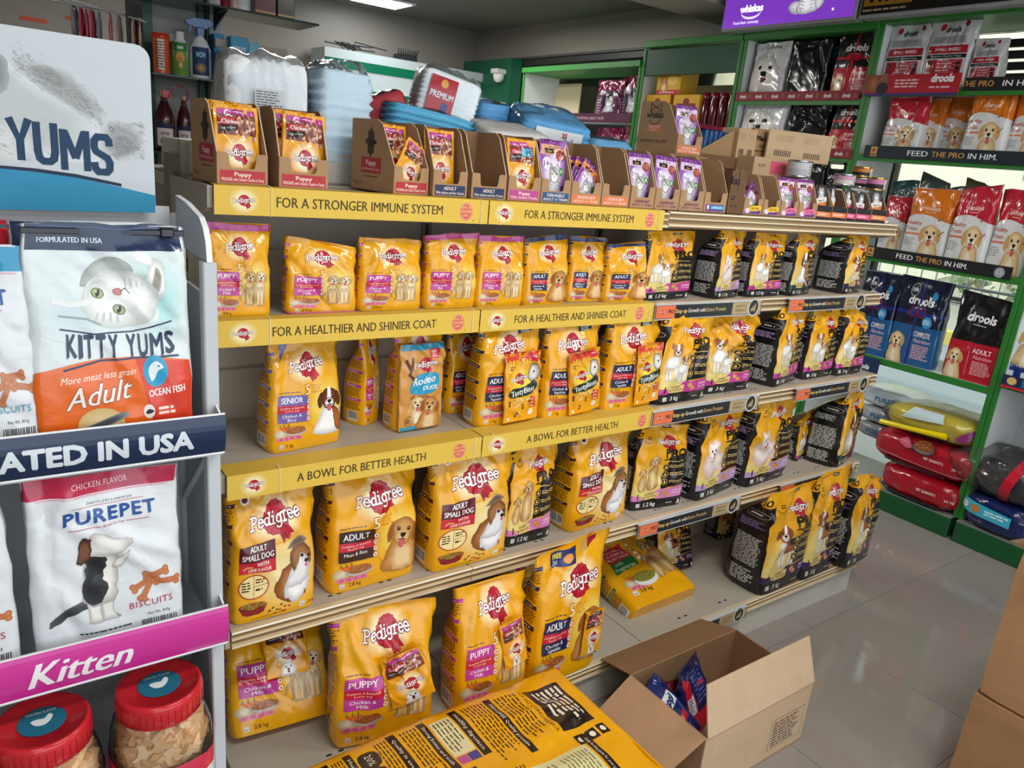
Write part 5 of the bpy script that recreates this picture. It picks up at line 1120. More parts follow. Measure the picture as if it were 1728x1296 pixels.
deck(392, 1268, 566, 1218, 1030, .12, P, 'reclining puppy bag with a free gravy packet, next to the white stand', A_pupL, rx=.5, seed=80, wr=1.3, pouch=(A_grav, .62, .6, .105, .125, .0, 'gravy_packet'))
deck(562, 1272, 732, 1232, 1036, .12, P, 'upright puppy bag with a crooked free gravy packet', A_pupL, rx=.1, seed=82, pouch=(A_grav, .73, .5, .11, .14, -.28, 'gravy_packet'))
deck(778, 1216, 884, 1175, 990, .12, P, 'puppy bag with gravy packet beside the adult bag', A_pupL, rx=.1, seed=84, kw_=1.1, pouch=(A_grav, .78, .5, .075, .14, -.2, 'gravy_packet'))
deck(896, 1168, 1006, 1120, 935, .12, Q, 'adult bag with blue offer patch on the bottom shelf', A_aduL, rx=.0, seed=86, tr=-.05, tl=.05, pouch=(A_gravA, .86, .3, .07, .14, 0, 'gravy_packet'))
deck(836, 1040, 896, 1022, 930, .08, Q, 'dim yellow adult bag standing behind the one with the offer patch', A_aduL, seed=87)
o = deck(1070, 1050, 1176, 1008, 900, .1, Q, 'yellow and green vegetarian food bag lying on its back on the bare shelf', sku_veg(), rx=1.25, seed=88)
deck(1018, 990, 1102, 962, 900, .1, Q, 'yellow bag slumped behind the vegetarian bag', A_aduL, rx=.9, seed=89)
deck(1112, 975, 1172, 960, 866, .09, Q, 'dark-banded bag propped behind the vegetarian bag', A_prob, rx=.3, seed=90)
deck(1286, 1008, 1352, 976, 838, .17, Q, 'large black and yellow hound bag at the front of the bottom shelf', A_prob, seed=92, drz=-.02, kw_=1.1, tl=.04)
deck(1352, 982, 1404, 958, 812, .14, Q, 'hound bag with a split open top, second from the shelf end', A_prob, seed=94, tl=.02, tr=-.03, kw_=1.05)
deck(1420, 960, 1470, 940, 808, .14, Q, 'hound bag at the very end of the bottom shelf', A_prob, seed=96, tr=.16, drz=.1, kw_=1.1, wr=1.6)
deck(1208, 912, 1240, 905, 850, .12, Q, 'dark bag in the shadow at the back of the bottom shelf', A_prob, seed=97)
# ---------------------------------------------------------------- white treat stand beside the gondola
LY = -.62; SX0, SX1 = -.74, -.086
def remap(a, xs, ys):
    for i, (V, T, C, z, fn) in enumerate(a.it):
        V = V.copy(); V[:, 1] = np.interp(V[:, 1], xs, ys); a.it[i] = (V, T, C, z, fn)
    return a
st = tag(empty('treat_stand'), 'white card and metal display stand with navy and pink shelf fronts', 'display stand')
WHT = '#c3c9ce'
for x in (SX0, -.106):
    m = M(); box(m, (x, -.590, .0), (x+.02, -.566, 1.352), WHT, bev=.002); box(m, (x, -.40, .0), (x+.02, -.38, 1.40), '#c9cdd0', bev=.002)
    m.build('post', 'paint', st)
    m = M(); box(m, (x+.008, -.565, .05), (x+.012, -.401, 1.30), '#a9aeb2'); slab(m, [(-.590, 1.352), (-.585, 1.378), (-.572, 1.398), (-.55, 1.412), (-.47, 1.425), (-.401, 1.43), (-.401, 1.3525), (-.590, 1.3525)], x+.006, x+.014, '#b4b9bf', axis=0, edge='#eef0f2')
    m.build('side_panel', 'print', st)
    for z0 in (.48, .80): 
        m = M(); tube(m, [(x+.006, -.565, z0+.24), (x+.006, -.40, z0+.10)], .006, '#cfd3d6', n=6); m.build('brace', 'paint', st)
m = M(); box(m, (SX0+.02, -.385, .2), (SX1-.02, -.38, 1.41), '#d4d8da'); m.build('back_panel', 'print', st)
def lip(zb, h, col, art, nm, LY=LY):
    m = M(); n = 8; prof = [(LY+.012-.014*math.sin(PI*(.12+.62*k/n)), zb+h*k/n) for k in range(n+1)]
    for k in range(n):
        a, b = prof[k], prof[k+1]; m.add([(SX0-.01, a[0], a[1]), (SX1, a[0], a[1]), (SX1, b[0], b[1]), (SX0-.01, b[0], b[1])], [[0, 1, 2, 3]], col)
    back = [(y+.004, z) for y, z in prof]
    m.add([(SX1+.0005, y, z) for y, z in prof]+[(SX1+.0005, y, z) for y, z in back[::-1]], [list(range(2*n+2))], '#eef0f2')
    for q in (0, n): m.add([(SX0, prof[q][0]-.0005, prof[q][1]-.0015), (SX1, prof[q][0]-.0005, prof[q][1]-.0015), (SX1, prof[q][0]-.0005, prof[q][1]+.0015), (SX0, prof[q][0]-.0005, prof[q][1]+.0015)], [[0, 1, 2, 3]], '#f2f4f5')
    for k in range(n):
        a, b = back[k], back[k+1]; m.add([(SX0-.01, a[0], a[1]), (SX1, a[0], a[1]), (SX1, b[0], b[1]), (SX0-.01, b[0], b[1])], [[0, 3, 2, 1]], '#c9ced2')
    o = m.build('shelf_front', 'gloss', st)
    def sf(V, art):
        t = np.clip(V[:, 1]/100, 0, 1); y = LY+.012-.014*np.sin(PI*(.12+.62*t)); P = np.stack([SX1+V[:, 0]*.01, y, zb+h*t], 1); return P, np.tile([0, -1, 0], (len(P), 1))
    art.pack(4); lay(art, sf, 'lettering', o, 'gloss', e0=.0004, thick=.0006)
    m = M(); box(m, (SX0, LY+.008, zb-.004), (SX1-.003, -.386, zb+.001), '#c5c9cc'); m.build('tray', 'print', st)
    for x in (SX0, SX1-.007):
        m = M(); slab(m, [(LY+.012, zb), (LY+.010, zb+h), (-.54, zb+h+.02), (-.44, zb+h+.075), (-.402, zb+h+.09), (-.402, zb)], x, x+.003, '#b9bec3', axis=0, edge='#e9ebed'); m.build('tray_side', 'print', st)
x = lambda p, q, Y=LY: (at(p, q, Y=Y)[0]-SX1)*100
a = Art(); a.text('FORMULATED IN USA', x(325, 722), 24, 44, '#dfe8f0', bold=.05, align='r', fit=39, shear=0); lip(1.066, .064, '#13284c', a, 'navy')
a = Art(); a.text('Kitten', (x(48, 1140)+x(222, 1105))/2, 22, 56, '#f6f2f6', bold=.03, shear=.35, fit=x(225, 1105)-x(48, 1140)); lip(.727, .073, '#cf3398', a, 'pink')
lip(.376, .06, '#1d8a9c', Art().rect(0, 0, -.1, .1, '#1d8a9c'), 'teal', -.70)
# header board
BY = -.405; m = M(); r = .02; zt = 1.645; xr = -.130
pts = [(-.90, 1.400), (xr, 1.402), (xr, zt-r)]+[(xr-r+r*math.cos(t), zt-r+r*math.sin(t)) for t in np.linspace(.2, PI/2, 5)]+[(-.315, zt), (-.333, zt+.005), (-.338, zt+.05), (-.338, 1.80), (-.90, 1.80)]
slab(m, pts, BY, BY+.004, '#cbd3da', axis=1, edge='#eef0f2'); o = m.build('header_board', 'print', st)
a = Art(); S = lambda px, py: ((at(px, py, Y=BY)[0]+1)*100, at(px, py, Y=BY)[2]*100)
def bb(pts, c, c2=None, jag=0): a.blob([S(*p) for p in pts], c, c2, jag=jag)
a.poly([S(x_, y_) for x_, y_ in ((-60, 276), (0, 284), (60, 290), (130, 300), (200, 315), (262, 330), (262, 359), (-60, 352))], '#2a8fb8')
a.poly([S(x_, y_) for x_, y_ in ((-60, 272), (0, 279), (60, 284), (130, 294), (205, 310), (205, 315), (130, 300), (60, 290), (0, 284), (-60, 277))], '#142a44')
for pts_, c, c2 in (([(-60, 60), (0, 90), (40, 130), (110, 170), (160, 200), (170, 270), (90, 270), (0, 265), (-60, 250)], '#c3c9cc', '#dbe2e8'),
                    ([(-60, 60), (0, 88), (14, 118), (10, 150), (-40, 170)], '#8c9296', '#aab0b4'),
                    ([(30, 106), (60, 104), (110, 118), (140, 146), (168, 176), (180, 196), (150, 200), (110, 176), (70, 150), (45, 128)], '#a2a8a8', '#c6ccd0'),
                    ([(48, 112), (80, 112), (108, 130), (120, 150), (96, 150), (66, 132)], '#8d9494', '#a9afaf'),
                    ([(180, 200), (215, 205), (240, 222), (244, 245), (225, 268), (190, 272), (165, 250)], '#a0a5a6', '#d2d8dc'),
                    ([(190, 225), (225, 232), (236, 248), (215, 262), (190, 262)], '#868c8e', '#a6acae'),
                    ([(-10, 200), (40, 215), (60, 250), (40, 276), (-10, 270)], '#d9dedf', '#c6ccce')): bb(pts_, c, c2, jag=.25)
rs = np.random.RandomState(3); V = []; T = []; C = []
for i in range(1500):      # strands of printed fur along the edges of the grey patches
    t = rs.rand(); k = rs.choice(3, p=[.5, .3, .2])
    if k == 0: px, py = 20+150*t, 95+100*t+rs.randn()*12
    elif k == 1: px, py = 180+62*rs.rand(), 205+62*rs.rand()
    else: px, py = rs.rand()*120-10, 200+70*rs.rand()
    u = np.array(S(px, py)); an = -.55+rs.randn()*.25; L_ = .35+.5*rs.rand(); d = np.array([math.cos(an), math.sin(an)])*L_; n = np.array([-d[1], d[0]])/L_*.022; q = len(V)
    V += [u-n, u+d, u+n]; T.append([q, q+1, q+2]); g = rs.choice([.58, .64, .7, .78, .82]); C += [lin((g, g*1.01, g*1.02))]*3
a.raw(V, T, C)
GL = {'Y': [[(.08, 1), (.5, .46), (.92, 1)], [(.5, .5), (.5, 0)]], 'U': [[(.14, 1), (.14, .3), (.2, .13), (.36, .06), (.64, .06), (.8, .13), (.86, .3), (.86, 1)]],
      'M': [[(.1, 0), (.1, 1)], [(.15, .97), (.5, .3)], [(.85, .97), (.5, .3)], [(.9, 0), (.9, 1)]], 'S': [[(.86, .72), (.84, .86), (.72, .94), (.32, .94), (.17, .84), (.15, .68), (.24, .57), (.74, .42), (.85, .3), (.83, .14), (.7, .06), (.3, .06), (.16, .15), (.13, .3)]]}
for ch, xa, xb, yb_ in (('Y', 17, 56, 269), ('U', 60, 100, 275), ('M', 105, 153, 286), ('S', 156, 192, 293)):
    p, q = S(xa, yb_), S(xb, yb_); w_ = q[0]-p[0]
    for st_ in GL[ch]: a.line([(p[0]+u*w_, p[1]+v*5.7) for u, v in st_], .92 if ch == 'M' else .98, '#123a5c', disc=False)
a.ring(*S(188, 218), .32, .32, .07, '#123a5c', n=12)
a.pack(5); lay(a, flat((-1, BY, 0), (1, 0, 0), (0, 0, 1), .01), 'printed_picture', o, 'print', e0=.0004, thick=.0008)
# ---- bags and jars on the stand
K = remap(sku_kitty(), [-5, 0, 26, 38, 86, 101], [10, 17, 17+.83*34, 17+.83*47, 17+.83*88, 100.5]); K.rect(-6, 0, 86, 17.5, '#ea6a1c', z=.5)
PB = remap(sku_pure(), [-5, 0, 101], [10, 17, 100.5]); PK = remap(sku_pure('#c0389c', 'MILK FLAVOR', False), [-5, 0, 101], [10, 17, 100.5]); PT = remap(sku_pure('#1c96c4', 'OCEAN FISH', False, '#3a9ab4'), [-5, 0, 101], [10, 17, 100.5])
def zipbag(px0, px1, pty, zb, Yf, name, label, cat, art, group, D=.045, drz=0, zipc='#0d1626', **kw):
    x0, x1 = at(px0, 700, Y=Yf)[0], at(px1, 700, Y=Yf)[0]; zt = at((px0+px1)/2, pty, Y=Yf)[2]; W = x1-x0; H = zt-zb
    o = soft_bag(name, label, cat, W, H, D, art, col=art.base, loc=((x0+x1)/2, Yf+D/2, zb), rz=drz, group=group, fill=.3, flare=.0, matn='foil', seal=.03, bot=.9, gus=.3, fwd=0, **kw)
    if zipc:
        m = M(); box(m, (-W/2+.003, -.003+kw.get('lean', 0)*H*.9, H-.012), (W/2-.003, .003+kw.get('lean', 0)*H*.9, H-.004), zipc, bev=.001); box(m, (W*.33, -.006+kw.get('lean', 0)*H*.9, H-.014), (W*.42, .006+kw.get('lean', 0)*H*.9, H-.001), '#1a1c22', bev=.002); m.build('zip', 'gloss', o)
    return o
G = 'cat treat bags on the navy-fronted tray'
zipbag(58, 328, 384, 1.0675, -.60, 'cat_food_bag', 'white and orange cat food bag with an upside-down kitten picture, in front', 'food bag', K, G, seed=201, wr=.8, D=.04)
zipbag(40, 300, 378, 1.0675, -.545, 'cat_food_bag', 'matching kitten-picture bag tucked behind the front one, navy top showing', 'food bag', K, G, seed=203, D=.03)
zipbag(-170, 72, 424, 1.0675, -.60, 'biscuit_bag', 'silvery biscuit bag with a bright blue top on the navy-fronted tray', 'treat bag', PT, G, seed=205, zipc=None)
G = 'biscuit bags on the pink-fronted tray'
x0 = at(65, 1085, Y=-.6)[0]
def tray_bag(xa, xb, label, art, seed, **kw):
    W = xb-xa; H = .322
    return soft_bag('biscuit_bag', label, 'treat bag', W, H, .045, art, col=art.base, loc=((xa+xb)/2, -.6+.0225, .7285), group=G, fill=.3, flare=.0, matn='foil', seal=.03, seed=seed, gus=.3, **kw)
tray_bag(x0-.004, x0+.198, 'silvery dog biscuit bag with crimson top and a black and white dog', PB, 211)
tray_bag(x0-.226, x0-.022, 'silvery biscuit bag with purple top beside the crimson-topped one', PK, 213)
def jar(name, label, x, y, z, H, R, art, group, big=True):
    o = tag(empty(name, (x, y, z)), label, 'jar', group); R2 = R*.92
    m = M(); lathe(m, [(R*.9, 0), (R, .01), (R, H*.62), (R*.97, H*.72), (R*.86, H*.82), (R*.78, H*.86)], '#ffffff', n=32, sq=.35); m.build('jar_body', 'dome', o)
    m = M(); lathe(m, [(R*.995+.0008, H*.08), (R+.0012, H*.10), (R+.0012, H*.52)], '#dfe3e8', n=32, sq=.35); lathe(m, [(R+.0016, H*.52), (R+.0016, H*.62), (R+.001, H*.625)], '#c9304c', n=32, sq=.35); lb = m.build('label_wrap', 'gloss', o)
    m = M(); rl = R*.84; lathe(m, [(rl*.96, H*.84), (rl, H*.85), (rl, H*.955), (rl*.97, H*.975), (rl*.9, H*.98), (rl*.88, H*.965), (0.0001, H*.966)], '#c9242e', n=40)
    for k in range(40): t = 2*PI*k/40; tube(m, [(rl*math.cos(t), rl*math.sin(t), H*.86), (rl*math.cos(t), rl*math.sin(t), H*.94)], .0009, '#b01c28', n=4, cap=False)
    ld = m.build('lid', 'gloss', o)
    a = Art(); a.ell(0, 0, 40, 40, '#1f6f8c', n=32); a.text('CHICKEN FLAVOR', 0, 22, 7, '#dff2f4', bold=.02, fit=50); a.blob([(-18, 4), (-8, 8), (4, 6), (12, 16), (18, 10), (14, -2), (4, -12), (-10, -10)], '#e8f2f0'); a.pack(30)
    lay(a, flat((0, 0, H*.967), (1, 0, 0), (0, 1, 0), rl*.62/50), 'sticker', ld, 'print', e0=.0006, thick=.0006)
    a = Art(); a.text('PUREPET', 4, 38, 5.5, '#2a3a5c', bold=.03, fit=34, space=1.1); a.text('Smart food for a smarter pet', 4, 46, 1.6, '#5a6474', fit=24); a.text('BISCUITS', 5, 54.5, 2.8, '#ffe0e4', bold=.02, fit=13); a.stamp(PIC['jumpdog'], -4, 22, 11)
    a.line([(14, 16), (26, 24)], 3, '#c98a5c'); a.line([(16, 24), (26, 16)], 3, '#b87848'); a.pack(5)
    def sf(V, art):
        t = V[:, 0]*.01*H*1.0/R-.25*0-PI/2-.18; rr = R*(1+.0)+.003; c, s = np.cos(t), np.sin(t); f = np.minimum(.35/np.maximum(np.abs(c), np.abs(s))+.65, 1.105)
        return np.stack([rr*c*f, rr*s*f, V[:, 1]*.01*H], 1), np.stack([c, s, 0*c], 1)
    lay(a, sf, 'lettering', lb, 'print', e0=.0004, thick=.0006)
    rs = np.random.RandomState(int(abs(x)*1000)); m = M()   # bone-shaped biscuits pressed against the clear wall
    for k in range(75 if big else 20):
        th = rs.rand()*2*PI if k > 30 else -PI/2+rs.randn()*.9; zz = H*(.60+.2*rs.rand()); rr = R2*(.84 if zz < H*.72 else .70)
        c = np.array([rr*math.cos(th), rr*math.sin(th), zz]); n = np.array([math.cos(th), math.sin(th), 0]); a_ = rs.rand()*PI; e1 = np.array([-n[1], n[0], 0]); e2 = np.array([0, 0, 1.0])
        d = e1*math.cos(a_)+e2*math.sin(a_); w = np.cross(n, d); L_, b_ = R*.40, R*.13; pp = []
        for u, v in ((-1, .6), (-1.25, 1.6), (-.8, 1.8), (-.55, .8), (.55, .8), (.8, 1.8), (1.25, 1.6), (1, .6), (1, -.6), (1.25, -1.6), (.8, -1.8), (.55, -.8), (-.55, -.8), (-.8, -1.8), (-1.25, -1.6), (-1, -.6)): pp.append(c+d*L_*u*.8+w*b_*v)
        t_ = n*R*.07; N_ = len(pp); col = random.choice(['#e0bd92', '#d4ac7c', '#e8c9a2', '#c89a68'])
        q = [p+t_ for p in pp]+[p-t_ for p in pp]; fan = [[0, 1, 2, 3], [0, 3, 12, 15], [15, 12, 13, 14], [3, 4, 11, 12], [4, 5, 6, 7], [4, 7, 8, 11], [8, 9, 10, 11]]
        m.add(q, fan+[[i, (i+1) % N_, (i+1) % N_+N_, i+N_] for i in range(N_)], col)
    b = m.build('biscuits', 'matte', o); b['kind'] = 'stuff'; return o
G = 'biscuit jars on the stand'
jar('biscuit_jar', 'red-lidded clear biscuit jar beside the stand post, under the pink shelf front', -.19, -.598, .3775, .305, .077, None, G)
jar('biscuit_jar', 'red-lidded clear biscuit jar in the middle of the lowest tray', -.352, -.598, .3775, .300, .077, None, G)
jar('biscuit_jar', 'red-lidded clear biscuit jar furthest from the stand post, mostly cut off', -.515, -.598, .3775, .295, .077, None, G)
jar('biscuit_jar', 'red-lidded jar on the navy-fronted tray behind the blue-topped bag', -.36, -.47, 1.0675, .325, .066, None, G, False)
# ---------------------------------------------------------------- open cartons and sachets on the top shelf
ZT = S1+.0
TR_ = []
def dup(root, loc, rz=0, rx=0, ry=0, label=None, sc=None):
    def cp(o, par):
        c = o.copy(); COL.objects.link(c); c.parent = par; c.matrix_parent_inverse = o.matrix_parent_inverse
        for ch in list(o.children): cp(ch, c)
        return c
    r = cp(root, None); r.location = loc; r.rotation_euler = (rx, ry, rz)
    if label: r['label'] = label
    if sc: r.scale = sc
    return r
def tray(xa, xb, label, hf=.058, hb=.15, D=.13, rz=0.0, Yf=-.233, z=ZT, c='#b08d6a', ci='#8a6c50', art=None, side=None, side_art=None, x_is_m=False, group='open cardboard trays on the top shelf', row=None, notch=.55, name='open_carton'):
    x0, x1 = (xa, xb) if x_is_m else (at(xa, row or 330, Y=Yf)[0], at(xb, row or 330, Y=Yf)[0]); W = x1-x0; t = .0022
    o = tag(empty(name, (x0, Yf, z), rz), label, 'carton', group); m = M()
    box(m, (0, 0, 0.0003), (W, D, t), ci)
    w = W*(1-notch)/2; hn = hf*.52; P = [(0, 0), (W, 0), (W, hf), (W-w*.8, hf)]+[(W-w-(W*notch*.10)*(1-math.cos(q)), hn+(hf-hn)*(1-math.sin(q))) for q in np.linspace(.1, PI/2, 4)]
    P += [(w+(W*notch*.10)*(1-math.cos(q)), hn+(hf-hn)*(1-math.sin(q))) for q in np.linspace(PI/2, .1, 4)]+[(w*.8, hf), (0, hf)]
    slab(m, P, 0, t, c, axis=1, edge='#d9bf9c')
    sp = [(t, 0), (D, 0), (D, hb), (D*.42, hb), (D*.30, hb*.93), (t, hf)]
    m.build('front_panel', 'card', o)
    for xx in (0, W-t):
        mm = M(); slab(mm, sp, xx, xx+t, c if xx == 0 else c, axis=0, edge='#d9bf9c'); mm.build('side_wall', 'card', o)
    mm = M(); slab(mm, [(t, t), (W-t, t), (W-t, hb), (t, hb)], D-t, D, ci, axis=1, edge='#d9bf9c'); mm.build('back_wall', 'card', o)
    TR_.append((o, W, D, hb)); 
    if art is not None: a, kx = art; a.pack(8); lay(a, flat((0, 0, 0), (1, 0, 0), (0, 0, 1), .01), 'printed_label', o, 'print', e0=.0003, thick=.0005)
    if side_art is not None: side_art.pack(8); lay(side_art, flat((0, D, 0), (0, -1, 0), (0, 0, 1), .01), 'side_print', o, 'print', e0=.0003, thick=.0005)
    return o, W
def lab(col, l1, l2, W, hf=.058, c1='#f6e6dc', c2='#f6e6dc', bare=False):
    a = Art(); w = W*100; h = hf*100
    if not bare: a.rect(w*.05, h*.08, w*.95, h*.46, col)
    a.text(l1, w/2, h*.28, h*.13, c1 if not bare else col, bold=.03, fit=min(w*.62, len(l1)*h*.11)); a.text(l2, w/2, h*.13, h*.10, c2 if not bare else col, bold=.02, fit=w*.84); return (a, 1)
def pedside(D=13.5, h=15):
    a = Art(); s = slab_word('Pedigree', '#2a1c14', '#2a1c14'); a.blob([(D*.55+q*math.cos(t)*.5, h*.68+q*math.sin(t)) for t, q in [(k*PI/8, 2.6 if k % 2 else 3.2) for k in range(16)]], '#3a2a1e'); a.stamp(s, D*.55, h*.68, 1.1)
    a.rect(D*.3, h*.25, D*.85, h*.47, '#b4343c'); a.text('Puppy', D*.57, h*.36, 1.1, '#f6e0d8', bold=.02); a.text('with Chicken Chunks in Gravy', D*.57, h*.29, .5, '#f6e0d8', fit=D*.48); a.text('Complete & Balanced Nutrition', D*.57, h*.19, .5, '#2a1c14', fit=D*.4); a.text('70 g x 15', D*.2, h*.08, .7, '#2a1c14'); return a
def W_(xa, xb, Y=-.233): return at(xb, 330, Y=Y)[0]-at(xa, 330, Y=Y)[0]
RD, NV_, MG, BL, OR = '#b8343c', '#2c3a5e', '#c04a94', '#2c5c8c', '#e0804c'
RSA = dict(side_art=pedside())
tray(367, 455, 'open carton with its printed side panel showing, at the near end of the top shelf', rz=.1, art=lab(RD, 'Puppy', 'PEDIGREE with Chicken Chunks in Gravy', W_(367, 455)), **RSA)
tray(471, 552, 'open carton with red puppy label, second from the white stand', rz=-.03, art=lab(RD, 'Puppy', 'PEDIGREE with Chicken Chunks in Gravy', W_(471, 552)))
tray(664, 728, 'open carton with red label and wide printed side, sachets slumped inside', rz=.16, art=lab(RD, 'Puppy', 'PEDIGREE with Chicken Chunks in Gravy', W_(664, 728)), side_art=pedside(), D=.165)
tray(730, 787, 'open carton with navy adult label holding one yellow sachet', rz=.0, art=lab(NV_, 'ADULT', 'With chicken and liver Chunks', W_(730, 787)), D=.14)
tray(795, 853, 'empty open carton with navy adult label', art=lab(NV_, 'ADULT', 'With chicken and liver Chunks', W_(795, 853)), D=.14)
tray(857, 911, 'open carton with pink label holding a sachet with a blue sticker', art=lab(MG, 'Puppy', 'With chicken Chunks', W_(857, 911)), D=.12)
tray(913, 962, 'open carton with blue tuna label and one cat sachet', art=lab(BL, 'TUNA IN JELLY', 'ADULT 1+ YEARS', W_(913, 962)))
tray(964, 1014, 'open carton with orange chicken label and fallen cat sachets', art=lab(OR, 'CHICKEN IN GRAVY', 'ADULT 1+ YEARS', W_(964, 1014)))
tray(1016, 1062, 'empty open carton with orange chicken label', art=lab(OR, 'CHICKEN IN GRAVY', 'ADULT 1+ YEARS', W_(1016, 1062)))
for i, (a_, b_) in enumerate(((1065, 1105), (1107, 1147), (1149, 1189))):
    tray(a_, b_, 'open carton with purple salmon lettering, '+('beside the empty chicken carton', 'middle one of three', 'beside the blue-labelled carton')[i], art=lab('#7c2c6c', 'SALMON IN GRAVY', 'ADULT 1+ YEARS', W_(a_, b_), bare=True))
tray(1191, 1228, 'empty open carton with a pale blue and purple label', art=(lambda w: (lambda a: (a.rect(w*8, .5, w*92, 2.4, '#6c3c8c').ell(w*18, 1.6, .5, .7, '#f0e4f4', n=10).rect(w*30, 1.1, w*92, 2.1, '#4ab0d8').text('PERFECTLY', w*60, 1.3, .5, '#e8f8ff', bold=.03, fit=w*40), 1))(Art()))(W_(1191, 1228)))
o, w = tray(1232, 1256, 'closed dark side of a cat food carton between the pale blue and yellow labels', hf=.125, hb=.13, D=.11, notch=.1, c='#6f543e', art=(Art().text('kas', 1.6, 8.6, 2.2, '#2a1830', bold=.04).text('12 MIX', 2.2, 2, .8, '#2a1830').fine(.4, 4, 3, 5.4, 2, '#2a1830'), 1))
for i, (a_, b_, cc, pc, lb_) in enumerate(((1259, 1290, '#f0c238', '#6c3c8c', 'carton with yellow label and tilted sachets'), (1292, 1320, '#f0c238', '#6c3c8c', 'empty carton with yellow label'), (1322, 1351, '#ee7aa4', '#6c3c8c', 'carton with pink label next to the yellow labels'), (1353, 1383, '#ee7aa4', '#6c3c8c', 'carton with pink label next to the black cartons'))):
    w = W_(a_, b_); a = Art(); a.rect(w*8, .5, w*92, 1.6, pc); a.ell(w*22, 1.4, w*14, .8, '#e8dcf0', n=10); a.blob([(w*30, 1.3), (w*36, 2.7), (w*88, 2.9), (w*90, 1.6)], cc); a.text('TASTY MIX', w*60, 1.7, .7, '#5c2c20', bold=.03, fit=w*44)
    tray(a_, b_, 'open '+lb_, hf=.05, hb=.12, D=.1, art=(a, 1))
for i, (a_, b_, cc, lb_) in enumerate(((1384, 1408, '#ee8850', 'with orange band nearest the pink labels'), (1410, 1434, '#ee8850', 'with orange band, standing empty'), (1436, 1450, '#ee5c94', 'narrow one with pink band'), (1452, 1476, '#ee5c94', 'with pink band and fanned sachets'), (1478, 1503, '#ee8850', 'with orange band at the very end'))):
    w = W_(a_, b_); a = Art(); a.poly([(0, 0), (w*100, 0), (w*100, 4.2), (0, 4.6)], '#2a2628'); a.poly([(0, 1.0), (w*100, .8), (w*100, 2.4), (0, 2.6)], cc); a.fine(w*12, 1.3, w*85, 2.1, 2, '#fff0e4')
    tray(a_, b_, 'small black tray '+lb_, hf=.045, hb=.10, D=.09, c='#7a5c46', art=(a, 1))
# sachets
PR = {}
def pouch(kind, ti, label, fx=.5, dy=.012, rz=0, rx=-.1, ry=0, k=.9, dz=.003, group='food sachets on the top shelf', hs=1.0):
    """a sachet standing in tray number ti; fx = place across, dy = distance behind the front wall"""
    if kind not in PR:
        art, w, h = {'grav': (sku_gravy(), .092, .128), 'gravs': (A_gravS, .088, .128), 'cat': (sku_catpouch(), .084, .128), 'tuna': (sku_catpouch('#e0a480', '#9258b0', age='1+'), .084, .13), 'salm': (sku_catpouch('#d9c0e2', '#9a62b8', meat='#c8684a'), .084, .128),
                     'tasty': (sku_catpouch('#5c3038', '#7c3c80', low='#e86a9c'), .075, .115), 'pink': (sku_catpouch('#e8c8d8', '#a8489c', low='#e8509c'), .075, .12), 'dark': (sku_darkpouch(), .06, .11), 'darkp': (sku_darkpouch('#ea5c98'), .06, .11)}[kind]
        o = soft_bag('food_sachet', label, 'sachet', w, h, w*.13, art, col=art.base, pillow=True, matn='foil', wr=1.1, seed=300+len(PR)*3, group=group); PR[kind] = (o, w, h); fresh = True
    else: o, w, h = PR[kind]; fresh = False
    t, W, D, hb = TR_[ti]; s2 = W*k/w; s = (hb*.93*hs)/h; a = t.rotation_euler[2]; lx, ly = W*fx, dy+s*w*.065+.0025
    loc = (t.location[0]+lx*math.cos(a)-ly*math.sin(a), t.location[1]+lx*math.sin(a)+ly*math.cos(a), t.location[2]+dz)
    if fresh: o.location = loc; o.rotation_euler = (rx, ry, a+rz); o.scale = (s2, s, s)
    else: o = dup(o, loc, a+rz, rx, ry, label, (s2, s, s))
    return o
pouch('grav', 0, 'yellow and pink gravy sachet at the front of the near end carton'); pouch('grav', 0, 'gravy sachet just behind the front one in the near end carton', dy=.03, dz=.008, k=.85); pouch('grav', 0, 'rearmost visible gravy sachet in the near end carton', dy=.05, dz=.01, k=.85)
pouch('grav', 1, 'yellow gravy sachet leaning in the second carton from the white stand', fx=.54, ry=.05); pouch('grav', 1, 'gravy sachet behind the leaning one in the second carton', fx=.46, dy=.03, dz=.006)
pouch('grav', 2, 'gravy sachet standing upright at the back of the carton with slumped sachets', fx=.5, dy=.06, k=.85); pouch('grav', 2, 'gravy sachet slumped sideways over the front of its carton', fx=.36, dy=.01, ry=.5, k=.8, hs=.75, dz=.012)
pouch('grav', 3, 'yellow adult sachet alone in the carton with the navy label', fx=.42, dy=.03)
pouch('gravs', 4, 'sachet with a blue sticker at the back of the emptied adult carton', fx=.16, dy=.09, k=.3); pouch('gravs', 5, 'yellow sachet with a bright blue price sticker', fx=.5, dy=.01)
pouch('tuna', 6, 'purple cat sachet standing in the tuna carton', k=.96, hs=1.05, ry=.02); pouch('tuna', 6, 'dark cat sachet behind the one in the tuna carton', fx=.42, dy=.03, k=.85)
for i, r in enumerate((.25, .4, .55)): pouch('cat', 7, ('orange-topped cat sachet at the back of the fallen three', 'middle of the three fallen orange-topped cat sachets', 'front fallen orange-topped cat sachet')[i], fx=.42-.04*i, dy=.045-.018*i, ry=r, k=.8, hs=.75, dz=.008)
pouch('salm', 9, 'pale purple cat sachet in the salmon carton nearest the empty chicken carton', k=.94); pouch('salm', 10, 'pale purple cat sachet in the middle salmon carton', ry=.06); pouch('salm', 11, 'pale purple cat sachet in the third salmon carton', ry=.06)
for i, r in enumerate((.45, .6)): pouch('tasty', 14, ('dark striped cat sachet tilted at the back of the yellow-labelled carton', 'dark striped cat sachet tilted over the front of the yellow-labelled carton')[i], fx=.36, dy=.03-.018*i, ry=r, k=.8, hs=.75, dz=.01)
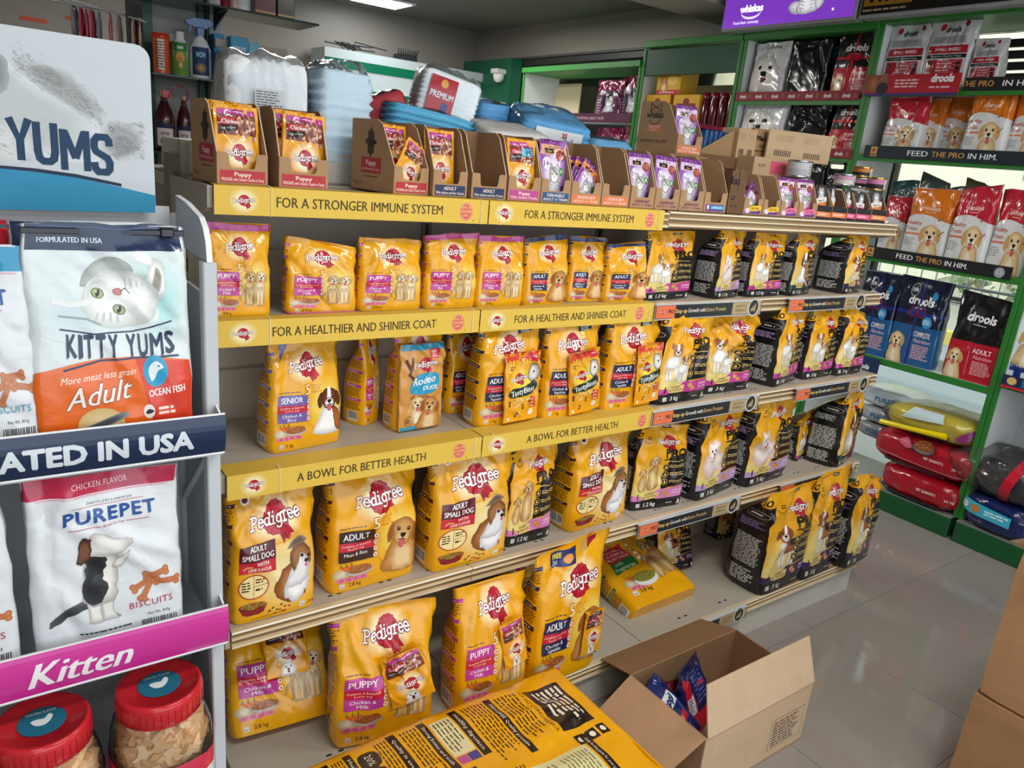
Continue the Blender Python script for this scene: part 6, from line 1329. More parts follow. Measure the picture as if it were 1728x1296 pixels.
pouch('pink', 16, 'pink cat sachet in the carton next to the yellow labels', k=.95, hs=1.05); pouch('pink', 17, 'pink cat sachet in the carton next to the black trays', k=.95, hs=1.05)
pouch('dark', 18, 'grey and orange cat sachet in the first black tray', hs=1.15); pouch('dark', 19, 'slim grey cat sachet leaning in the emptied black tray', fx=.25, k=.45, hs=1.15)
pouch('darkp', 20, 'white and pink cat sachet in the narrow black tray', hs=1.1); pouch('darkp', 21, 'pink cat sachet fanned sideways near the shelf end', ry=.2, fx=.4, k=.7, hs=1.05); pouch('dark', 21, 'grey cat sachet fanned behind the last one', fx=.45, dy=.03, ry=.1, k=.7, hs=1.05); pouch('dark', 22, 'grey and orange cat sachet at the very end of the top shelf', hs=1.15)
# ---- wrapped pads heaped behind the cartons
def lump_mesh(m, a, b, c, n=4.0, K=18, col='#ffffff', ridge=None, jag=.0, seed=0, mi=0, e=None, taper=0, smooth=True):
    """rounded block |x/a|^n+|y/b|^n+|z/c|^n = 1; ridge = (axis, count, depth)"""
    V = []; F = []; idx = {}
    def vid(p):
        k = tuple(np.round(p, 5))
        if k not in idx: idx[k] = len(V); V.append(p)
        return idx[k]
    g = np.tan(np.linspace(-PI/4, PI/4, K+1))
    for ax in range(3):
        for s in (-1, 1):
            o1, o2 = (ax+1) % 3, (ax+2) % 3
            for i in range(K):
                for j in range(K):
                    q = []
                    for di, dj in ((0, 0), (1, 0), (1, 1), (0, 1)):
                        p = [0, 0, 0]; p[ax] = s; p[o1] = g[i+di]; p[o2] = g[j+dj]; q.append(vid(tuple(p)))
                    F.append(q if s > 0 else q[::-1])
    U = np.array(V); r = (np.abs(U)**n).sum(1)**(1/n); U = U/r[:, None]; X = U*np.array([a, b, c])
    if taper: X[:, 2] *= 1-taper*np.abs(U[:, 0])**4; X[:, 1] *= 1-.35*taper*np.abs(U[:, 0])**4
    if ridge:
        ax, cnt, dp = ridge; o_ = [i for i in range(3) if i != ax]; w = np.sin(X[:, ax]/[a, b, c][ax]*PI*cnt+1.3*fnoise(X[:, o_[0]]*4, X[:, o_[1]]*4, seed, 3)); s = 1+dp/min(a, b)*w
        for q in o_: X[:, q] *= s
    if jag:
        L = max(a, b, c); d = fnoise(X[:, 0]/L+X[:, 2]/L*.7, X[:, 1]/L+X[:, 2]/L*.6, seed, 4)+.5*fnoise(X[:, 0]/L, X[:, 1]/L-X[:, 2]/L, seed+1, 9); X *= (1+jag*d)[:, None]
    m.add(X, np.array(F), col, mi, smooth); return X
def lump_surf(a, b, c, n, face='front', k=.01, taper=0):
    def f(V, art):
        x, y = V[:, 0]*k, V[:, 1]*k
        if face == 'front': u, v = np.clip(x/a, -.99, .99), np.clip(y/c, -.99, .99); d = b*np.maximum(0, 1-np.abs(u)**n-np.abs(v)**n)**(1/n); s = 1-.35*taper*np.abs(u)**4; return np.stack([x, -d*s, y*(1-taper*np.abs(u)**4)], 1), np.stack([u**3, -np.ones(len(x)), v**3], 1)
        u, v = np.clip(x/a, -.99, .99), np.clip(y/b, -.99, .99); d = c*np.maximum(0, 1-np.abs(u)**n-np.abs(v)**n)**(1/n); return np.stack([x, y*(1-.35*taper*np.abs(u)**4), d*(1-taper*np.abs(u)**4)], 1), np.stack([u**3, v**3, np.ones(len(x))], 1)
    return f
def pads(name, label, x, y, z, W, D, H, col, rz=0, rx=0, ry=0, ridge=(0, 14, .003), art=None, film='cling', n=9.0, seed=1, group='wrapped puppy pads heaped on the top deck', fs=1.06, face='front', topw=True):
    o = tag(empty(name, (x, y, z), rz, rx, ry), label, 'pad pack', group); m = M(); lump_mesh(m, W/2, D/2, H/2, n, 20, col, ridge, .006, seed); b = m.build('pad_stack', 'pad', o)
    m = M(); X = lump_mesh(m, W/2*fs, D/2*fs, H/2*fs, 5.0, 16, '#ffffff', None, .03, seed+5); V = m.V[0]
    if topw: k = V[:, 2] > H*.3; V[k, 2] += H*.12*np.abs(fnoise(V[k, 0]/W*2, V[k, 1]/D, seed, 3)); 
    m.build('plastic_wrap', film, o)
    if art is not None: art.pack(4); lay(art, lump_surf(W/2*(fs+.012), D/2*(fs+.012), H/2*(fs+.012), 5.0, face), 'printed_label', o, 'gloss', e0=.006, thick=.002)
    return o
def pad_px(name, label, xl, xr, yt, yb, Y, D, col, **kw):
    xm, ym = (xl+xr)/2, (yt+yb)/2; A, B = at(xl, ym, Y=Y), at(xr, ym, Y=Y); t, b = at(xm, yt, Y=Y)[2], at(xm, yb, Y=Y)[2]
    return pads(name, label, (A[0]+B[0])/2, Y+D/2, (t+b)/2+kw.pop('dz', 0), (B[0]-A[0])*kw.pop('kw', 1), D, t-b, col, **kw)
tg = Art(); tg.rect(-3, -3, 3, 3, '#c9cdd2').fine(-2.7, -1.5, 2.7, 2.7, 8, '#3a3f48', th=.4).rect(.5, -2.8, 2.5, -1, '#8a6a4a')
pad_px('pad_pack', 'bulky pack of white pads in clear plastic with a small grey label', 390, 528, 100, 252, .0, .17, '#f4f6f8', ridge=(0, 16, .003), art=tg, seed=11, rz=-.12, film='haze')
pad_px('pad_pack', 'pale blue ruffled pads in clear plastic, standing on end', 536, 628, 118, 285, .0, .15, '#cbe2f0', ridge=(2, 9, .005), seed=13, rz=.1)
pad_px('wipes_pack', 'shiny crimson soft pack wedged between the pads', 634, 702, 160, 218, .1, .14, '#b81c34', ridge=None, seed=15, film='cling', rz=-.4, ry=-.35)
pad_px('pad_pack', 'turquoise folded pads lying flat in plastic under the white bundle', 668, 806, 188, 240, .03, .17, '#5cb6da', ridge=(2, 5, .006), seed=17, rz=-.1, ry=.12)
rl = Art(); rl.rect(-6, -4.5, 1, 4.5, '#b0202c').text('PREMIUM', -2.5, -.6, 1.5, '#e8eef4', bold=.04, fit=6).rect(-2.2, -4, -.4, -1.5, '#2a3a7c').ell(-2.5, 3, 1, 1, '#e0a040', n=10)
pad_px('pad_pack', 'white pad bundle tilted on top with a red label on its side', 722, 812, 126, 212, .08, .12, '#eef6fa', ridge=(2, 10, .002), art=rl, seed=19, rz=-.25, ry=.22)
pad_px('pad_pack', 'sky blue pad block behind the kitten-print pack', 815, 905, 178, 245, .14, .14, '#57a4da', ridge=(2, 7, .003), seed=21, rz=-.1)
kt = Art(); kt.rect(-7, -4, 7, 4, '#e6eef2').poly([(-7, -4), (7, -4), (7, -.5), (-1, -2)], '#46b0d4').text('25', 1.5, 2.4, 1.1, '#c42c3c', bold=.05).ell(-4, .8, 1.3, 1.3, '#d8a840', n=14).text('PADS', -4, .3, .7, '#5a3c14', bold=.03); kt.stamp(PIC['cat'], 3, -.6, 2.7)
pad_px('pad_pack', 'blue pad pack with a tabby kitten picture, sloping towards the aisle', 900, 1000, 192, 262, .0, .16, '#5aa8dc', ridge=(2, 7, .003), art=kt, seed=23, rz=-.25, ry=.08, rx=.35, film='cling')
pad_px('pad_pack', 'low white pack with red print under crumpled plastic behind the cartons', 825, 930, 214, 258, -.05, .12, '#e6e2e0', ridge=None, seed=25, art=Art().poly([(-4, -2), (5, -2), (5, 1.6), (-2, 1.6)], '#c43a40').fine(-3, -1.5, 4, 1.2, 3, '#f4e4e0'), rx=.3)
pad_px('pad_pack', 'white pack in loose clear plastic behind the empty adult carton', 700, 850, 226, 275, -.06, .1, '#d8dade', ridge=None, seed=27, film='haze')
pad_px('pad_pack', 'blue pad pack lying low beside the tall cat food carton', 1000, 1068, 236, 296, .1, .2, '#6ab0de', ridge=(2, 4, .004), seed=29)
m = M(); box(m, (.02, .0, 1.4398), (.38, .3, 1.51), '#d0ccc4', bev=.004); tag(m.build('magazine_stack', 'print'), 'flat stack of glossy leaflets under the bulky white pad pack', 'stack')
m = M(); box(m, (.42, .06, 1.4398), (1.38, .35, 1.50), '#a98863', bev=.004); tag(m.build('flat_carton', 'card'), 'flattened brown carton under the heaped pad packs', 'carton')
# ---- cat food carton standing high with one sachet
wc = Art(); wc.ring(5.5, 9, 2.3, 2.1, .18, '#1c1410'); wc.line([(3.6, 10.2), (3.8, 12.2), (5, 11.2), (6.2, 11.2), (7.3, 12.2), (7.5, 10.2)], .2, '#1c1410'); wc.rect(2.5, 8.1, 8.6, 9.8, '#b08d6a'); wc.text('whiskas', 5.5, 8.5, 1.7, '#1c1410', bold=.04, fit=6); wc.rect(3, 5, 8.4, 6.8, '#e0804c').text('CHICKEN IN GRAVY', 5.7, 6.1, .5, '#fbe4d4', bold=.02, fit=4.4).text('KITTEN', 5.7, 5.3, .5, '#fbe4d4', bold=.02).text('NET QUANTITY: 12 x 85 g = 1020 g', 6, 2.6, .6, '#1c1410', bold=.02, fit=9.6)
wc.it = [(V*1.25, T, C, z, fn) for V, T, C, z, fn in wc.it]
x1 = at(1145, 260, Y=.02)[0]; z1 = at(1145, 260, Y=.02)[2]
tray(x1-.012, x1+.098, 'tall brown cat food carton standing above the row with one purple sachet', rz=-.02, Yf=.02, z=z1, hf=.06, hb=.158, D=.185, x_is_m=True, side_art=wc, art=lab(OR, 'CHICKEN IN GRAVY', 'KITTEN', .11, hf=.06))
pouch('salm', len(TR_)-1, 'purple kitten sachet in the tall carton above the row', hs=1.0)
m = M(); box(m, (x1-.06, .0, S1+.0005), (x1+.12, .21, z1-.0005), '#9a7a58', bev=.002); tag(m.build('lower_carton', 'card'), 'closed brown carton carrying the tall cat food carton', 'carton')
# boxes, tins and packs on the deck towards the far end
def boxat(name, label, cat, xa, xb, yt, yb, Y, D, col, art=None, rz=0, group=None, k=None, mat_='card', wf=1.0):
    A, B = at(xa, yb, Y=Y), at(xb, yb, Y=Y); t = at((xa+xb)/2, yt, Y=Y)[2]; W = (B[0]-A[0])*wf; H = t-(A[2]+B[2])/2; z = (A[2]+B[2])/2
    m = M(); box(m, (0, 0, 0), (W, D, H), col, bev=.0015); o = m.build(name, mat_); o.location = (A[0], Y, z); o.rotation_euler = (0, 0, rz); tag(o, label, cat, group)
    if art: a = art(W*100, H*100); a.pack(20); lay(a, flat((0, 0, 0), (1, 0, 0), (0, 0, 1), .01), 'print', o, 'print', e0=.0003, thick=.0005)
    return o
def meo(w, h): a = Art(); a.text('Me-O', w*.45, h*.6, h*.17, '#2a1c10', bold=.06, fit=w*.6); a.text('ADULT', w*.5, h*.38, h*.1, '#2a1c10', bold=.03); a.fine(w*.15, h*.2, w*.85, h*.3, 1, '#4a3420'); return a
def blank(w, h):
    a = Art(); a.fine(w*.12, h*.62, w*.45, h*.85, 4, '#9a7c5c', th=.25); a.fine(w*.55, h*.62, w*.88, h*.85, 4, '#9a7c5c', th=.25)
    for q in (.12, .58):
        for i in range(9): a.rect(w*(q+.03*i), h*.12, w*(q+.03*i+.015), h*.32, '#4a3624')
    return a
yy = .22
boxat('treat_carton', 'brown carton with bold dark lettering, back turned to the window', 'carton', 1266, 1300, 217, 268, yy, .02, '#a48460', meo, rz=.0)
boxat('treat_carton', 'pale brown carton flap with printed codes behind the tins', 'carton', 1290, 1372, 222, 272, yy-.03, .012, '#cbb08c', blank, rz=-.25)
boxat('treat_carton', 'pale carton with a slanting open top holding blue sachets', 'carton', 1240, 1268, 216, 268, yy-.02, .1, '#c4a884', blank, rz=-.1)
m = M(); A = at(1183, 258, Y=yy); B = at(1240, 268, Y=yy); slab(m, [(A[0], A[2]), (B[0], B[2]), (B[0], B[2]+.10), (B[0]-.03, B[2]+.10), (A[0], A[2]+.012)], yy, yy+.004, '#a88864', axis=1); o = m.build('carton_side', 'card'); tag(o, 'slanted brown carton side in front of the blue sachets', 'carton')
for i in range(6):
    x0 = at(1184+8*i, 250, Y=yy+.03)[0]; m = M(); box(m, (x0, yy+.02, A[2]), (x0+.016, yy+.09, A[2]+.085), '#2c5c94' if i % 2 else '#34689c', bev=.003); tag(m.build('blue_sachet', 'foil'), ('first', 'second', 'third', 'fourth', 'fifth', 'sixth')[i]+' small blue sachet from the low end of the slanted brown carton', 'sachet', 'blue sachets in the slanted carton')
m = M(); box(m, (A[0]-.02, yy+.02, A[2]+.085), (A[0]+.12, yy+.1, A[2]+.10), '#6c1c30'); tag(m.build('maroon_lid', 'card'), 'maroon card lid over the blue sachets', 'lid')
m = M(); box(m, (at(1183, 258, Y=.2)[0]-.05, .2, S1), (at(1372, 258, Y=.2)[0]+.02, .40, A[2]-.001), '#7c5f46', bev=.003); tag(m.build('storage_carton', 'card'), 'long brown carton under the treat cartons on the top deck', 'carton')
for i in range(5):
    o = soft_bag('snack_pack', ('dark red foil snack pack, first in the red tray', 'blue foil snack pack, second in the red tray', 'brown-red foil snack pack in the middle of the red tray', 'blue foil snack pack, fourth in the red tray', 'rose foil snack pack, last in the red tray')[i], 'snack pack', .075, .085, .012, None, col=['#7a2c24', '#2c4c8c', '#8c3c34', '#34548c', '#b04858'][i], loc=(at(1222+15*i, 290, Y=.05)[0], .05+.01*i, S1+.04), matn='foil', group='foil snack packs behind the open cartons', pillow=True, rz=.2)
m = M(); box(m, (at(1212, 300, Y=.03)[0], .03, S1+.001), (at(1300, 300, Y=.03)[0], .12, S1+.04), '#b8283c', bev=.002); tag(m.build('snack_tray', 'card'), 'red card tray holding the foil snack packs', 'tray')
boxat('pink_label_carton', 'pale brown carton with a pink label beside the silver tins', 'carton', 1268, 1324, 266, 300, .12, .08, '#c8ac88', lambda w, h: Art().poly([(w*.5, h*.2), (w*.98, h*.2), (w*.98, h*.85), (w*.5, h*.85)], '#e0607c').text('PUPPY', w*.25, h*.5, h*.16, '#4a3420'), rz=.0)
def tin(px, pyt, pyb, Y, c1, c2, label, r=.037, lid='#b9bcc0'):
    b = at(px, pyb, Y=Y); t = at(px, pyt, Y=Y); h = t[2]-b[2]; o = tag(empty('food_tin', (b[0], Y, b[2])), label, 'tin', 'round tins on the top shelf')
    m = M(); lathe(m, [(r*.95, 0), (r, .002), (r, .005), (r*.975, .007), (r*.975, h-.007), (r, h-.005), (r, h-.001), (r*.96, h), (r*.94, h-.003), (.0001, h-.003)], lid, n=28); m.build('can', 'metal', o)
    m = M(); lathe(m, [(r*.98, .008), (r*.98, h*.5)], c1, n=28); lathe(m, [(r*.98, h*.5), (r*.98, h-.008)], c2, n=28); w = m.build('paper_band', 'print', o)
    a = Art(); a.rect(8, 15, 40, 85, '#ececec'); a.fine(10, 20, 38, 80, 6, '#4a4a50'); a.pack(6)
    lay(a, lambda V, q: (lambda t_: (np.stack([r*.985*np.cos(t_), r*.985*np.sin(t_), V[:, 1]/100*h], 1), np.stack([np.cos(t_), np.sin(t_), 0*t_], 1)))(-PI/2-.4+V[:, 0]/30), 'print', w, 'print', e0=.0004, thick=.0003)
tin(1345, 270, 300, .05, '#b9bcc2', '#d0d2d6', 'silver-labelled tin beside the pink-labelled carton', .045); tin(1345, 300, 322, .05, '#a9adb4', '#b9bcc2', 'silver tin under the silver-labelled one', .045)
tin(1453, 281, 300, -.05, '#2a2426', '#c9803c', 'orange-topped tin stacked above two others', .036, '#c8a060'); tin(1449, 300, 318, -.05, '#2a2426', '#d080ac', 'pink-banded tin under the orange-topped tin', .036)
tin(1423, 293, 314, -.04, '#e4dcd8', '#d8a0b8', 'pale tin with a pink band beside the stacked pair', .038); tin(1476, 299, 322, -.14, '#2a2426', '#d080ac', 'pink-banded tin nearest the shelf end', .034, '#c8a060')
# ---------------------------------------------------------------- shelving along the shop window
XC = 3.35; GRN = '#2c7a2e'
def cab(label, y0, y1, shelves, top, back=(), base=True, sides=True):
    c = tag(empty('display_cabinet', (0, 0, 0)), label, 'cabinet')
    for y in (y0, y1):
        m = M(); box(m, (XC+.004, y-.009, .1), (3.70, y+.009, top), '#d3d7d8'); box(m, (XC-.006, y-.0115, .1), (XC+.0035, y+.0115, top+.02), GRN, bev=.002); m.build('side_panel', 'paint', c)
    for z in shelves:
        m = M(); box(m, (XC+.004, y0+.0095, z-.018), (3.70, y1-.0095, z), '#d0d3d3'); box(m, (XC-.006, y0+.012, z-.03), (XC+.0035, y1-.012, z+.002), GRN, bev=.001); m.build('shelf', 'paint', c)
    m = M(); box(m, (XC-.02, y0-.011, top), (3.70, y1+.011, top+.04), GRN, bev=.003); m.build('top_board', 'paint', c)
    for z0, z1 in back: m = M(); box(m, (3.685, y0+.01, z0), (3.698, y1-.01, z1), '#c4c8ca'); m.build('back_panel', 'paint', c)
    if base: m = M(); box(m, (XC-.045, y0, .0), (3.70, y1, .1), '#14522c', bev=.004); box(m, (XC-.04, y0+.001, .1), (3.70, y1-.001, .104), '#8d8c88'); m.build('plinth', 'paint', c)
    return c
cab('green-edged cabinet with black and white dog food bags tied with red ribbon', .58, 1.37, (1.99, 1.71, 1.38, .9), 2.31, ((1.38+.3, 2.31),))
cab('green-edged cabinet with orange and red treat bags and navy bags below', -.345, .555, (2.03, 1.725, 1.245, .745), 2.33, ((1.745, 2.01),))
cab('green-edged cabinet cut off by the frame, white inside', -1.35, -.37, (.79, 1.3), 2.35, ((.1, 2.3),))
cab('white green-framed cabinet holding maroon cat food bags near the back', 2.21, 3.52, (1.88, 1.52, 1.15), 2.2, (), base=True)
cab('grey-backed cabinet with red jars and yellow boxes', 1.40, 2.18, (1.765, 1.3), 2.31, ((.3, 2.12),))
m = M(); box(m, (XC+.0, 1.395, 2.14), (XC+.015, 2.185, 2.30), '#0d4226', bev=.004); tag(m.build('fascia_board', 'paint'), 'dark green header board above the red jars', 'header board')
def bagX(name, label, cat, xl, xr, yt, yb, art, X=XC+.03, D=.09, group=None, col=None, drz=0, z=None, **kw):
    ym = (yt+yb)/2; A, B = at(xl, ym, X=X), at(xr, ym, X=X); zb = z if z is not None else at((xl+xr)/2, yb, X=X)[2]; zt = at((xl+xr)/2, yt, X=X)[2]; W = A[1]-B[1]
    return soft_bag(name, label, cat, W*.97, zt-zb, D, art, col=col or (art.base if art else '#888'), loc=(X+D/2, (A[1]+B[1])/2, zb), rz=-PI/2+drz, group=group, **kw)
def stripX(name, label, ya, yb, z0, z1, art, col, X=XC-.012, th=.004, m_='print'):
    m = M(); box(m, (X, yb, z0), (X+th, ya, z1), col, bev=.0006); o = m.build(name, m_); tag(o, label, 'shelf sign')
    a = art((ya-yb)*100, (z1-z0)*100); a.pack(20); lay(a, flat((X, ya, z0), (0, -1, 0), (0, 0, 1), .01), 'lettering', o, m_, e0=.0004, thick=.0008); return o
def feed(w, h, x0=.2, part=None):
    a = Art(); t = h*.42; k = w/56
    if part is None:
        a.rect(3.5, h*.1, 6.8, h*.9, '#c8a058'); a.ell(5.1, h*.62, .9, .9, '#b03c34', n=12); a.text('PRO', 5.1, h*.18, h*.16, '#2a1c10', bold=.05)
        a.text('FEED', w*.32, h*.3, t, '#eef0f2', bold=.015, fit=w*.115); a.text('THE PRO', w*.485, h*.3, t, '#d8a24c', bold=.015, fit=w*.175); a.text('IN HIM.', w*.665, h*.3, t, '#eef0f2', bold=.015, fit=w*.145)
        a.ell(w*.93, h*.45, h*.4, h*.42, '#c9ccd0', c2='#8a8e94', n=18); a.ell(w*.93, h*.5, .3, .3, '#141414', n=8); a.line([(w*.93-.4, h*.3), (w*.93, h*.24), (w*.93+.4, h*.3)], .15, '#141414')
    else:
        a.text('THE PRO', w*.12, h*.3, t*1.05, '#d8a24c', bold=.015, fit=w*.3); a.text('IN HIM.', w*.5, h*.3, t*1.05, '#eef0f2', bold=.015, fit=w*.3)
    return a
stripX('shelf_sign', 'black strip with gold lettering under the silver small-breed bags', .10, -.36, 2.02, 2.075, lambda w, h: feed(w, h, part=1), '#17181a')
stripX('shelf_sign', 'dark navy strip under the upper row of orange treat bags', .51, -.34, 1.712, 1.77, feed, '#172430')
stripX('shelf_sign', 'black strip with gold lettering under the lower row of treat bags', .41, -.30, 1.232, 1.288, feed, '#131518')
def promo(w, h):
    a = Art(); a.rect(0, 0, w, h*.12, '#34307a'); a.ell(4, h*.6, 3, h*.45, '#b87844', c2='#7c4c28', n=14); a.ell(9, h*.7, 2.2, h*.35, '#8a5c44', n=14); a.ell(9, h*.35, 3, h*.3, '#2a2426', n=12); a.fine(15, h*.35, 27, h*.8, 3, '#f0c8cc'); a.text('drools', w*.82, h*.62, h*.34, '#f4f4f6', bold=.06, fit=w*.22, shear=.1); a.fine(w*.7, h*.3, w*.95, h*.45, 1, '#f0c0c4'); return a
stripX('promo_board', 'red promotional board with a man and a dog beside the black strip', .57, .115, 2.0, 2.095, promo, '#b3182c', X=XC-.024)
def drs(w, h):
    a = Art()
    for i in range(7):
        x = w*(.07+.14*i); a.text('drools', x, h*.3, h*.4, '#f0e4e6', bold=.05, fit=w*.055, shear=.1); a.ell(x+w*.06, h*.5, w*.012, h*.3, '#8a5a3c', n=8)
    return a
stripX('shelf_sign', 'red strip of repeated white lettering under the ribboned bags, upper', 1.375, .60, 1.982, 2.03, drs, '#8c1a28'); stripX('shelf_sign', 'red strip of repeated white lettering above the black gap, lower', 1.375, .575, 1.70, 1.745, drs, '#8c1a28')
# header boxes; the purple print has a slight emission
def signbox(label, ya, yb, z0, z1, art, col, tilt=0):
    X = XC-.10; m = M(); box(m, (X, yb, z0), (X+.12, ya, z1), '#9a9ca0', bev=.006); o = m.build('header_sign', 'paint'); tag(o, label, 'sign')
    m = M(); box(m, (X-.0015, yb+.012, z0+.014), (X+.001, ya-.012, z1-.012), col); q = m.build('sign_face', 'emissive' if col != '#1c1a18' else 'gloss', o)
    a = art((ya-yb)*100, (z1-z0)*100); a.pack(20); lay(a, flat((X-.0016, ya, z0), (0, -1, 0), (0, 0, 1), .01), 'lettering', q, 'emissive' if col != '#1c1a18' else 'gloss', e0=.0004, thick=.0012)
def wh(w, h):
    a = Art(); a.ell(20, 8.4, 6.6, 3.4, '#e8d8f4', n=20); a.ell(20, 9.6, 7.0, 3.4, '#7436b4', n=20); a.text('whiskas', 20, 8.8, 3.6, '#ffffff', bold=.05, fit=15); a.text('Feed their curiosity', 17.5, 2.9, 1.6, '#f2e8fa', bold=.015, fit=17)
    a.blob([(44, 8), (48, 5), (54, 5.5), (56, 8), (52, 11), (46, 11)], '#c4c6ca', '#84868c', jag=.3); a.blob([(56, 7), (60, 6), (64, 8), (64, 11), (58, 12)], '#c4c6ca', '#84868c', jag=.3); a.stamp(PIC['cat'], 55, 13.5, 8); 
    for i in range(4): a.line([(45+2*i, 8), (46+2*i, 5.8)], .3, '#4a4c52')
    a.rect(70, 5, 71.2, 6.2, '#f0e8f8'); return a
signbox('purple header sign with a grey tabby cat', 1.49, .655, 2.345, 2.72-.08, wh, '#7436b4')
def prs(w, h): a = Art(); a.rect(2, 5, 26, h-2, '#a87c28'); a.text('PRO', 13, 7, 6, '#1c1408', bold=.08, fit=15); a.fine(2, 2.4, 26, 4, 1, '#b8a888', th=.5); return a
signbox('black header sign with a gold panel', .64, -.36, 2.345, 2.64, prs, '#1c1a18')
# bags: first cabinet
D1, D2 = sku_drools(), sku_drools(); WD = sku_white(); SB = sku_silver(); TO, TR = sku_treats(), sku_treats('#c02438'); ND = sku_drools('#1c5c94', 'COMPLETE', '#1c2c78', '#0f1830', usa=True); AD = sku_drools('#b81c30', 'ADULT', bow=False, usa=False, hue='#121215')
def blk(l='drools'): a = Art(70, 100); a.base = '#131316'; a.text(l, 30, 90, 4, '#c8c8cc', bold=.03); a.rect(-24, 0, -20, 100, '#8c1a28'); a.fine(6, 4, 40, 10, 2, '#5a2c34'); a.text('dog food', 30, 78, 4, '#5c1c24'); return a
BK = blk(); g = 'bags on the upper shelves by the window'
bagX('dog_food_bag', 'white bag with a fluffy white dog on the upper shelf of the ribboned cabinet', 'food bag', 1266, 1326, 72, 152, WD, group=g, z=1.9915)
bagX('dog_food_bag', 'shiny black bag between the white dog bag and the ribboned red one', 'food bag', 1328, 1396, 68, 150, BK, group=g, z=1.9915)
bagX('dog_food_bag', 'sliver of a bright blue bag beside the upper ribboned bag', 'food bag', 1390, 1408, 84, 148, None, col='#1c84b4', X=XC+.12, group=g, z=1.9915)
bagX('dog_food_bag', 'black and red bag tied with a red ribbon, upper shelf', 'food bag', 1406, 1478, 50, 148, D1, group=g, z=1.9915)
bagX('dog_food_bag', 'large white dog face bag behind clear wrap on the lower shelf', 'food bag', 1246, 1324, 164, 245, WD, group=g, z=1.7115)
bagX('dog_food_bag', 'wide shiny black bag with wrinkled front, lower shelf', 'food bag', 1326, 1396, 162, 250, BK, group=g, z=1.7115, wr=1.8)
bagX('dog_food_bag', 'black and red bag tied with a red ribbon, lower shelf', 'food bag', 1398, 1460, 164, 256, D2, group=g, z=1.7115)
for i, (a_, b_, t_) in enumerate(((1360, 1392, 262), (1392, 1420, 284), (1416, 1442, 274))): bagX('dog_food_bag', ('matt black bag behind the silver tins', 'black bag with a red stripe above the orange-topped tin', 'plain black bag against the green cabinet edge')[i], 'food bag', a_, b_, t_, 318, BK, group=g, X=XC+.02)
# second cabinet
for i, (a_, b_, t_, yb_) in enumerate(((1490, 1564, 40, 140), (1558, 1640, 32, 138), (1634, 1692, 64, 136))): bagX('dog_food_bag', ('silver small-breed bag nearest the green divider', 'tallest silver small-breed bag, in the middle', 'short silver small-breed bag beside the dark gap')[i], 'food bag', a_, b_, t_, yb_, SB, group='silver bags on the top shelf by the window', z=2.0315, X=XC+.04, seed=400+i)
m = M(); [box(m, (3.66, -.33, 2.05+.05*k), (3.68, .2, 2.085+.05*k), '#2c2e30') for k in range(5)]; tag(m.build('louvre', 'paint'), 'dark slatted louvre behind the short silver bag', 'louvre', kind='stuff')
g = 'treat bags on the window shelves'
for i, (a_, b_, t_, art, xx) in enumerate(((1490, 1558, 164, TR, .03), (1546, 1590, 166, TO, .10), (1584, 1640, 160, TO, .14), (1630, 1706, 144, TO, .02), (1706, 1775, 150, TO, .05))):
    bagX('treat_bag', ('red-topped treat bag with a retriever in the upper row', 'orange treat bag half hidden behind the red-topped one', 'dim orange treat bag set back in the upper row', 'large orange-topped treat bag standing forward in the upper row', 'orange treat bag cut off by the frame edge, upper row')[i], 'treat bag', a_, b_, t_, 250, art, group=g, z=1.7265, X=XC+xx, seed=410+i)
for i, (a_, b_, t_, art, xx, kw) in enumerate(((1484, 1530, 330, TR, .10, {}), (1526, 1606, 318, TO, .03, {}), (1604, 1676, 312, TR, .02, dict(tl=.06, tr=-.04)), (1676, 1750, 320, TR, .04, {}))):
    bagX('treat_bag', ('red treat bag mostly hidden behind the end of the long top shelf', 'orange-topped treat bag with a seated pup, lower row', 'red-topped treat bag with a twisted top, lower row', 'red-topped treat bag at the frame edge, lower row')[i], 'treat bag', a_, b_, t_, 432, art, group=g, z=1.2465, X=XC+xx, seed=420+i, **kw)
for i, (a_, b_, t_) in enumerate(((1494, 1540, 296), (1540, 1592, 300), (1588, 1620, 306), (1616, 1672, 310))): bagX('teal_bag', ('dark teal bag behind the end of the top shelf', 'teal and olive bag top behind the orange treat bag', 'small olive bag corner rising between treat bags', 'olive bag leaning behind the twisted red bag')[i], 'food bag', a_, b_, t_, 400, None, col=('#124a4a', '#4a5c54', '#5c5a48', '#6a6450')[i], group='teal and olive bags behind the treat bags', z=1.2465, X=XC+.17, D=.06, tl=(-1)**i*.08, tr=.05, seed=430+i)
bagX('dog_food_bag', 'navy and blue bag standing near the end of the dark price strips', 'food bag', 1440, 1510, 458, 604, ND, group='dark bags on the low window shelf', z=.7465, X=XC+.02, seed=440)
bagX('dog_food_bag', 'navy and blue bag tied with a dark blue ribbon in front of the glass', 'food bag', 1502, 1592, 468, 616, ND, group='dark bags on the low window shelf', z=.7465, X=XC+.02, seed=442)
bagX('dog_food_bag', 'black and red adult bag with a pale dog, top corner peaked', 'food bag', 1600, 1700, 500, 634, AD, group='dark bags on the low window shelf', z=.7465, X=XC+.02, seed=444, tl=-.05)
bl = Art(70, 100); bl.base = '#1c3c84'; bl.rect(8, 30, 78, 88, '#d9e4ec'); bl.stamp(PIC['goldpup'], 34, 52, 24); bl.text('MOTHER & BABY', 36, 22, 4, '#dfe8f4', fit=50); bl.rect(14, 6, 24, 16, '#dfe8f4'); bl.rect(34, 6, 44, 16, '#dfe8f4')
bagX('dog_food_bag', 'blue and white puppy bag on the red-lipped shelf at the frame edge', 'food bag', 1688, 1790, 524, 648, bl, z=.7915, X=XC+.03, seed=446)
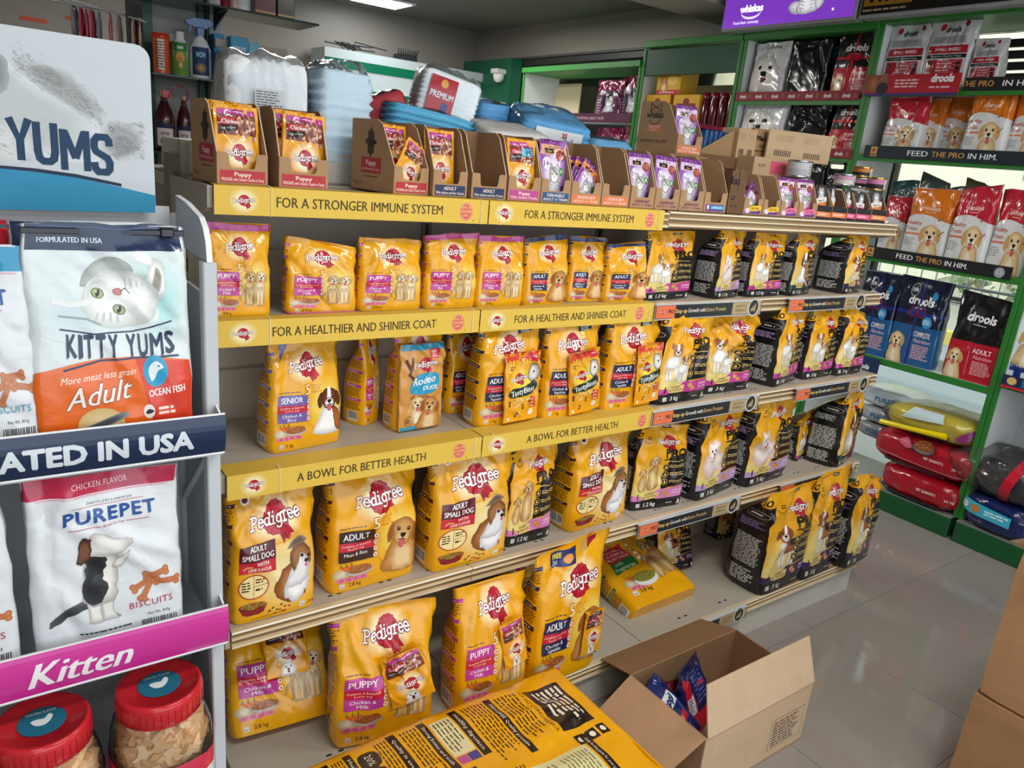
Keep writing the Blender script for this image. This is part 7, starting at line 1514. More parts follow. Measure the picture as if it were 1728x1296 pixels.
stripX('shelf_sign', 'navy and red strip under the blue puppy bag', -.385, -.9, .772, .83, lambda w, h: Art().rect(0, 0, w, h*.2, '#c02838').ell(4, h*.6, 2, h*.3, '#d8b878', n=12).rect(8, h*.3, 13, h*.9, '#2c6c9c').text('SMALL', 19, h*.45, h*.3, '#dfe8f4', bold=.04).fine(24, h*.3, 45, h*.9, 2, '#c8d4e8'), '#18244c', X=XC-.03)
m = M(); a, b = at(1440, 610, X=XC+.0), at(1490, 610, X=XC); box(m, (XC-.03, b[1], .62), (XC-.026, a[1], .742), '#1a3058'); o = m.build('hanging_card', 'print'); tag(o, 'navy hanging card with white lettering below the navy bag', 'card')
a_ = Art(); a_.text('drools', 6, 6, 2.4, '#eef2f8', bold=.05, shear=.1, fit=9).fine(3, 3, 9, 4, 1, '#c8d4e8'); a_.pack(20); lay(a_, flat((XC-.0301, a[1], .62), (0, -1, 0), (0, 0, 1), .01), 'lettering', o, 'print', e0=.0004, thick=.0005)
# sacks on the deck
def sack(name, label, xl, xr, yt, yb, X, D, col, art=None, seed=1, z=None, n=4.2, mt='film', group='heavy sacks on the low deck by the window', drz=0, k=.01, taper=.18, rx=0, jag=.03, art_face='front', cat='sack', H=None):
    ym = (yt+yb)/2; A, B = at(xl, ym, X=X), at(xr, ym, X=X); zb = at((xl+xr)/2, yb, X=X)[2] if z is None else z; zt = at((xl+xr)/2, yt, X=X)[2] if H is None else zb+H; W, Hh = A[1]-B[1], zt-zb
    m = M(); lump_mesh(m, W/2, D/2, Hh/2, n, 22, col, None, jag, seed, taper=taper); o = m.build(name, mt); o.location = (X+D/2, (A[1]+B[1])/2, zb+Hh/2); o.rotation_euler = (rx, 0, -PI/2+drz); tag(o, label, cat, group)
    if art is not None: art.pack(3); lay(art, lump_surf(W/2*1.01, D/2*1.02, Hh/2*1.01, n, art_face, taper=taper), 'printed_face', o, mt, e0=.012, thick=.004)
    return o
dz = .105
a = Art(); a.text('NET QUANTITY:', 8, 0, 1.3, '#f0d8d8', bold=.02, fit=9).text('20 kg', 18, -1, 1.2, '#f0d8d8', bold=.02).line([(-22, -3), (22, -4)], .25, '#d8a0a4').poly([(-16, -7), (14, -7), (14, -5), (-16, -5)], '#2a1c3c')
a.ell(2, 4.6, 5.4, 2.7, '#c8ccd0', c2='#3a3c40', n=20).ell(2, 5.3, 4.7, 2.0, '#8a4c24', n=20).blob([(-10, 4.6), (-7, 6.8), (-4, 5), (-3, 3.4), (-6, 2.6)], '#d86a84', '#c04a68'); a.stamp(kibble(50, ['#a8622c', '#8a4a20', '#c07c3c']), 2, 5.2, 4.6, kx=4.6)
a2 = Art(); a2.text('NET QUANTITY:', 6, 0, 1.3, '#f0d8d8', bold=.02, fit=9).text('20 kg', 16, -1, 1.2, '#f0d8d8', bold=.02).poly([(-18, -7), (12, -7), (12, -4.6), (-18, -4.6)], '#2a1c3c')
z1 = .255
sack('food_sack', 'red sack at the bottom of the pair on the low deck', 1462, 1618, 800, 900, XC-.05, .36, '#a81424', a2, 451, z=dz, H=z1-dz)
o = sack('food_sack', 'red sack with a printed bowl, lying on top of the other red sack', 1448, 1640, 760, 860, XC-.05, .36, '#b0182a', a, 453, z=z1+.003, H=.165)
z2 = z1+.17
pp = lambda c: Art().text('PUREPET', 2, -1, 2.6, c, bold=.04, fit=14, space=1.1)
for i, (zz, hh) in enumerate(((z2-.12, .085), (z2-.035, .085), (z2+.05, .10))): sack('food_sack', ('grey sack at the bottom of the pale stack', 'grey sack in the middle of the pale stack with blue lettering', 'pale grey sack on top of its stack, blue lettering')[i], 1436-4*i, 1530+8*i, 700, 740, XC+.06, .26, ('#8f9499', '#a4abb0', '#c3d0d8')[i], pp('#3a78a4'), 460+i, z=zz, H=hh)
ya = Art(); ya.text('Me-O', 8, -4, 2, '#8c2444', bold=.05, fit=7).blob([(14, -2), (20, 4), (22, 1), (18, -3)], '#8c2c70').poly([(-12, 1), (8, 3), (6, 6), (-8, 6)], '#d8ecf0').poly([(-14, -6), (-5, -6), (-7, -4.4), (-12, -4.4)], '#8c2c60')
o = sack('food_sack', 'yellow cat food sack lying across the red ones in clear wrap', 1480, 1646, 690, 758, XC-.03, .3, '#cdb82c', ya, 466, z=z2+.005, H=.13, rx=0, drz=.05)
m = M(); X = lump_mesh(m, .245, .17, .08, 3, 14, '#fff', None, .05, 9); w = m.build('plastic_wrap', 'cling', o)
m = M(); q = at(1480, 752, X=XC-.05); q2 = at(1600, 742, X=XC-.05); tube(m, [(XC-.075, q[1], z2+.03), (XC-.085, (q[1]+q2[1])/2, z2+.045), (XC-.08, q2[1], z2+.06)], [.014, .012, .016], '#f0d800', n=10); tag(m.build('yellow_strap', 'gloss'), 'bright yellow plastic strap hanging along the yellow sack', 'strap')
sack('furry_print_sack', 'sack printed with brown and white animal fur under the yellow sack', 1556, 1650, 738, 800, XC+.08, .24, '#a79c94', Art().blob([(-8, -4), (-2, 4), (4, 2), (6, -4)], '#8a6a50', '#5a4436', jag=.8).blob([(2, -2), (8, 5), (14, 2), (12, -5)], '#c4c8d0', '#8a8c98', jag=.8), 470, z=z2-.03, H=.13, mt='film')
bs = Art(); bs.poly([(-17, -1), (6, -2), (6, 3), (-17, 5)], '#3cb0cc').ell(-14, 2, 2, 1.8, '#dff0f4', n=12).ell(-9, 1.6, 2, 1.8, '#c8843c', n=12).fine(-5, 0, 5, 2.6, 2, '#dff4f8').text('net weight', 12, 2, 1, '#c8d4e8').text('20', 13, -.6, 1.4, '#e8eef8', bold=.04)
sack('food_sack', 'dark blue sack with a cyan label under the wrapped black bag', 1612, 1760, 822, 922, XC-.06, .34, '#16265c', bs, 472, z=dz, H=.17)
o = sack('wrapped_bag', 'black bag in clear plastic tied with a red strap on the blue sack', 1626, 1790, 765, 880, XC-.08, .32, '#2c2c30', None, 474, z=dz+.175, H=.19, mt='film', jag=.07, taper=.4)
m = M(); lump_mesh(m, .34, .18, .11, 2.6, 16, '#fff', None, .08, 31, taper=.5); m.build('plastic_wrap', 'cling', o)
m = M(); P = [(.0+.03*math.sin(t), -.185*math.cos(t), .118*math.sin(t)) for t in np.linspace(-1.2, 2.2, 14)]; 
m.add([(p[0]+s_*.022, p[1]*1.06, p[2]*1.06) for p in P for s_ in (-1, 1)], np.array([[2*i, 2*i+1, 2*i+3, 2*i+2] for i in range(13)]), '#c01c34', 0, True); m.build('strap', 'gloss', o)
# maroon cat food bags, red jars and yellow boxes further back
mc = Art(66, 100); mc.base = '#5c1a44'; mc.rect(-24, 72, 90, 101, '#7c1444'); mc.blob([(14, 60), (30, 72), (52, 64), (56, 20), (40, 8), (20, 14)], '#2c2a34', '#5c4058'); mc.stamp(PIC['cat'], 38, 34, 18); mc.rect(8, 60, 26, 72, '#8c7a8c'); mc.fine(8, 8, 20, 50, 6, '#b89cb0')
for i, (a_, b_, t_, xx) in enumerate(((1003, 1048, 134, .05), (1044, 1085, 128, .08), (1062, 1100, 122, .14))): bagX('cat_food_bag', ('maroon cat food bag on the upper shelf of the white cabinet, nearest the glass', 'maroon cat food bag leaning beside the first one', 'maroon cat food bag half hidden by the cabinet side')[i], 'food bag', a_, b_, t_, 196, mc, group='maroon bags in the white cabinet', z=1.8815, X=XC+xx, seed=480+i)
for i, (a_, b_, t_) in enumerate(((1000, 1044, 214), (1042, 1092, 212))): bagX('cat_food_bag', ('magenta-topped bag on the lower shelf of the white cabinet', 'magenta-topped bag beside it, partly behind the tall carton')[i], 'food bag', a_, b_, t_, 300, mc, group='maroon bags in the white cabinet', z=1.5215, X=XC+.05, seed=485+i)
stripX('shelf_sign', 'dark maroon strip with small pale lettering in the white cabinet', 3.0, 2.23, 1.845, 1.905, lambda w, h: Art().text('TASTE NUTRITION, GREAT TASTE', w*.4, h*.3, h*.3, '#c8a8b8', bold=.02, fit=w*.5), '#4a1434')
m = M(); box(m, (3.66, 2.25, 1.93), (3.67, 2.85, 2.10), '#e4d8bc'); tag(m.build('notice_card', 'print'), 'cream card behind the maroon bags', 'card')
def ybox(px0, px1, yt, yb, label, X=XC+.04, D=.16, z=None):
    A, B = at(px0, (yt+yb)/2, X=X), at(px1, (yt+yb)/2, X=X); zb = z if z else at(px0, yb, X=X)[2]; zt = at(px0, yt, X=X)[2]; W = A[1]-B[1]
    m = M(); box(m, (0, 0, 0), (D, W, zt-zb), '#d8a41c', bev=.002); o = m.build('snack_box', 'print'); o.location = (X, B[1], zb); tag(o, label, 'box', 'yellow snack boxes')
    a = Art(); w, h = W*100, (zt-zb)*100
    if h > 8: a.rect(0, 0, w, h*.14, '#b8342c'); a.ell(w*.5, h*.84, w*.12, h*.08, '#7a2c1c', n=12); a.poly([(w*.1, h*.66), (w*.9, h*.66), (w*.86, h*.8), (w*.14, h*.8)], '#8a2c20'); a.ell(w*.66, h*.42, w*.22, h*.16, '#e8c460', n=16); a.stamp(PIC['golden'], w*.3, h*.34, h*.2); a.fine(w*.15, h*.04, w*.8, h*.1, 1, '#f4e0d0')
    else: a.rect(w*.2, h*.2, w*.8, h*.8, '#8a2c20')
    a.pack(20); lay(a, flat((0, W, 0), (0, -1, 0), (0, 0, 1), .01), 'print', o, 'print', e0=.0004, thick=.0006); return o
zs = 1.7665; t1 = at(1120, 160, X=XC+.04)[2]
b1 = ybox(1110, 1150, 104, 158, 'yellow snack box with a dog picture standing on two others', z=t1+.001)
ybox(1086, 1126, 160, 240, 'lower yellow box behind the tall cat food carton', z=zs); ybox(1132, 1176, 160, 240, 'lower yellow box beside the red jars', z=zs)
for i in range(5):
    px = 1190+15*i; p = at(px, 190, X=XC+.09); r = .032; zt = at(px, 157, X=XC+.09)[2]; h = zt-zs; o = tag(empty('sauce_jar', (XC+.09, p[1], zs)), ('first', 'second', 'third', 'fourth', 'fifth')[i]+' dark red jar from the yellow boxes, on the grey-backed cabinet shelf', 'jar', 'dark red jars in a row')
    m = M(); lathe(m, [(r*.9, 0), (r, .006), (r, h*.8), (r*.8, h*.86), (r*.78, h*.9)], '#5c0f1c', n=18); m.build('jar_body', 'gloss', o); m = M(); lathe(m, [(r*.86, h*.9), (r*.86, h), (.0001, h)], '#7c1424', n=18); m.build('lid', 'gloss', o)
# back wall counter: green and white bands, cables on top, camera
ys = 4.55; A = at(548, 78, Y=ys); z9 = A[2]
m = M(); box(m, (A[0], ys, 0), (3.62, ys+.3, z9), '#b9c6c8'); o = m.build('banded_cupboard', 'gloss'); tag(o, 'tall pale cupboard with green bands along the back wall', 'cupboard')
for k, (u, v) in enumerate(((.06, .12), (.24, .30), (.44, .50), (.64, .72))): m = M(); box(m, (A[0]+.001, ys-.004, z9-v*1.2), (3.619, ys-.0005, z9-u*1.2), '#0f6a4c'); m.build('green_band', 'gloss', o)
m = M()
for k in range(14):
    c = np.array([at(585, 80, Y=ys)[0]+.1*RNG.rand(), ys+.06, z9+.01+.03*RNG.rand()]); tube(m, [c, c+[.04*RNG.randn(), .02, .05*RNG.rand()], c+[.12*RNG.randn(), .01, .02]], .005, '#1c1c1e', n=5)
tag(m.build('cable_tangle', 'matte'), 'small dark tangle of cable on top of the banded cupboard', 'cable')
m = M(); q = at(690, 95, Y=ys)
box(m, (q[0]-.08, ys+.03, z9+.001), (q[0]+.1, ys+.14, z9+.05), '#1e1d1e', bev=.006)
for k in range(9): tube(m, [(q[0]-.08+.02*k, ys+.03, z9+.04), (q[0]-.09+.024*k, ys+.02, z9+.09), (q[0]-.06+.02*k, ys+.08, z9+.05)], .004, '#161617', n=5)
tag(m.build('cable_box', 'matte'), 'black cable bundle and adaptor on top of the banded cupboard', 'adaptor')
q = at(842, 125, X=XW-.2); o = tag(empty('security_camera', (q[0], q[1], q[2]-.02)), 'white dome security camera in the corner by the green post', 'camera')
m = M(); box(m, (-.06, -.05, .02), (.06, .05, .06), '#d8d6d0', bev=.006); m.build('bracket', 'paint', o); m = M(); lathe(m, [(.05, .02), (.05, -.01), (.04, -.035), (.02, -.05), (.0001, -.054)], '#e6e4de', n=20); m.build('dome', 'gloss', o); m = M(); lathe(m, [(.018, -.03), (.016, -.055), (.0001, -.06)], '#15161a', n=12); m.build('lens', 'gloss', o)
m = M(); q = at(905, 170, X=XW-.3); box(m, (XW-.1, q[1]-.30, 1.2), (XW-.09, q[1]+.25, 2.16), '#d9cba8'); tag(m.build('cream_board', 'print'), 'cream board standing behind the glass beside the white cabinet', 'board')
# glass shelf unit with bottles at the back
YG = 1.6; ru = tag(empty('glass_shelf_unit'), 'dark green and glass shelf unit with bottles behind the white stand', 'shelf unit')
P = lambda px, py, Y=YG: at(px, py, Y=Y)
zA, zB, zC = P(320, 128)[2]-.004, P(440, 30)[2]+.015, P(290, 256)[2]
xa, xb = P(256, 128)[0], P(392, 140)[0]
for z, x1 in ((zA, xb), (zB, P(536, 44)[0]), (zC, xb)): m = M(); box(m, (xa, YG-.02, z-.008), (x1, YG+.22, z), '#9fb8b4', bev=.002); m.build('glass_shelf', 'tint', ru)
for px in (258, 358): x_ = P(px, 130)[0]; m = M(); box(m, (x_, YG+.2, 1.1), (x_+.045, YG+.225, 2.3), '#0c4a34'); m.build('green_panel', 'paint', ru)
m = M(); box(m, (xa-.02, YG+.226, 1.1), (xb+.02, YG+.24, 2.3), '#8e8f90'); m.build('grey_back', 'paint', ru)
for px in (252, 372): x_ = P(px, 130)[0]; m = M(); tube(m, [(x_, YG+.19, 1.2), (x_, YG+.19, 2.3)], .008, '#1c1e20', n=6); m.build('standard', 'paint', ru)
m = M(); box(m, (P(375, 60)[0], YG+.1, P(380, 62)[2]-.03), (P(500, 60)[0], YG+.12, P(380, 62)[2]), '#a49c90'); slab(m, [(YG-.0, zB-.01), (YG+.2, zB-.01), (YG+.2, zB-.07)], P(383, 40)[0], P(383, 40)[0]+.006, '#1c1e20', axis=0); m.build('bracket', 'paint', ru)
def bottle(px0, px1, yt, yb, prof, label, name='bottle', cat='bottle', Y=YG+.03, extra=None, m_='gloss', zb=None, sx=1.0):
    A, B = P(px0, yb, Y), P(px1, yb, Y); r = (B[0]-A[0])/2; zb = zb if zb else A[2]; h = P((px0+px1)/2, yt, Y)[2]-zb; o = tag(empty(name, ((A[0]+B[0])/2, Y+r, zb)), label, cat)
    m = M(); lathe(m, [(r*a_, h*b_) for a_, b_, c_ in prof], '#fff', n=22, cols=[c_ for a_, b_, c_ in prof]); m.build('bottle_body', m_, o)
    if extra: extra(o, r, h)
    return o
def lbl(o, r, h, z0, z1, col, fn=None, w=1.1):
    a = Art(); a.rect(-w*50, 0, w*50, 100, col); a = fn(a) if fn else a; a.pack(12)
    lay(a, lambda V, q: (lambda t: (np.stack([(r+.0012)*np.cos(t), (r+.0012)*np.sin(t), h*(z0+(z1-z0)*V[:, 1]/100)], 1), np.stack([np.cos(t), np.sin(t), 0*t], 1)))(-PI/2-.2+V[:, 0]/100*1.6), 'label', o, 'print', e0=.0008, thick=.0006)
w = '#e6e8ea'; zz = zA+.0005
bottle(262, 290, 56, 124, [(1, 0, '#e85a28'), (1, .86, '#e85a28'), (1.04, .87, '#c8321c'), (1.04, 1, '#d83a20'), (.01, 1, '#d83a20')], 'orange tub with a white back label on the glass shelf', 'tub', 'tub', zb=zz, extra=lambda o, r, h: lbl(o, r, h, .1, .85, '#e8e6e2', lambda a: a.fine(-40, 5, 40, 95, 10, '#8a3a2c'), .5))
bottle(286, 302, 58, 124, [(1, 0, '#cfd4d2'), (1, .8, '#1c5c3c'), (.8, .85, w), (.8, 1, w), (.01, 1, w)], 'slim white and green bottle behind the orange tub', zb=zz, Y=YG+.12)
bottle(294, 322, 53, 126, [(.85, 0, w), (1, .04, '#7ab04a'), (1, .4, '#8aba5a'), (.95, .7, w), (.75, .8, w), (.55, .84, '#f4f4f4'), (.55, 1, '#f4f4f4'), (.01, 1, '#f4f4f4')], 'white and green shampoo bottle with flip cap', zb=zz, extra=lambda o, r, h: lbl(o, r*.99, h, .1, .75, '#5c9c34', lambda a: a.rect(-55, 72, 55, 100, '#2c7a2c').text('neem', 0, 78, 14, '#f0f4e8', bold=.04).ell(0, 50, 34, 18, '#e0a04c').stamp(PIC['golden'], 0, 34, 18), .9))
def trig(o, r, h):
    m = M(); box(m, (-r*.35, -r*.35, h*.70), (r*.35, r*.35, h*.86), '#2a5c94', bev=.004); slab(m, [(-r*1.1, h*.88), (-r*1.25, h*.93), (-r*.6, h*.99), (r*.8, h*1.0), (r*1.1, h*.94), (r*.5, h*.84), (-r*.3, h*.84)], -r*.28, r*.28, '#2f68a4', axis=1); slab(m, [(-r*.9, h*.88), (-r*.7, h*.88), (-r*.8, h*.78), (-r*1.0, h*.74)], -r*.15, r*.15, '#24548a', axis=1); m.build('spray_trigger', 'gloss', o)
    lbl(o, r, h, .06, .52, '#1c3c64', lambda a: a.text('WOW', 0, 64, 18, '#8fd4f0', bold=.06, fit=50).ell(0, 26, 34, 20, '#d8a464', c2='#1c3c64'), .9)
bottle(324, 363, 30, 132, [(.95, 0, w), (1, .03, w), (1, .35, w), (.9, .5, w), (.6, .64, w), (.34, .69, w), (.34, .74, w)], 'white spray bottle with a blue trigger head', 'spray_bottle', 'spray bottle', zb=zz, extra=trig)
for (a_, b_, t_, yb_, Y_, c, l, tx) in ((362, 380, 56, 124, .14, '#3a8cb4', 'light blue spray carton behind the spray bottle', 'SPRAY'), (364, 394, 86, 136, -.01, '#1c4884', 'dark blue box with a white bone mark on the glass shelf', 'bone'), (390, 420, 60, 124, .05, '#4a9cc4', 'light blue carton above the white pad pack', 'SPRAY'), (420, 440, 70, 124, .08, '#7ab8d4', 'pale blue carton at the end of the glass shelf', 'GEL')):
    A, B = P(a_, yb_, YG+Y_), P(b_, yb_, YG+Y_); t = P(a_, t_, YG+Y_)[2]; m = M(); box(m, (0, 0, 0), (B[0]-A[0], .07, t-zz), c, bev=.002); o = m.build('spray_carton', 'print'); o.location = (A[0], YG+Y_, zz); tag(o, l, 'box')
    w1, h1 = (B[0]-A[0])*100, (t-zz)*100; a = Art(); (a.text(tx, w1/2, h1*.7, h1*.1, '#e8f4f8', bold=.03, fit=w1*.7).fine(w1*.15, h1*.2, w1*.85, h1*.6, 5, '#d0e8f0') if tx != 'bone' else a.line([(w1*.4, h1*.7), (w1*.9, h1*.7)], h1*.12, '#eef2f6').fine(w1*.2, h1*.3, w1*.8, h1*.5, 2, '#c0d4e8')); a.pack(20); lay(a, flat((0, 0, 0), (1, 0, 0), (0, 0, 1), .01), 'print', o, 'print', e0=.0003, thick=.0004)
m = M(); box(m, (P(392, 100)[0], YG-.01, zA-.004), (P(445, 100)[0], YG+.2, zA), '#9fb8b4'); m.build('glass_shelf', 'tint', ru)
syr = [(.85, 0, '#3c1018'), (1, .03, '#4a121c'), (1, .5, '#4a121c'), (.75, .66, '#4a121c'), (.36, .8, '#3c1018'), (.34, .88, '#6a2c2c'), (.4, .885, '#c8a49c'), (.4, .97, '#c8a49c'), (.01, .97, '#c8a49c')]
def syl(o, r, h): lbl(o, r, h, .08, .45, '#e6e2e4', lambda a: a.rect(-55, 78, 55, 100, '#2c2c5c').text('syrup', 0, 50, 16, '#7a2430', bold=.03).ell(-20, 20, 10, 12, '#8a3c2c'), 1.0)
bottle(266, 300, 150, 250, syr, 'dark red syrup bottle with an orange cap tie', zb=zC+.0005, extra=syl); bottle(302, 328, 158, 250, syr, 'second dark syrup bottle with a loop of red cord', zb=zC+.0005, extra=syl, Y=YG+.06)
m = M(); c0 = P(284, 165); tube(m, [c0, c0+[.02, 0, .04], c0+[.05, 0, .05], c0+[.08, .03, .03], P(315, 170)], .003, '#a82c2c', n=5); box(m, (c0[0]-.02, c0[1], c0[2]-.0), (c0[0]+.012, c0[1]+.01, c0[2]+.025), '#c83420'); tag(m.build('red_cord', 'gloss'), 'red cord and tag looped over the syrup bottles', 'cord')
zt = zB+.0005
bottle(398, 428, -30, 12, [(1, 0, w), (1, 1, w), (.01, 1, w)], 'white tub on the highest glass shelf', 'tub', 'tub', zb=zt, extra=lambda o, r, h: lbl(o, r, h, .2, .8, '#c8d0c8', None, 1))
bottle(374, 392, -30, 6, [(1, 0, '#7a1c2c'), (1, 1, '#7a1c2c'), (.01, 1, '#7a1c2c')], 'round maroon tin on the highest glass shelf', 'tin', 'tin', zb=zt)
for a_, b_, c, l in ((430, 466, '#5c1420', 'maroon box with gold edging on the highest glass shelf'), (468, 497, '#17171a', 'tall black box on the highest glass shelf')):
    A, B = P(a_, 26), P(b_, 26); m = M(); box(m, (A[0], YG, zt), (B[0], YG+.08, zt+.16), c, bev=.002); box(m, (A[0]+.002, YG-.0008, zt+.004), (B[0]-.002, YG-.0003, zt+.012), '#b89048'); tag(m.build('display_box', 'gloss'), l, 'box')
# pegboard with hanging packets behind the header board
pg = tag(empty('wire_rack'), 'black wire rack with metal hooks behind the header board', 'rack'); YP = 1.35; m = M()
for i in range(9): x_ = P(214+5*i, 20, YP)[0]; tube(m, [(x_, YP+.02*i, 1.2), (x_, YP+.02*i, 2.4)], .004, '#16181a', n=5)
for i in range(14): z_ = 1.3+.08*i; tube(m, [(P(214, 20, YP)[0], YP, z_), (P(254, 20, YP)[0], YP+.16, z_)], .003, '#16181a', n=4)
m.build('wire_panel', 'paint', pg); zh = P(170, 22, YP)[2]
for i in range(3): m = M(); x_ = P(250, 20, YP)[0]; tube(m, [(x_, YP+.04+.05*i, zh+.01*i), (P(112-10*i, 15, YP)[0], YP-.05+.05*i, zh+.02), (P(106-10*i, 15, YP)[0], YP-.05+.05*i, zh+.035)], .0035, '#b8bcc0', n=6); m.build('hook', 'metal', pg)
for i, px in enumerate((124, 137, 146, 156, 168, 188, 204, 228, 240)):
    c = ['#7a7f84', '#b03048', '#a82c40', '#b85060', '#8a9098', '#c05c6c', '#9a8f8c', '#b88c78', '#a8948c'][i]; q = P(px, 30, YP)
    soft_bag('treat_packet', ('grey', 'deep red', 'crimson', 'rose red', 'blue-grey', 'pink', 'warm grey', 'tan', 'beige')[i]+' treat packet hanging edge-on from the wire rack hooks', 'treat packet', .07, .12, .012, None, col=c, loc=(q[0], YP-.02+.01*i, zh-.115), rz=1.2+.1*(i % 3), pillow=True, matn='foil', group='treat packets hanging on the wire rack')
m = M(); q = P(30, 30, 4.3); 
for px in (34, 110): a_ = P(px, 26, YB-.006); b_ = P(px+46, 40, YB-.006); box(m, (a_[0], YB-.006, b_[2]), (b_[0], YB-.001, a_[2]), '#c8502c'); tag(m.build('orange_notice', 'print'), 'orange paper notice on the far back wall'+(' near the header board edge' if px == 34 else ' behind the hanging packets'), 'notice'); m = M()
# ---------------------------------------------------------------- on the floor in front
bx = tag(empty('open_cardboard_box', (1.012, -.807, 0)), 'open brown cardboard box on the tiled floor with flaps spread out', 'box')
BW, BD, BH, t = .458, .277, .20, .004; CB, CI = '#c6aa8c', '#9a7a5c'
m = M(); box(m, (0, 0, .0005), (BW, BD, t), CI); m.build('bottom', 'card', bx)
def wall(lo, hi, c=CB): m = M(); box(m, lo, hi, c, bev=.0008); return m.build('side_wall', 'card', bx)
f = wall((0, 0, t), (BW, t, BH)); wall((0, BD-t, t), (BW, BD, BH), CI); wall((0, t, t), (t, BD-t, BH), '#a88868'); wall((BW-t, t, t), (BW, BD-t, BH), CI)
def flap(hx, hy, ux, uy, L, wd, ang, z=BH, c=CB, trim=.012):
    """flap hinged at (hx,hy) running along (ux,uy) for wd, opening outwards by ang from vertical"""
    nx, ny = uy, -ux; o = np.array([hx, hy, z]); u = np.array([ux, uy, 0]); d = np.array([nx*math.sin(ang), ny*math.sin(ang), math.cos(ang)]); n = np.cross(u, d)
    P = [o+u*.002, o+u*(wd-.002), o+u*(wd-trim)+d*L, o+u*trim+d*L]; m = M(); V = P+[p+n*t*.8 for p in P]; m.add(V, [[0, 3, 2, 1], [4, 5, 6, 7], [0, 1, 5, 4], [1, 2, 6, 5], [2, 3, 7, 6], [3, 0, 4, 7]], c); return m.build('flap', 'card', bx)
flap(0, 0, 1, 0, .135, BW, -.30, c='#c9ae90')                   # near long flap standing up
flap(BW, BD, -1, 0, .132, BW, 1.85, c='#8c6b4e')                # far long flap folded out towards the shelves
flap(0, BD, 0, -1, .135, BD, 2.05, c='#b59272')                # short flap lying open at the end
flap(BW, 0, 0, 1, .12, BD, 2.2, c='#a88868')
a = Art(); a.rect(0, 0, 15, 10, '#2c241c').rect(.12, .12, 14.88, 9.88, '#c6aa8c').fine(1, .6, 14, 9.2, 9, '#3a2e24', th=.42); a.pack(20)
lay(a, flat((.29, 0, .03), (1, 0, 0), (0, 0, 1), .01), 'printed_panel', f, 'print', e0=.0003, thick=.0003)
na = Art(70, 100); na.base = '#18286c'; na.rect(8, 54, 62, 74, '#e8ecf2').text('nappi', 35, 59, 11, '#18286c', bold=.06, fit=46, shear=.1).rect(10, 28, 60, 40, '#b82438').text('PET', 35, 31, 6, '#f4e8e8', bold=.03).fine(12, 8, 58, 24, 4, '#8090c8')
soft_bag('pet_wipes_pack', 'navy packet with white lettering lying in the open cardboard box', 'packet', .13, .19, .035, na, col='#18286c', loc=(1.012+.10, -.80+.09, .075), rx=-.95, rz=.5, pillow=True, matn='foil', seed=501)
rb = Art(70, 100); rb.base = '#1c2456'; rb.rect(-24, 0, 94, 30, '#b81c30').poly([(0, 30), (26, 30), (18, 80), (0, 90)], '#b81c30').fine(28, 40, 64, 90, 8, '#5060a8').rect(36, 62, 60, 66, '#c02840').rect(2, 34, 20, 60, '#c9ced4').fine(4, 36, 18, 58, 7, '#3a3e48')
soft_bag('pet_wipes_pack', 'red and navy packet with a barcode standing in the open cardboard box', 'packet', .15, .19, .06, rb, col='#1c2456', loc=(1.012+.20, -.80+.17, .02), rx=-.35, rz=.35, matn='foil', seed=503)
soft_bag('pet_wipes_pack', 'dark red packet low in the open cardboard box', 'packet', .14, .17, .05, None, col='#6a1424', loc=(1.012+.08, -.80+.15, .01), rx=-.6, rz=-.2, matn='foil', seed=505)
# big sack lying across a carton in front of the bottom shelf
bp = Art(62, 100); bp.base = YEL; dk = '#22160f'
def bar(x0, y0, x1, y1, s='Nutritional support'): bp.rect(x0, y0, x1, y1, dk); bp.text(s, (x0+x1)/2, (y0+y1)/2-.5, min(1.2, (y1-y0)*.5), '#f2ead8', bold=.02, fit=(x1-x0)*.8)
bp.rect(4, 80, 30, 95, dk); bp.fine(6, 82, 28, 94, 6, '#efe6d2', th=.5)
for i in range(3): bp.rect(33+0*i, 92-5*i, 38, 96-5*i, dk); bp.ell(35.5, 94-5*i, 1.4, 1.2, '#efe6d2', n=10)
bp.text('FOR ANY QUERIES/FEEDBACK', 17, 77.6, 1.4, dk, bold=.03, fit=25); bp.fine(4, 68, 30, 76.5, 6, '#4a3010', th=.42)
bar(3, 64.5, 33, 67.2, 'PEDIGREE Quality promise'); bp.fine(4, 55, 32, 64, 7, '#4a3010', th=.42); bar(3, 51, 26, 54, 'Healthy digestion'); bp.rect(5, 43, 22, 50.4, '#e6dca8'); bp.fine(6, 43.6, 21, 50, 5, '#4a4630', th=.35); bp.rect(22.5, 43, 26, 46.5, '#c04a98').rect(22.5, 46.7, 26, 50.4, '#3a3c88'); bar(3, 39.5, 27, 42.3, 'Strong bones and teeth')
bp.fine(4, 33, 27, 39, 5, '#4a3010', th=.42); bp.rect(28.5, 40, 34, 46, dk); bp.ring(31, 43.5, 1.4, 1.4, .3, '#efe6d2', n=12)
bar(3, 29, 28, 32, 'Quality in every bite'); bp.fine(4, 24.4, 28, 28.6, 4, '#4a3010', th=.42)
for i, tt in enumerate(('20%', '10%', '5%')): bp.blob([(6+7.2*i, 18.6), (6.4+7.2*i, 23.8), (12+7.2*i, 23.8), (12.4+7.2*i, 18.6)], ('#2c1a14', '#3c2218', '#7a5a50')[i], k=3); bp.text(tt, 9.2+7.2*i, 20.2, 2.2, '#f0e6d6', bold=.03, fit=4.4)
bar(3, 15, 26, 17.4, 'Healthy immunity'); bp.fine(4, 11, 27, 14.6, 4, '#4a3010', th=.42); bar(3, 7.6, 24, 10.4, 'Healthy skin'); bp.fine(4, 3, 26, 7, 4, '#4a3010', th=.42)
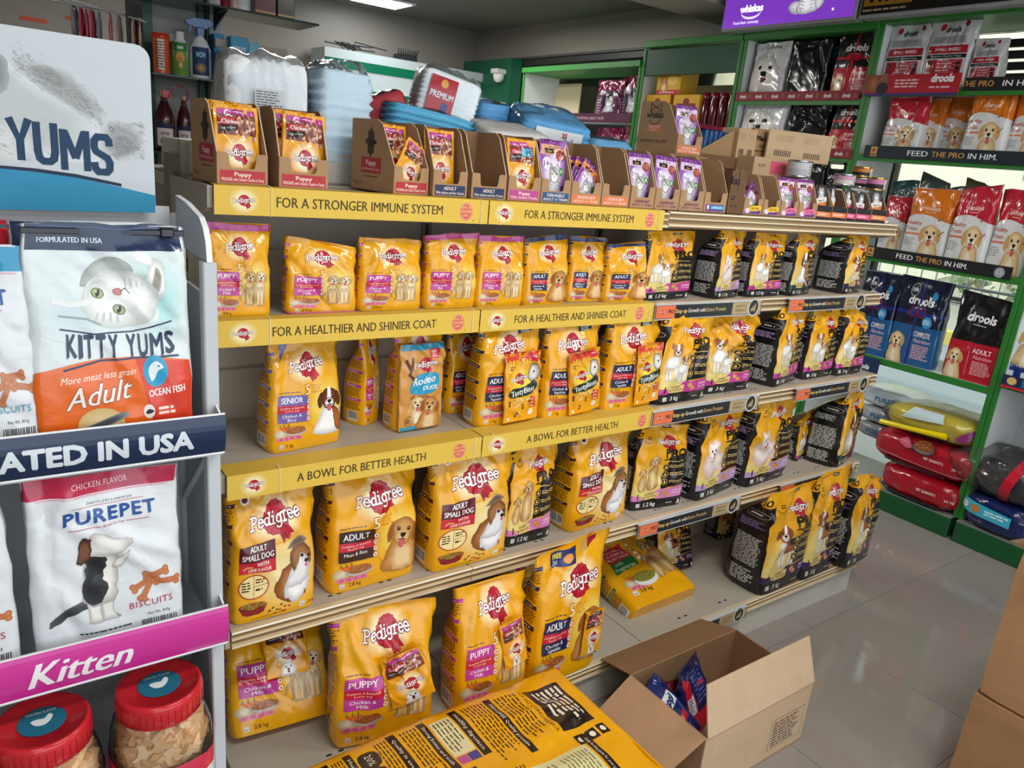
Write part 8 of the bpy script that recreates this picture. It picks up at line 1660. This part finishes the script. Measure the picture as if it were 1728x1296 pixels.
bar(33.5, 84, 56, 87, 'Daily feeding guide for your pet'); bp.rect(38, 60, 61, 83, '#ded9a0'); bp.fine(40, 70, 60, 82, 8, '#6a6648', th=.3); bp.fine(40, 61, 60, 68, 4, '#6a6648', th=.3)
for i in range(4): bp.blob([(42+4*i, 63+4*i), (44+4*i, 64.5+4*i), (45+4*i, 63+4*i), (43.5+4*i, 62.5+4*i)], dk, k=2)
bar(36, 50, 52, 53, 'Care instructions'); bp.fine(36, 54, 56, 59, 4, '#4a3010', th=.42); bp.fine(35, 36, 56, 48, 8, '#4a3010', th=.42); bp.rect(40, 24, 50, 33, '#c9ccd0').rect(41, 25, 49, 32, '#8a9098'); bp.ell(48, 10, 9, 6, '#c23024', c2='#e8601c', n=18)
o = soft_bag('food_sack', 'very large yellow sack lying on its face with brown print across its back', 'sack', .44, .74, .12, bp, loc=(0, 0, 0), seed=600, wr=.55, flare=.05, fill=.55, bot=.9, folds=12, seal=.02)
# long axis towards +x, printed side up; reading direction runs away from the viewer
R = Matrix(((0, .05, .9988, 0), (1, 0, 0, 0), (0, -.999, .05, 0), (0, 0, 0, 1)))
A0 = np.array([.075, -.69, .205]); R = Matrix(((0.02, 0.04, 1, 0), (1, 0, -.02, 0), (0, -1, .04, 0), (0, 0, 0, 1)))
yv = Vector((0, .06, -1)).normalized(); zv = Vector((1, .05, .04)); zv = (zv-yv*zv.dot(yv)).normalized(); xv = yv.cross(zv)
o.matrix_world = Matrix(((xv[0], yv[0], zv[0], A0[0]), (xv[1], yv[1], zv[1], A0[1]), (xv[2], yv[2], zv[2], A0[2]), (0, 0, 0, 1)))
m = M(); box(m, (.11, -.93, .0005), (.80, -.44, .145), '#a08060', bev=.003); tag(m.build('storage_carton', 'card'), 'closed brown carton under the very large yellow sack', 'carton')
# cartons at the edge of the aisle
def carton(label, x, y, z, W, D, H, rz, c='#b08a66', flaps=True):
    o = tag(empty('shipping_carton', (x, y, z), rz), label, 'carton', 'stacked shipping cartons'); m = M(); lump_mesh(m, W/2, D/2, H/2, 60, 16, c, None, .005, int(H*1000), smooth=False); V = m.V[0]; V[:, 2] += H/2; m.build('carton_body', 'card', o)
    m = M(); box(m, (-W/2-.001, -.03, H*.2), (-W/2+.002, .03, H+.001), '#c9a884'); box(m, (-W/2, -.03, H-.002), (W/2, .03, H+.0015), '#c9a884'); m.build('packing_tape', 'gloss', o); return o
EX, EY = 1.62, -1.135; z1_ = at(1653, 1175, X=EX)[2]; z2_ = at(1712, 925, X=EX)[2]
carton('lower brown carton of the stack at the aisle edge', EX+.26, EY-.27, .0, .52, .54, z1_, 0, '#a9825e'); carton('upper brown carton of the stack, sealed with torn tape', EX+.265, EY-.265, z1_+.003, .51, .52, z2_-z1_, .01, '#b48c68')
m = M(); q = at(1690, 950, Z=.885)
for i in range(9):
    c = np.array([EX+.01+.05*RNG.rand(), EY-.06+.05*RNG.rand(), z2_+.004+.03*RNG.rand()]); d, e = RNG.randn(3)*.03, RNG.randn(3)*.03; m.add([c, c+d, c+d+e, c+e], [[0, 1, 2, 3]], random.choice(['#c09a74', '#a88260', '#d0ae88']))
tag(m.build('torn_card', 'card'), 'torn curl of brown card on the upper carton corner', 'card scrap')
